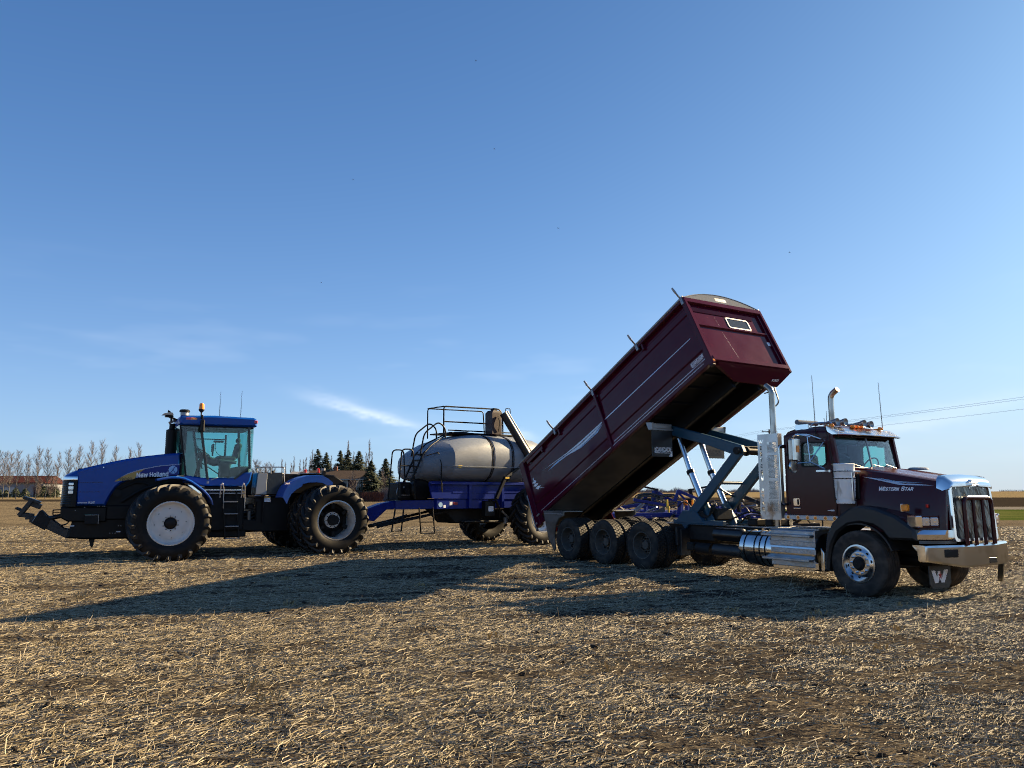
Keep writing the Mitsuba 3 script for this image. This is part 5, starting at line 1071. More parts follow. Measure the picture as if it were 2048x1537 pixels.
for s in (1, -1):
    m = fender(rp, 0.75, 1.45, 0.035)
    A('rear_fender', m if s > 0 else mirror(m), 'blue_fender', 40)
    e = sheet(Polygon([(x + 0.004, z - 0.01) for x, z in rp] + [(x - 0.12 if i < 5 else x + 0.02, z - 0.20) for i, (x, z) in list(enumerate(rp))[::-1]]).buffer(0), 1.42, 1.455)
    A('fender_skirt', e if s > 0 else mirror(e), 'blue_fender', False)
    l = A('fender_lamp', [box(-2.05, -1.98, 0.55, 0.62, 2.20, 2.33, 0.012)] if s > 0 else [box(-2.05, -1.98, -0.62, -0.55, 2.20, 2.33, 0.012)], 'red_lens')
    A('lamp_housing', box(-2.10, -1.99, s * 0.98 - 0.05, s * 0.98 + 0.05, 2.13, 2.26, 0.012), 'black')
    A('lamp_foot', box(-2.06, -1.96, s * 0.58 - 0.02, s * 0.58 + 0.02, 2.15, 2.21, 0.005), 'black', parent=l)
A('rear_hitch', [box(-3.35, -2.9, -0.16, 0.16, 0.70, 0.86, 0.02), box(-3.1, -2.85, -0.5, 0.5, 0.75, 1.4, 0.03), box(-3.4, -3.0, -0.1, 0.1, 0.6, 0.7, 0.02)], 'black')
A('warning_plate', box(-2.92, -2.90, 0.30, 0.55, 1.40, 1.52, 0.002), 'yellow')

# ================================================================ the air seeder cart
CART = frame(-0.10, 26.10, 220.4)
ac = Thing('air_seeder_cart', 'air seeder cart with a large grey poly tank, steps and rails on a blue frame', 'seeder cart', CART)
A = ac.add
WC = tractor_wheel(0.93, 0.50, 0.72, 'dish', 21)
WC['rim'] = shape(lathe([(0.52, -0.29), (0.522, -0.325), (0.495, -0.33), (0.48, -0.25), (0.45, -0.18), (0.38, -0.16), (0.3, -0.20), (0.14, -0.20), (0.13, -0.1)], 56), 'rim_grey', 40)
for y in (1.45, -1.30):
    put_wheel(ac, WC, tr(0.06, y, 0.90, y > 0, ang=y), 'wheel')
A('axle', [cyl((0.06, -1.5, 0.90), (0.06, 1.6, 0.90), 0.10), box(-0.2, 0.35, -0.9, 0.9, 0.75, 1.15, 0.03)], 'blue_dark')
# the tank: rounded box sections with moulded flats
def sec(x, hw, zb, zt, k=22):
    zc, hh = (zb + zt) / 2, (zt - zb) / 2
    r = []
    for t in np.linspace(0, 2 * math.pi, k, endpoint=False):
        c, s_ = math.cos(t), math.sin(t); e = 2 / 2.7
        r.append([x, hw * np.sign(c) * abs(c) ** e, zc + hh * np.sign(s_) * abs(s_) ** e])
    return np.array(r)
xs = [(4.06, 0.35, 2.18, 2.62), (4.02, 0.60, 2.08, 2.74), (3.90, 0.82, 2.00, 2.86), (3.62, 0.98, 1.95, 3.02), (3.30, 1.12, 1.92, 3.17), (3.16, 1.18, 1.90, 3.22), (3.12, 1.195, 1.90, 3.24), (2.6, 1.20, 1.90, 3.39), (2.13, 1.20, 1.90, 3.47), (1.72, 1.20, 1.90, 3.50), (1.68, 1.175, 1.90, 3.475), (1.60, 1.175, 1.90, 3.475), (1.56, 1.20, 1.90, 3.51), (0.90, 1.20, 1.90, 3.51), (0.86, 1.175, 1.90, 3.48), (0.78, 1.175, 1.90, 3.48), (0.74, 1.20, 1.90, 3.51), (0.0, 1.20, 1.90, 3.50), (-0.5, 1.17, 1.92, 3.42), (-0.92, 1.10, 1.95, 3.30), (-1.25, 0.95, 2.0, 3.08), (-1.45, 0.72, 2.1, 2.86), (-1.52, 0.4, 2.2, 2.66)]
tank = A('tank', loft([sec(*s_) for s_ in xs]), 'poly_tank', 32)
A('tank_seam', [cat([tube([(x, s * (hw + 0.004), 2.43) for x, hw in ((3.62, 0.965), (3.3, 1.105), (3.12, 1.185), (2.6, 1.19), (2.13, 1.19), (0, 1.19), (-0.5, 1.165))], 0.012, 5) for s in (1, -1)])], 'poly_tank', 60, parent=tank)
for x in (1.64, 0.82):
    pts = sec(x, 1.185, 1.90, 3.49, 40)
    A('tank_band', [tube(pts + [d, 0, 0], 0.014, 5, True) for d in (-0.03, 0.03)], 'dark', 60, parent=tank)
A('warning_decal', [pprism([(3.02, 2.40), (3.0, 2.46), (2.86, 2.46), (2.83, 2.42), (2.92, 2.37)], 1.172, 1.178, 0.0)], 'yellow', False, parent=tank)
for x in (2.1, 0.9, -0.1):
    A('tank_lid', [lathe([(0.001, 3.57), (0.24, 3.57), (0.26, 3.55), (0.26, 3.46)], 24, 'z', (x, 0, 0)), tube([(x + 0.28, 0.1, 3.56), (x - 0.28, 0.1, 3.59)], 0.015, 6)], 'black', parent=tank)
# blue cradle and frame
A('cradle', [pprism([(3.86, 1.93), (3.74, 1.46), (0.4, 1.42), (-1.4, 1.46), (-1.5, 1.95)], s * 0.86 - 0.03, s * 0.86 + 0.03, 0.01) for s in (1, -1)], 'blue_frame')
A('cradle_rim', [box(-1.5, 3.84, s * 0.92 - 0.07, s * 0.92 + 0.07, 1.88, 1.97, 0.012) for s in (1, -1)], 'blue_frame')
A('cradle_rib', [box(x, x + 0.10, s * 0.90 - 0.05, s * 0.90 + 0.05, 1.16, 1.9, 0.01) for s in (1, -1) for x in (2.3, 1.0, -0.6)] + [box(0.2, 3.0, s * 0.895 - 0.01, s * 0.895 + 0.01, 1.62, 1.67, 0.004) for s in (1, -1)], 'blue_frame')
A('main_beam', [box(-1.6, 3.55, s * 0.78 - 0.08, s * 0.78 + 0.08, 1.15, 1.44, 0.012) for s in (1, -1)] + [box(x, x + 0.14, -0.75, 0.75, 1.17, 1.40, 0.01) for x in (3.2, 1.6, 0.0, -1.5)], 'blue_frame')
tong = A('tongue', [pprism([(3.70, 1.14), (3.70, 1.43), (4.5, 1.40), (5.0, 1.33), (5.6, 1.14), (5.6, 0.84), (5.25, 0.82), (4.85, 1.14)], -0.16, 0.16, 0.02)] + [beam((3.4, s * 0.72, 1.29), (4.55, s * 0.13, 1.27), 0.12, 0.26) for s in (1, -1)], 'blue_frame')
A('hitch', [box(5.45, 5.85, -0.1, 0.1, 0.78, 0.92, 0.02), cyl((5.75, 0, 0.7), (5.75, 0, 1.0), 0.05)], 'black')
A('tongue_brace', [beam((5.3, s * 0.1, 0.68), (2.8, s * 0.5, 1.08), 0.07, 0.07) for s in (1, -1)] + [cyl((5.2, s * 0.2, 0.64), (3.7, s * 0.55, 0.95), 0.03) for s in (1, -1)], 'dark')
y_t = 0.165
A('tongue_swoosh', [sheet(Polygon([(4.66, 1.15), (4.45, 1.22), (4.2, 1.31), (4.05, 1.345), (4.15, 1.28), (4.2, 1.16)]), y_t, y_t + 0.003)], 'gold', False)
tp = text_poly('New Holland', 0.09, True); b_ = tp.bounds; tp = affinity.scale(tp, 0.55 / (b_[2] - b_[0]), 1, origin=(0, 0))
A('tongue_lettering', [place(flat(tp, 0.003), (4.36 - 0.25, y_t + 0.07, 1.18), (-0.88, 0.45, 0), (0, 0, 1))], 'decal_pale', False)
A('tongue_emblem', [lathe([(0.001, 0.004), (0.075, 0.004), (0.075, 0.0)], 20, 'y', (3.42, 0.865, 1.28))], 'decal_pale', False)
A('frame_stickers', [box(3.22, 3.31, 0.862, 0.866, 1.18, 1.27, 0.001), box(2.98, 3.08, 0.862, 0.866, 1.26, 1.36, 0.001)], 'decal_white')
A('frame_sticker_red', [box(2.78, 2.94, 0.862, 0.866, 1.27, 1.35, 0.001)], 'decal_red')
A('side_reflector', [box(-0.2, 0.05, 0.92, 0.93, 1.42, 1.60, 0.003)], 'decal_silver')
fan = A('fan_drive', [box(4.12, 4.52, -0.30, 0.34, 1.44, 1.93, 0.03), lathe([(0.001, 0.0), (0.30, 0.02), (0.34, 0.08), (0.34, 0.30), (0.28, 0.36), (0.001, 0.36)], 28, 'y', (3.85, 0.15, 1.72)), box(3.5, 4.6, -0.3, 0.3, 1.42, 1.46, 0.005), cyl((4.3, 0.36, 1.68), (4.3, 0.42, 1.68), 0.10)], 'black')
A('fan_detail', [box(4.16, 4.46, 0.34, 0.345, 1.55, 1.58, 0.001), cyl((4.4, 0.345, 1.80), (4.4, 0.36, 1.80), 0.03), cyl((4.2, 0.345, 1.66), (4.2, 0.36, 1.66), 0.025), tube(rnd([(4.5, 0.3, 1.5), (4.62, 0.3, 1.6), (4.58, 0.3, 1.8), (4.45, 0.3, 1.7)], 0.05), 0.012, 6)], 'steel', parent=fan)
A('hull_bottom', [pprism([(3.1, 1.15), (2.6, 0.70), (0.3, 0.66), (-0.8, 1.15)], -0.5, 0.5, 0.03)], 'dark')
# steps, ladders, rails
l1 = A('front_steps', [tube(rnd([(4.78, 0.62, 1.42), (4.66, 0.62, 2.91), (4.27, 0.62, 2.92), (4.17, 0.62, 1.45)], 0.14, 7), 0.022, 8), tube([(4.72, 0.62, 2.42), (4.24, 0.62, 2.43)], 0.02, 8), tube(rnd([(4.78, 0.1, 1.42), (4.66, 0.1, 2.91), (4.27, 0.1, 2.92), (4.17, 0.1, 1.45)], 0.14, 7), 0.0215, 8)], 'black', 60)
up = [(4.36, 1.98), (3.97, 2.80)]
l2 = A('upper_ladder', [tube(rnd([(4.38, y, 1.95), (3.97, y, 2.78), (3.9, y, 2.86)], 0.1), 0.028, 8) for y in (0.70, 0.30)] + [tube(rnd([(4.02, y, 2.72), (3.88, y, 3.42), (3.36, y, 3.80), (3.10, y, 3.62), (3.10, y, 3.32)], 0.16, 7), 0.024, 8) for y in (0.62, 0.14)] + [tube(rnd([(4.02, 0.70, 2.72), (3.6, 0.55, 3.05), (3.1, 0.35, 3.30), (2.7, 0.3, 3.50)], 0.1), 0.022, 8), tube(rnd([(3.98, 0.25, 2.76), (3.5, 0.2, 3.15), (2.9, 0.2, 3.42)], 0.1), 0.022, 8)], 'black', 60)
for i in range(5):
    t = i / 4; x = 4.32 - 0.37 * t; z = 2.05 + 0.74 * t
    A('ladder_step', beam((x, 0.28, z), (x, 0.72, z), 0.10, 0.025), 'black', parent=l2)
A('side_ladder', [tube(rnd([(3.98, 0.88, 2.72), (3.55, 0.93, 2.85), (3.50, 0.95, 2.5), (3.45, 1.0, 1.65)], 0.08), 0.016, 6), tube(rnd([(3.58, 0.93, 2.72), (3.52, 1.02, 2.55), (3.50, 1.02, 1.70)], 0.08), 0.016, 6)], 'black', 60)
for pts, nm in ((((4.22, 0.92, 1.2), (4.15, 0.94, 0.45), (3.67, 0.94, 0.45), (3.74, 0.92, 1.2)), 'lower_ladder'), (((4.65, 0.30, 1.14), (4.79, 0.36, 0.52), (4.46, 0.36, 0.52), (4.36, 0.30, 1.14)), 'tongue_step')):
    k = A(nm, [tube(pts, 0.024, 6)], 'black', 60)
    a, b, c, d = map(np.array, pts)
    A('rung', [beam(a + (b - a) * 0.56, d + (c - d) * 0.56, 0.05, 0.03), beam(b, c, 0.09, 0.03)], 'black', parent=k)
A('top_rail', [tube(rnd([(2.90, 0.25, 3.36), (2.91, 0.25, 4.34), (0.62, 0.25, 4.40), (0.50, 0.25, 4.20), (0.48, 0.25, 3.50)], 0.10, 6), 0.024, 8), tube([(2.90, 0.25, 3.86), (0.5, 0.25, 3.90)], 0.022, 8), tube(rnd([(2.90, -0.65, 3.36), (2.91, -0.65, 4.34), (0.62, -0.65, 4.40), (0.55, -0.65, 3.50)], 0.10, 6), 0.02, 8), tube([(2.9, 0.25, 4.34), (2.9, -0.65, 4.34)], 0.02, 8)], 'black', 60)
A('walkway', [box(0.2, 2.75, -0.75, 0.40, 3.49, 3.53, 0.006), tube([(2.85, 0.42, 3.58), (0.2, 0.42, 3.62)], 0.022, 6), tube([(2.7, 0.42, 3.50), (0.2, 0.42, 3.53)], 0.03, 6)], 'black')
A('hopper_bag', [hull([(x, y, z) for x in (1.32, 0.92) for y in (0.35, 0.72) for z in (3.52, 4.20)] + [(1.26, 0.4, 4.29), (0.98, 0.7, 4.29), (1.26, 0.7, 4.29), (0.98, 0.4, 4.29), (1.24, 0.45, 3.48), (1.0, 0.68, 3.48)])], 'maroon_dark', 40, label='dark red hopper bag hanging at the top of the auger')
A('bag_clip', [box(1.02, 1.18, 0.45, 0.62, 4.28, 4.38, 0.01), tube(rnd([(1.1, 0.74, 4.1), (1.05, 0.78, 3.9), (1.08, 0.74, 3.6)], 0.1), 0.012, 6)], 'black')
A('auger_tube', [cyl((1.0, 0.88, 4.20), (-0.05, 1.40, 2.30), 0.125, 20), cyl((-0.05, 1.40, 2.30), (-0.35, 1.42, 1.6), 0.125, 20)], 'fender_black', 60)
A('auger_rail', [tube([(0.90, 0.98, 4.27), (-0.17, 1.48, 2.38)], 0.02, 6), tube(rnd([(0.92, 0.9, 4.2), (0.9, 0.9, 4.36), (0.72, 0.9, 4.36), (0.70, 0.9, 4.2)], 0.03), 0.014, 6)], 'black', 60)
A('auger_bracket', [beam((0.55, 1.15, 2.45), (1.25, 1.30, 2.10), 0.07, 0.08), beam((1.25, 1.30, 2.12), (1.62, 1.30, 1.45), 0.10, 0.10), box(1.17, 1.30, 1.25, 1.36, 2.05, 2.15, 0.01)], 'black')
A('bracket_tag', box(1.14, 1.30, 1.355, 1.365, 2.07, 2.12, 0.002), 'yellow')
A('second_bag', [box(0.36, 0.62, -0.35, 0.10, 3.52, 4.05, 0.05)], 'black')
A('meter_box', [box(1.44, 1.84, 0.82, 1.04, 0.90, 1.38, 0.02), tube(rnd([(1.7, 1.0, 1.40), (1.5, 1.12, 1.45), (1.3, 1.1, 1.1), (1.25, 1.0, 0.85)], 0.1), 0.03, 7), tube(rnd([(1.6, 1.0, 1.38), (1.45, 1.1, 1.36), (1.35, 1.05, 1.0)], 0.1), 0.02, 7)], 'black')
A('meter_label', [box(1.52, 1.72, 1.041, 1.046, 1.06, 1.22, 0.001)], 'decal_white')
A('strut', [cyl((1.1, 0.95, 1.05), (0.55, 1.0, 0.62), 0.028), box(0.9, 1.0, 0.9, 1.0, 0.66, 0.86, 0.008)], 'galv')
A('air_hoses', [tube(rnd([(2.4, 0.2 + 0.12 * i, 0.75), (0.5, 0.25 + 0.12 * i, 0.72), (-1.2, 0.2 + 0.15 * i, 0.85), (-2.6, 0.1 + 0.2 * i, 0.80)], 0.3), 0.035, 8) for i in range(-4, 5)], 'hose_dark', 60)
A('marker_triangle', [sheet(Polygon([(-0.75, 0.60), (-0.45, 0.60), (-0.60, 0.92)]), 1.84, 1.85)], 'decal_red', False)
A('rear_hitch', [beam((-1.6, 0, 1.25), (-3.2, 0, 0.9), 0.2, 0.2)], 'blue_frame')


# ================================================================ the folded air drill behind the truck
DRILL = frame(6.2, 30.0, 220.4)
DI = np.linalg.inv(DRILL)
sd = Thing('air_drill', 'blue air drill with a tangle of hoses and shanks standing behind the truck', 'seed drill', DRILL)
A = sd.add
def wl(*p):
    return (DI @ np.array([*p, 1.0]))[:3]
rng = np.random.default_rng(11)
for x, z in ((1.6, 0.80), (0.4, 0.80), (-0.8, 0.80), (-2.0, 0.80)):
    A('rank_bar', box(x - 0.06, x + 0.06, -4.6, 4.6, z - 0.06, z + 0.06, 0.008), 'blue_frame')
for y in (-4.2, -2.2, -0.4, 0.5, 2.3, 4.2):
    A('frame_rail', box(-2.1, 1.7, y - 0.06, y + 0.06, 0.86, 0.97, 0.008), 'blue_frame')
# lift linkages standing above the frame
for a, b, w in (((5.60, 31, 0.9), (5.72, 31, 1.72), 0.14), ((5.72, 31, 1.70), (6.5, 31, 1.25), 0.14), ((6.30, 30, 1.30), (6.46, 30, 1.73), 0.10), ((6.44, 30, 1.72), (7.35, 30, 1.33), 0.10), ((6.48, 30, 1.62), (6.9, 30, 1.18), 0.07),
                ((4.55, 29, 1.38), (5.75, 29, 1.18), 0.09), ((4.6, 29.4, 1.15), (5.6, 29.6, 1.05), 0.10), ((7.0, 29, 1.25), (8.1, 29, 1.02), 0.09), ((5.1, 31.5, 1.1), (5.6, 31.5, 1.62), 0.09), ((6.9, 31, 1.30), (7.6, 31, 1.15), 0.12), ((3.9, 29, 1.05), (4.8, 29, 1.2), 0.10), ((7.6, 28, 1.02), (8.5, 28, 1.0), 0.13), ((7.7, 28.2, 1.16), (8.45, 28.0, 1.12), 0.06), ((8.2, 28.5, 1.25), (8.9, 28.3, 0.95), 0.08), ((3.2, 27.5, 0.82), (4.9, 27.2, 0.80), 0.10)):
    A('lift_link', beam(wl(*a), wl(*b), w, w * 1.15), 'blue_frame')
for a, b, w in (((6.05, 28.0, 0.62), (6.10, 28, 1.34), 0.16), ((6.38, 28.2, 0.62), (6.38, 28.2, 1.20), 0.12), ((7.62, 28.6, 0.7), (7.62, 28.6, 1.18), 0.12), ((5.0, 29, 0.7), (5.0, 29, 1.2), 0.12), ((8.6, 28, 0.6), (8.62, 28, 1.15), 0.12)):
    A('frame_post', beam(wl(*a), wl(*b), w, w), 'blue_frame')
for a, b, w in (((5.05, 31, 1.93), (5.80, 31, 1.77), 0.07), ((5.78, 31, 1.80), (5.86, 31, 1.42), 0.14), ((7.36, 32, 1.76), (8.15, 32, 1.90), 0.07), ((7.36, 32, 1.80), (7.46, 32, 1.40), 0.13), ((8.95, 31, 1.62), (9.75, 30, 1.20), 0.14), ((9.02, 31, 1.60), (9.02, 30.6, 0.9), 0.10), ((8.4, 31, 1.55), (9.1, 31, 1.62), 0.06)):
    A('wing_arm', beam(wl(*a), wl(*b), w, w), 'dark')
for a, b in (((6.9, 29.2, 1.12), (7.35, 29, 1.25)), ((5.15, 28.8, 1.0), (5.35, 28.6, 1.12)), ((4.55, 28.4, 1.05), (4.75, 28.4, 1.24)), ((4.65, 28.4, 1.05), (4.85, 28.4, 1.22)), ((7.15, 29.0, 1.0), (7.4, 28.8, 1.1)), ((8.0, 27.8, 1.1), (8.6, 27.2, 1.2))):
    A('ram', [cyl(wl(*a), wl(*b), 0.035, 10), cyl(wl(*a) - (wl(*b) - wl(*a)) * 0.8, wl(*a), 0.05, 10)], 'galv')
A('warning_lamp', [lathe([(0.001, 0.0), (0.09, 0.01), (0.10, 0.05), (0.001, 0.06)], 16, 'x').apply_translation(wl(6.27, 27.9, 1.29)), box(-0.02, 0.02, -0.05, 0.05, -0.10, 0.0).apply_translation(wl(6.27, 27.9, 1.29))], 'amber', 40)
for p in ((5.72, 28.3, 1.02), (6.52, 27.9, 1.25), (5.85, 29.2, 1.25)):
    A('hazard_strip', box(-0.02, 0.02, -0.04, 0.04, -0.14, 0.14, 0.003).apply_translation(wl(*p)), 'yellow')
# hoses: sagging bundles, coils, loops between the manifolds and the openers
def sag(a, b, drop, k=10):
    a, b = np.array(a), np.array(b)
    return [a + (b - a) * t - np.array([0, 0, drop * 4 * t * (1 - t)]) for t in np.linspace(0, 1, k)]
for i in range(5):
    A('sagging_hose', tube([wl(*p) for p in sag((3.75 + 0.06 * i, 27.8, 1.20 - 0.045 * i), (5.55, 28.2, 1.13 - 0.035 * i), 0.27 + 0.012 * i, 14)], 0.028, 7), 'hose', 60)
def coil(c, r, tilt, n=26):
    return [np.array(c) + [r * math.cos(t) * 1.05, 0.25 * r * math.sin(t) + 0.05 * tilt * t, 0.55 * r * math.sin(t) + 0.02 * math.sin(3 * t)] for t in np.linspace(0, 2 * math.pi * 0.95, n)]
for i in range(7):
    c = coil((5.35 + 0.05 * rng.standard_normal(), 30.6, 1.36 + 0.05 * rng.standard_normal()), 0.30 + 0.035 * i, 0.3, 24)
    A('coiled_hose', tube([wl(*p) for p in c], 0.024, 6), 'hose' if i % 3 else 'hose_dark', 60)
for i in range(6):
    c = coil((6.15 + 0.06 * rng.standard_normal(), 30.2, 1.40 + 0.05 * rng.standard_normal()), 0.24 + 0.03 * i, 0.3, 20)
    A('coiled_hose', tube([wl(*p) for p in c], 0.02, 6), 'hose_dark' if i % 2 else 'hose', 60)
for i in range(46):
    y0 = -4.2 + 8.4 * rng.random(); x0 = -1.9 + 3.6 * rng.random()
    a = np.array([x0, y0, 0.95 + 0.25 * rng.random()]); b = a + [rng.normal(0, 0.6), rng.normal(0, 0.8), rng.normal(0, 0.12)]; b[2] = min(b[2], 1.3)
    mid = (a + b) / 2 + [0, 0, 0.18 + 0.32 * rng.random()]
    t = np.linspace(0, 1, 9)[:, None]
    A('seed_hose', tube((1 - t) ** 2 * a + 2 * t * (1 - t) * mid + t * t * b, 0.018 + 0.006 * rng.random(), 6), 'hose' if rng.random() < 0.4 else 'hose_dark', 60)
for i in range(8):
    A('right_hose', tube([wl(*p) for p in sag((8.0 + 0.1 * i, 27.6, 1.35 - 0.05 * i), (9.2 + 0.05 * i, 27.6, 1.1 - 0.04 * i), -0.08 + 0.03 * i, 10)], 0.02, 6), 'hose' if i % 2 else 'hose_dark', 60)
for i in range(4):
    y = -3.2 + 2.1 * i
    A('seed_manifold', [cyl((0.2, y, 0.95), (0.2, y, 1.32), 0.07, 12), lathe([(0.001, 1.42), (0.16, 1.42), (0.20, 1.38), (0.20, 1.33), (0.07, 1.28)], 18, 'z', (0.2, y, 0))], 'black', 40)
# openers: C shanks with boots and packer wheels
def shank(x, y):
    return [tube(rnd([(x, y, 0.80), (x - 0.28, y, 0.86), (x - 0.42, y, 0.55), (x - 0.22, y, 0.22)], 0.2, 6), 0.026, 6), box(x - 0.27, x - 0.17, y - 0.03, y + 0.03, 0.04, 0.30, 0.01), beam((x - 0.05, y, 0.92), (x - 0.38, y, 0.66), 0.06, 0.06)]
for r, x in enumerate((1.6, 0.4, -0.8, -2.0)):
    for k in range(8):
        y = -4.3 + 1.18 * k + 0.29 * r
        A('opener', shank(x, y), 'dark')
for k in range(12):
    y = -4.4 + 0.78 * k
    A('packer_wheel', [lathe([(0.12, -0.05), (0.26, -0.05), (0.29, 0.0), (0.26, 0.05), (0.12, 0.05)], 24, 'y', (-2.95, y, 0.28)), beam((-2.95, y + 0.07, 0.28), (-2.3, y + 0.07, 0.75), 0.05, 0.06)], 'dark')
for y in (-3.6, -1.2, 1.2, 3.6):
    A('gauge_wheel', [lathe(tyre_profile(0.40, 0.2, 0.26, 0.05), 28).apply_translation((2.6, y, 0.38)), lathe([(0.2, -0.1), (0.19, -0.02), (0.05, -0.02), (0.05, -0.1), (0.001, -0.1)], 20).apply_translation((2.6, y, 0.38)), beam((2.6, y + 0.2, 0.38), (1.7, y + 0.2, 0.85), 0.08, 0.08)], 'rubber', 40)
A('drawbar', [beam((1.6, -1.2, 0.85), (5.0, 0.0, 0.85), 0.12, 0.15), beam((1.6, 1.2, 0.85), (5.0, 0.0, 0.85), 0.12, 0.15)], 'blue_frame')
# loose gear on the near wing
A('wing_gear', [cyl(wl(7.35 + 0.22 * i, 25.4 + 0.3 * (i % 2), 0.62 + 0.06 * (i % 3)), wl(7.5 + 0.22 * i, 25.2, 0.78 + 0.08 * (i % 2)), 0.05, 8) for i in range(10)] + [beam(wl(7.2, 25.3, 0.55), wl(9.9, 25.0, 0.62), 0.10, 0.10)], 'dark')


# ================================================================ land
def ground_h(x, y):
    """height of the stubble field: gentle ruts and crumbs, flat where the grid ends"""
    x, y = np.asarray(x, float), np.asarray(y, float)
    P = np.stack([x, y, 0 * x], -1)
    b = -x * 0.26 + y * 0.97
    h = 0.045 * (meshkit.fbm(P * [0.5, 0.7, 1], 3, 3) - 0.5) + 0.050 * (meshkit.fbm(np.stack([x * 1.4, b * 3.4, 0 * x], -1), 3, 7) - 0.5) + 0.035 * (meshkit.fbm(P * [7, 9, 1], 2, 1) - 0.5)
    edge = np.clip((27 - np.abs(x)) / 4, 0, 1) * np.clip((y - 2.2) / 0.8, 0, 1) * np.clip((42 - y) / 8, 0, 1)
    return (h - 0.012) * edge


def build_field():
    ys = [2.2]
    while ys[-1] < 42:
        ys.append(ys[-1] + 0.028 + 0.0075 * (ys[-1] - 2.2))
    ys[-1] = 42.0; ys = np.array(ys)
    xs_ = np.linspace(-27, 27, 800)
    X, Y = np.meshgrid(xs_, ys)
    Z = ground_h(X, Y)
    n, m = X.shape
    v = np.stack([X, Y, Z], -1).reshape(-1, 3)
    i, j = np.meshgrid(np.arange(n - 1), np.arange(m - 1), indexing='ij')
    a = i * m + j
    f = np.vstack([np.stack([a, a + 1, a + m + 1], -1).reshape(-1, 3), np.stack([a, a + m + 1, a + m], -1).reshape(-1, 3)])
    R = 7000.0
    def quad(x0, x1, y0, y1, z=0.0):
        return trimesh.Trimesh([[x0, y0, z], [x1, y0, z], [x1, y1, z], [x0, y1, z]], [[0, 1, 2], [0, 2, 3]], process=False)
    near = trimesh.Trimesh(v, f, process=False)
    return cat([near, quad(-R, -27, -R, R), quad(27, R, -R, R), quad(-27, 27, -R, 2.2), quad(-27, 27, 42, R)]), quad


field, quad = build_field()
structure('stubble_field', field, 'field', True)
structure('green_verge', quad(17, 2500, 47, 78, 0.004), 'grass')
structure('gravel_road', trimesh.Trimesh([[17, 80, 0.012], [2500, 80, 0.012], [2500, 91, 0.012], [17, 91, 0.012], [17, 78.2, 0.0], [2500, 78.2, 0.0], [2500, 93, 0.0], [17, 93, 0.0]], [[0, 1, 2], [0, 2, 3], [4, 5, 1], [4, 1, 0], [3, 2, 6], [3, 6, 7]], process=False), 'gravel')
structure('plowed_field', quad(6, 3000, 94, 300, 0.006), 'plowed')
structure('yard_grass', quad(-700, 5.5, 205, 420, 0.006), 'dry_grass')
structure('dark_headland', quad(-700, 5.5, 150, 200, 0.004), 'plowed')
# far rise on the horizon
hx = np.linspace(-900, 3200, 80); hv = []
for y, z in ((302, 0.0), (520, 1.0), (800, 3.2), (1100, 4.2), (2200, 1.0)):
    hv.append(np.stack([hx, 0 * hx + y, z * (0.75 + 0.5 * meshkit.fbm(np.stack([hx * 0.003, 0 * hx + y, 0 * hx], -1), 2, 4)) * np.clip((hx + 100) / 500, 0.0, 1) + 0.005], -1))
hv = np.array(hv); nn_, mm_ = hv.shape[:2]
i, j = np.meshgrid(np.arange(nn_ - 1), np.arange(mm_ - 1), indexing='ij'); a = i * mm_ + j
structure('far_hills', trimesh.Trimesh(hv.reshape(-1, 3), np.vstack([np.stack([a, a + 1, a + mm_ + 1], -1).reshape(-1, 3), np.stack([a, a + mm_ + 1, a + mm_], -1).reshape(-1, 3)]), process=False), 'dry_grass', True)

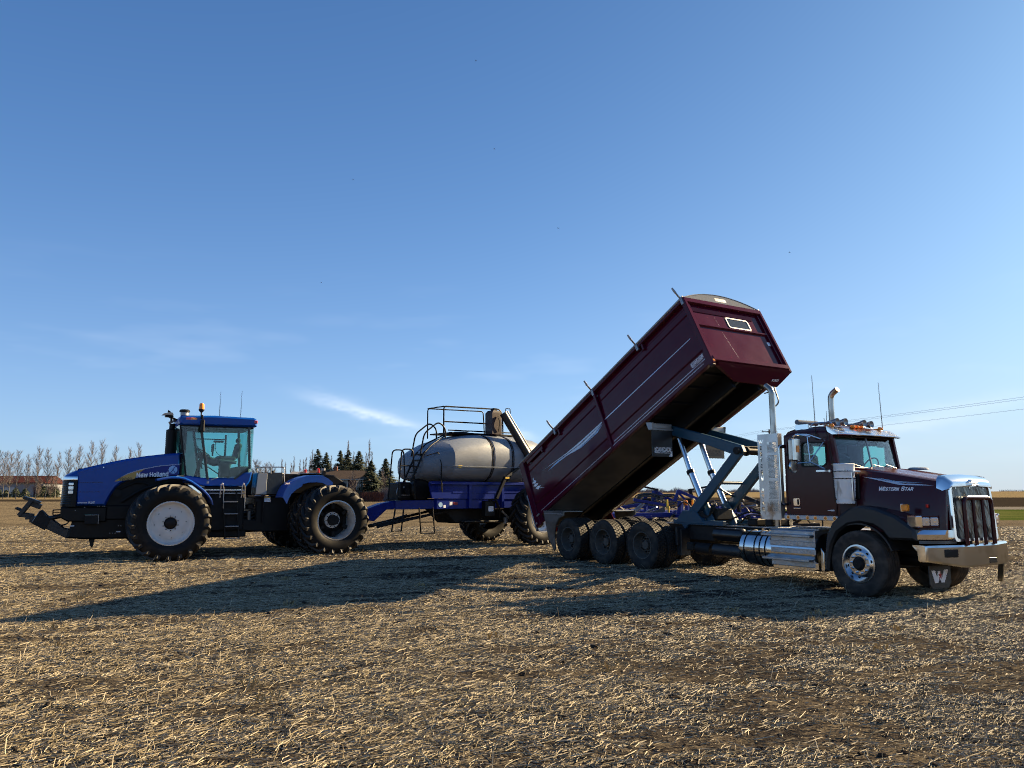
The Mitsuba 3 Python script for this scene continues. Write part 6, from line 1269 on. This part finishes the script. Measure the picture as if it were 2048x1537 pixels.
# ---------------------------------------------------------------- straw, clods, tufts
def straw_mesh(seed, n, ymin, ymax, seg, wmin, wmax, lmin, lmax, lift, thin=0.365):
    r = np.random.default_rng(seed)
    u = r.random(n)
    y = np.sqrt(ymin ** 2 + u * (ymax ** 2 - ymin ** 2))
    x = (r.random(n) * 2 - 1) * (0.73 * y + 0.6)
    # thinner in patches and along the rows
    b = -x * 0.26 + y * 0.97
    dens = 0.55 * meshkit.fbm(np.stack([x * 0.9, y * 1.1, 0 * x], -1), 3, 21) + 0.45 * meshkit.fbm(np.stack([x * 0.5, b * 4.2, 0 * x], -1), 2, 22)
    right = np.clip((x / y - 0.05) * 0.08, 0, 0.04)
    keep = r.random(n) < np.clip((dens - thin - right) * 6.5, 0.10, 1)
    x, y = x[keep], y[keep]; n = len(x)
    ang = np.where(r.random(n) < 0.62, 0.24 + r.normal(0, 0.42, n), r.random(n) * np.pi)
    L = lmin + (lmax - lmin) * r.random(n) ** 2.2
    w = wmin + (wmax - wmin) * r.random(n)
    pitch = np.abs(r.normal(0, 0.10, n)) + 0.0
    stand = r.random(n) < 0.03
    pitch = np.where(stand, 0.5 + 0.8 * r.random(n), pitch)
    d = np.stack([np.cos(ang) * np.cos(pitch), np.sin(ang) * np.cos(pitch), np.sin(pitch)], -1)
    s = np.stack([-np.sin(ang), np.cos(ang), 0 * ang], -1)
    up = np.cross(d, s)
    base = np.stack([x, y, ground_h(x, y) + lift * r.random(n) ** 2 + 0.002], -1)
    bend = r.normal(0, 0.12, n) * L; bz = -np.abs(r.normal(0, 0.05, n)) * L
    V, nv = [], (seg + 1) * 3
    for k in range(seg + 1):
        t = k / seg
        c = base + d * (L * (t - 0.5 * (~stand)))[:, None] + s * (bend * 4 * t * (1 - t))[:, None] + up * (bz * (2 * t - 1) ** 2)[:, None]
        ww = (w * (1 - 0.35 * t) / 2)[:, None]
        V += [c - s * ww, c + up * ww * 1.3, c + s * ww]
    V = np.stack(V, 1)
    F = []
    for k in range(seg):
        for e in ((0, 1), (1, 2)):
            a_, b_ = k * 3 + e[0], k * 3 + e[1]; c_, d_ = a_ + 3, b_ + 3
            F += [(a_, c_, b_), (b_, c_, d_)]
    F = (np.arange(n)[:, None, None] * nv + np.array(F)[None]).reshape(-1, 3)
    tone = r.random(n)[:, None]; grey = (r.random(n)[:, None] < 0.25)
    col = np.where(tone < 0.55, [[0.245, 0.203, 0.122]], [[0.43, 0.375, 0.268]]) * (0.60 + 0.55 * r.random(n)[:, None])
    col = np.where(grey, col * [[0.62, 0.60, 0.62]], col)
    return V.reshape(-1, 3), F, np.repeat(col, nv, 0)


parts_ = [straw_mesh(4, 150000, 3.6, 13.0, 1, 0.002, 0.005, 0.012, 0.05, 0.006, 0.30), straw_mesh(1, 150000, 3.6, 10.0, 2, 0.0036, 0.0072, 0.02, 0.20, 0.018), straw_mesh(2, 270000, 9.8, 19.0, 1, 0.0035, 0.007, 0.03, 0.20, 0.02), straw_mesh(3, 210000, 18.8, 38.0, 1, 0.006, 0.011, 0.05, 0.24, 0.025)]
off = np.cumsum([0] + [len(p[0]) for p in parts_])
structure('straw', trimesh.Trimesh(np.vstack([p[0] for p in parts_]), np.vstack([p[1] + o for p, o in zip(parts_, off)]), process=False), 'straw', False, 'stuff', 'chopped pale straw scattered over the dark soil', 'straw', color=np.vstack([p[2] for p in parts_]))
r = np.random.default_rng(5)
ico = trimesh.creation.icosphere(1, 1.0)
cl = []
for k in range(1300):
    y = math.sqrt(16 + r.random() * (22 ** 2 - 16)); x = (2 * r.random() - 1) * 0.72 * y
    s_ = 0.008 + 0.024 * r.random() ** 3
    m = ico.copy(); m.vertices = m.vertices * (1 + 0.35 * r.standard_normal((len(m.vertices), 1))).clip(0.4, 1.6) * [s_ * (1 + r.random()), s_, s_ * 0.75]
    m.apply_translation([x, y, float(ground_h(x, y)) + s_ * 0.25]); cl.append(m)
structure('soil_clods', cat(cl), 'clod', False, 'stuff', 'small dark clods of soil lying among the straw', 'soil')
tv, tf, tc = [], [], []
o = 0
for cx_, cy_ in [(-5.6, 9.6), (3.0, 10.9), (3.9, 10.2), (-3.3, 11.6), (-0.2, 9.0), (1.6, 13.4), (-4.8, 8.5), (4.6, 9.4), (0.9, 7.4), (-2.2, 6.8), (3.4, 8.1), (2.2, 12.4), (-6.8, 12.4), (5.6, 11.4), (-1.6, 13.8)] + [(x, y) for y, x in ((yy, (2 * r.random() - 1) * 0.65 * yy) for yy in 5 + 14 * r.random(14))]:
    for b in range(16):
        a_ = r.random() * 6.28; L_ = 0.03 + 0.07 * r.random(); w_ = 0.003
        p0 = np.array([cx_ + r.normal(0, 0.05), cy_ + r.normal(0, 0.05), 0.0]); p0[2] = float(ground_h(p0[0], p0[1])) - 0.003
        d_ = np.array([math.cos(a_) * 0.5, math.sin(a_) * 0.5, 0.85]); q = p0 + d_ * L_; s_ = np.array([1.0, 0, 0]) * w_
        tv += [p0 - s_, p0 + s_, q + s_ * 0.4 + [0.02 * r.random(), 0, 0], q - s_ * 0.4]; tf += [(o, o + 1, o + 2), (o, o + 2, o + 3)]; o += 4
        c_ = np.array([0.36, 0.27, 0.13]) * (0.6 + 0.5 * r.random()); tc += [c_] * 4
structure('stubble_tufts', trimesh.Trimesh(np.array(tv), np.array(tf), process=False), 'straw', False, 'stuff', 'short tufts of golden stubble standing in the straw', 'stubble', color=np.array(tc))

# ================================================================ far things
F_ = 1530.0
def far_pt(u, depth):
    """ground point seen in column u of the 2048 px wide photograph, at this depth"""
    return ((u - 1024) / F_ * depth, depth)


def bare_tree(rg, H_, spread=0.16, first=0.18, nb=34, tw=14, rad=0.0075, up=0.9, twr=0.02):
    """(trunk and limbs, twigs) of a leafless tree of height H_"""
    ks = 7
    lean = rg.normal(0, 0.012, 2)
    tp_ = [np.array([lean[0] * H_ * t + 0.01 * H_ * math.sin(5 * t + rg.random()), lean[1] * H_ * t, H_ * t]) for t in np.linspace(0, 1, ks)]
    ms = [tube(tp_, [max(rad * H_ * (1 - 0.93 * t), 0.02) for t in np.linspace(0, 1, ks)], 6)]
    tws = []
    for k in range(nb):
        t = first + (0.97 - first) * (k + rg.random()) / nb
        z = np.array([np.interp(t, np.linspace(0, 1, ks), [q[c] for q in tp_]) for c in range(3)])
        a_ = rg.random() * 6.28; L_ = H_ * spread * (1.25 - t) * (0.6 + 0.8 * rg.random()) * min(1, 0.5 + (t - first) * 2.2)
        d_ = np.array([math.cos(a_), math.sin(a_), up + 0.7 * t]); d_ /= np.linalg.norm(d_)
        b1 = z + d_ * L_ * 0.55; d2 = d_ + [0, 0, 0.5]; d2 /= np.linalg.norm(d2); b2 = b1 + d2 * L_ * 0.7
        ms.append(tube([z, b1, b2], [rad * H_ * 0.26 * (1.1 - t), rad * H_ * 0.16 * (1.1 - t) + 0.008, 0.012], 4))
        for q in range(tw):
            s_ = rg.random(); p0 = z + (b1 - z) * s_ * 2 if s_ < 0.5 else b1 + (b2 - b1) * (s_ - 0.5) * 2
            dd = d2 + rg.normal(0, 0.55, 3); dd[2] = abs(dd[2]) + 0.25; dd /= np.linalg.norm(dd)
            l_ = L_ * (0.25 + 0.45 * rg.random())
            tws.append((p0, p0 + dd * l_))
    P0 = np.array([a for a, b in tws]); P1 = np.array([b for a, b in tws])
    d_ = P1 - P0; s_ = np.cross(d_, rg.normal(0, 1, d_.shape)); s_ /= np.linalg.norm(s_, axis=1, keepdims=True)
    v = np.stack([P0 - s_ * twr, P0 + s_ * twr, P1], 1)
    n_ = len(P0)
    return cat(ms), trimesh.Trimesh(v.reshape(-1, 3), np.arange(3 * n_).reshape(-1, 3), process=False)


def tree_at(name, label, u, depth, H_, seed, group=None, **kw):
    rg = np.random.default_rng(seed)
    x, y = far_pt(u, depth)
    mats = kw.pop('mats', ('bark', 'twig'))
    t = Thing(name, label, 'tree', frame(x, y, rg.random() * 360), group)
    a_, b_ = bare_tree(rg, H_, **kw)
    t.add('trunk', a_, mats[0], 60); t.add('crown', b_, mats[1], False)


row = [(2, 903), (16, 905), (26, 908), (42, 904), (62, 914), (82, 898), (100, 901), (120, 907), (139, 898), (163, 893), (186, 886), (209, 884), (233, 896), (262, 900), (280, 889)]
ORD = ['first', 'second', 'third', 'fourth', 'fifth', 'sixth', 'seventh', 'eighth', 'ninth', 'tenth', 'eleventh', 'twelfth', 'thirteenth', 'fourteenth', 'fifteenth', 'sixteenth', 'seventeenth', 'eighteenth']
for i, (u, vt) in enumerate(row):
    dep = 214 + 4 * ((i * 7) % 5)
    near_ = 'in front of the barn' if u < 128 else 'rising behind the tractor hood'
    tree_at('bare_poplar', f'slender bare poplar {near_}, {ORD[i]} from the left edge in its row', u, dep, (987 - vt) / F_ * dep + CAM_H, 100 + i, 'bare poplars in the left row', spread=0.20, first=0.22, nb=46, tw=60, twr=0.014)
for i, (u, vt) in enumerate([(86, 962), (110, 958)]):
    tree_at('small_bare_tree', ['small dark bare tree left of the tractor grille', 'low bushy bare tree just in front of the tractor nose'][i], u, 226, (987 - vt) / F_ * 226 + CAM_H, 300 + i, spread=0.36, first=0.15, nb=34, tw=70, twr=0.016, mats=('bark_dark', 'twig'))
for i, (u, vt, dep, sp) in enumerate([(512, 925, 230, 0.3), (522, 935, 230, 0.3), (534, 930, 240, 0.3), (547, 932, 236, 0.32)]):
    tree_at('bare_bush_tree', f'bushy bare tree behind the gap after the tractor cab, {ORD[i]} from the left', u, dep, (987 - vt) / F_ * dep + CAM_H, 320 + i, 'bushy bare trees behind the tractor cab', spread=sp, first=0.12, nb=40, tw=70, up=0.5, twr=0.016)
for i, (u, vt) in enumerate([(566, 920), (572, 926), (590, 912), (585, 926), (602, 922), (608, 920), (614, 916), (620, 912), (626, 902), (631, 908), (664, 912), (690, 908), (697, 884), (706, 904), (716, 905), (735, 905), (739, 884), (745, 905)]):
    tree_at('columnar_poplar', f'narrow bare columnar poplar behind the brown house, {ORD[i]} from the left', u, 232 + 3 * (i % 4), (987 - vt) / F_ * 235 + CAM_H, 340 + i, 'columnar poplars behind the house', spread=0.12, first=0.10, nb=48, tw=56, up=2.4, rad=0.006, twr=0.016)
tree_at('ornamental_tree', 'small grey bare tree beside the window of the brown house', 708, 160, 5.8, 390, spread=0.28, first=0.2, nb=30, tw=40)
tree_at('ornamental_tree', 'small grey bare tree standing in front of the rightmost spruce', 767, 160, 6.6, 391, spread=0.22, first=0.2, nb=30, tw=40)


def spruce(name, label, u, depth, H_, seed, wide=0.24):
    rg = np.random.default_rng(seed)
    x, y = far_pt(u, depth)
    t = Thing(name, label, 'tree', frame(x, y, rg.random() * 360), None)
    t.add('trunk', tube([(0, 0, 0), (0, 0, H_)], [0.02 * H_, 0.004 * H_], 7), 'bark_dark', 60)
    v = []
    for k in range(int(300)):
        q = (k + rg.random()) / 300; z = H_ * (0.06 + 0.95 * q)
        R_ = H_ * wide * 1.75 * (1 - q) ** 0.80 * (0.65 + 0.55 * rg.random()) + 0.08
        a_ = rg.random() * 6.28
        d_ = np.array([math.cos(a_), math.sin(a_), 0]); s_ = np.array([-d_[1], d_[0], 0])
        for m in range(13):
            f_ = 0.15 + 0.85 * rg.random(); p = d_ * R_ * f_ + [0, 0, z - 0.28 * R_ * f_ + 0.10 * R_ * f_ * f_]
            w_ = (0.16 + 0.22 * rg.random()) * (0.6 + 0.4 * R_); side = rg.normal(0, 0.16) * R_
            p = p + s_ * side
            e = (d_ + s_ * rg.normal(0, 0.6)) * w_ * 1.3 + [0, 0, -0.25 * w_ + 0.2 * rg.normal() * w_]
            v.append([p - s_ * w_ * 0.5, p + s_ * w_ * 0.5 + [0, 0, rg.normal(0, 0.12) * w_], p + e])
            v.append([p - s_ * w_ * 0.35, p + s_ * w_ * 0.35, p + e * 0.5 - [0, 0, w_ * 0.9]])
    v = np.array(v)
    t.add('crown', trimesh.Trimesh(v.reshape(-1, 3), np.arange(3 * len(v)).reshape(-1, 3), process=False), 'spruce_needles', False)


for i, (u, vt, dep, w_, lab) in enumerate([(637, 900, 190, 0.20, 'tall dark spruce, leftmost behind the house roof'), (654, 907, 190, 0.20, 'dark spruce standing second from the left behind the house roof'), (682, 903, 192, 0.19, 'slim spruce standing alone above the middle of the house roof'), (698, 902, 190, 0.20, 'dark spruce just right of the middle of the house roof'), (719, 904, 186, 0.26, 'broad spruce over the right half of the house roof'), (744, 923, 158, 0.24, 'dark spruce standing right against the end of the house'), (773, 919, 168, 0.24, 'rightmost spruce, standing apart beyond the house')]):
    spruce('spruce_tree', lab, u, dep, (987 - vt) / F_ * dep + CAM_H, 500 + i, w_)

# house
hxy = far_pt(690, 166)
hs = Thing('brown_house', 'low brown bungalow with white framed windows in front of the spruces', 'house', frame(hxy[0], hxy[1], 3))
A = hs.add
zg = 0.0
A('wall', [box(-7.5, 4.0, 0, 8, 0.0, 4.6, 0.01)], 'siding')
A('brick_base', [box(-7.6, 4.1, -0.12, 0.0, 0.0, 1.6, 0.01), box(1.2, 2.6, -0.10, -0.001, 1.6, 4.5, 0.01)], 'brick')
rf = A('roof', [loft([np.array([[x, -0.7, 4.50], [x, -0.7, 4.68], [x, 4.0, 6.6], [x, 8.7, 4.68], [x, 8.7, 4.50]]) for x in (-8.0, 4.8)])], 'roof_brown', False)
A('fascia', [box(-8.02, 4.82, -0.74, -0.701, 4.45, 4.66, 0.005)], 'trim', parent=rf)
A('chimney', [box(-3.0, -2.2, 4, 4.8, 6.0, 7.5, 0.02)], 'brick', parent=rf)
for x0, x1, z0, z1 in ((-2.4, -1.25, 2.9, 4.35), (-1.1, -0.35, 2.9, 4.35), (0.05, 0.80, 2.7, 4.35), (2.85, 3.6, 2.6, 4.35)):
    w_ = A('window', [box(x0, x1, -0.16, -0.03, z0, z1, 0.01)], 'pane')
    A('frame', [box(x0 - 0.18, x1 + 0.18, -0.20, -0.165, z1 - 0.02, z1 + 0.16, 0.005), box(x0 - 0.18, x1 + 0.18, -0.20, -0.165, z0 - 0.18, z0 + 0.02, 0.005), box(x0 - 0.18, x0 + 0.04, -0.199, -0.166, z0, z1, 0.005), box(x1 - 0.04, x1 + 0.18, -0.199, -0.166, z0, z1, 0.005), box((x0 + x1) / 2 - 0.04, (x0 + x1) / 2 + 0.04, -0.195, -0.166, z0, z1, 0.005)], 'trim', parent=w_)
A('corner_board', [box(3.95, 4.15, -0.15, 0.1, 0.0, 4.6, 0.01)], 'trim')
gxy = far_pt(628, 176)
gh = Thing('grey_garage', 'grey roofed outbuilding behind the rear deck of the tractor', 'garage', frame(gxy[0], gxy[1], 3))
gh.add('wall', [box(-5, 6, 0, 7, 0.0, 4.6, 0.01)], 'siding')
gr_ = gh.add('roof', [loft([np.array([[x, -0.6, 4.4], [x, -0.6, 4.6], [x, 3.5, 6.6], [x, 7.6, 4.6], [x, 7.6, 4.4]]) for x in (-5.6, 6.6)])], 'roof_grey', False)
gh.add('vent', [box(1.2, 2.1, 3.0, 3.8, 6.2, 7.4, 0.02)], 'roof_grey', parent=gr_)
# barn
bxy = far_pt(28, 330)
bn = Thing('red_roofed_barn', 'long white barn with a low red roof behind the bare poplars', 'barn', frame(bxy[0], bxy[1], 4))
bn.add('wall', [box(-45, 14, 0, 16, 0.0, 6.1, 0.02)], 'barn_white')
bn.add('roof', [loft([np.array([[x, -1.0, 5.9], [x, -1.0, 6.2], [x, 8, 9.2], [x, 17, 6.2], [x, 17, 5.9]]) for x in (-46, 15)])], 'roof_red', False)
for x in (-30, -16, -2):
    bn.add('door', [box(x, x + 4, -0.06, -0.002, 0, 4.2, 0.01)], 'galv')
for i, (u, w_, h_) in enumerate([(6, 5, 3.2), (22, 4, 2.6), (41, 5, 3.4), (60, 5, 3.2), (96, 8, 4.0), (118, 6, 3.6)]):
    rg = np.random.default_rng(600 + i); x, y = far_pt(u, 285)
    t = Thing('young_spruce', f'small dark spruce in front of the white barn wall, {ORD[i]} from the left' if u < 80 else f'dark bushy shrub right of the barn, {["nearer the barn", "nearer the tractor grille"][u > 100]}', 'shrub', frame(x, y, 0), 'small evergreens along the barn')
    v = []
    for k in range(700):
        q = rg.random() ** 0.8; a_ = rg.random() * 6.28; R_ = w_ * 0.5 * (1 - q) ** 0.8 * rg.random() ** 0.5
        p = np.array([R_ * math.cos(a_), R_ * math.sin(a_), h_ * q]); s_ = rg.normal(0, 0.22, (3, 3)); v.append(p + s_)
    v = np.array(v)
    t.add('crown', trimesh.Trimesh(v.reshape(-1, 3), np.arange(3 * len(v)).reshape(-1, 3), process=False), 'spruce_needles', False)
    t.add('trunk', tube([(0, 0, 0), (0, 0, h_)], [0.12, 0.03], 6), 'bark_dark')


def shrub(name, label, u0, u1, depth, h_, seed, mat, n=2600, group=None, cat_='hedge'):
    rg = np.random.default_rng(seed)
    x0, y = far_pt(u0, depth); x1, _ = far_pt(u1, depth)
    t = Thing(name, label, cat_, np.eye(4), group)
    b = np.stack([x0 + (x1 - x0) * rg.random(n), y + rg.normal(0, 0.7, n), np.zeros(n)], -1)
    d_ = np.stack([rg.normal(0, 0.25, n), rg.normal(0, 0.25, n), np.ones(n)], -1) * (h_ * (0.55 + 0.5 * rg.random(n)))[:, None]
    s_ = np.stack([np.ones(n), rg.normal(0, 0.5, n), np.zeros(n)], -1) * 0.05
    v = np.stack([b - s_, b + s_, b + d_], 1)
    t.add('', trimesh.Trimesh(v.reshape(-1, 3), np.arange(3 * n).reshape(-1, 3), process=False), mat, False)


shrub('red_hedge', 'reddish brown leafless hedge running right from the house', 729, 766, 150, 2.0, 701, 'twig_red')
shrub('red_hedge', 'brown leafless hedge just left of the air cart', 767, 842, 156, 3.0, 702, 'twig', 3000)
shrub('red_hedge', 'low reddish hedge behind the gap between cab and side tank', 498, 530, 200, 3.0, 703, 'twig_red')
shrub('red_hedge', 'dark leafless hedge right of the barn', 82, 122, 296, 5.0, 704, 'twig_red')
# far tree lines beyond the drill: read as one mass
rg = np.random.default_rng(77)
n = 5200
ux = np.concatenate([rg.uniform(1240, 1520, 3200), rg.uniform(1990, 2060, 500), rg.uniform(780, 860, 1500)])
dp = np.concatenate([np.full(3200, 900.0), np.full(500, 1000.0), np.full(1500, 420.0)]) + rg.normal(0, 12, n)
bx_ = (ux - 1024) / F_ * dp
hh_ = np.concatenate([rg.uniform(2, 7.5, 3200) * (0.4 + 0.8 * meshkit.noise(np.stack([ux[:3200] * 0.06, 0 * ux[:3200], 0 * ux[:3200]], -1), 3)), rg.uniform(1, 5, 500), rg.uniform(3, 9, 1500)])
b = np.stack([bx_, dp, np.where(dp > 700, 2.2, 0)], -1); s_ = np.stack([np.full(n, 0.22), 0 * bx_, 0 * bx_], -1)
v = np.stack([b - s_, b + s_, b + np.stack([rg.normal(0, 0.6, n), 0 * bx_, hh_], -1)], 1)
structure('far_shelterbelt', trimesh.Trimesh(v.reshape(-1, 3), np.arange(3 * n).reshape(-1, 3), process=False), 'twig', False, 'stuff', 'thin far off line of bare trees on the horizon', 'tree line')
# utility poles and wires
def pole(name, label, x, y, H_, yaw, arms=((-0.35, 1.1),)):
    t = Thing(name, label, 'utility pole', frame(x, y, yaw))
    k = t.add('post', tube([(0, 0, -0.3), (0, 0, H_)], [0.16, 0.10], 10), 'wood_pole', 60)
    for dz, hw in arms:
        t.add('crossarm', box(-hw, hw, -0.16, -0.05, H_ + dz - 0.06, H_ + dz + 0.06, 0.01), 'wood_pole')
        for x_ in (-hw + 0.1, 0.35, hw - 0.1):
            t.add('insulator', cyl((x_, -0.1, H_ + dz + 0.06), (x_, -0.1, H_ + dz + 0.22), 0.04, 8), 'galv')
    return t
pole('utility_pole', 'far wooden utility pole with crossarms left of the air cart tank', *far_pt(812.5, 215), 9.2, 10, ((-0.3, 1.2), (-1.2, 0.9)))
P1, P2, P3 = np.array([34.0, 101.0]), np.array([52.0, 13.0]), np.array([15.9, 189.0])
for p, lab in ((P1, 'wooden utility pole hidden behind the exhaust guard of the truck'), (P2, 'nearer wooden utility pole right of the view'), (P3, 'farther wooden utility pole behind the tipped box')):
    pole('utility_pole', lab, p[0], p[1], 10.0, 11)
wn = ['upper', 'middle', 'lowest']
for i, (dx, dz) in enumerate(((-0.9, 0.0), (0.35, 0.0), (0.9, -0.75))):
    pts = []
    for a_, b_ in ((P3, P1), (P1, P2)):
        for t_ in np.linspace(0, 1, 17)[(1 if len(pts) else 0):]:
            q = a_ + (b_ - a_) * t_
            pts.append((q[0] + dx, q[1], 9.85 + dz - 4 * 0.55 * t_ * (1 - t_)))
    t = Thing('power_line', f'{wn[i]} of the three thin overhead wires crossing the sky at right', 'wire')
    t.add('', tube(pts, 0.011, 5), 'wire', 60)

# small birds against the sky
for i, (az, el, dist) in enumerate(((-2.9, 31.0, 70.0), (-1.4, 25.2, 60.0), (-12.3, 22.6, 75.0), (3.6, 19.6, 60.0), (20.6, 16.8, 60.0), (-14.4, 15.2, 75.0))):
    a_, e_ = math.radians(az), math.radians(el); dist = dist * 1.5
    t = Thing('bird', f'tiny dark bird in the open sky, {["highest above the cart", "high above the tank", "above the tractor, higher of two", "left of the tipped box", "above the truck cab at right", "above the tractor, lower of two"][i]}', 'bird', frame(dist * math.cos(e_) * math.sin(a_), dist * math.cos(e_) * math.cos(a_), 40 * i, CAM_H + dist * math.sin(e_)))
    t.add('body', lathe([(0.001, -0.09), (0.022, -0.05), (0.028, 0.0), (0.016, 0.06), (0.02, 0.09), (0.001, 0.12)], 8, 'x'), 'decal_dark', 60)
    for s in (1, -1):
        t.add('wing', hull([(0.04, 0.0, 0.01), (-0.04, 0.0, 0.01), (0.03, s * 0.09, 0.05), (-0.04, s * 0.09, 0.05), (-0.03, s * 0.19, 0.03), (0.0, 0, 0.018), (0.0, s * 0.09, 0.058)]), 'decal_dark', False)
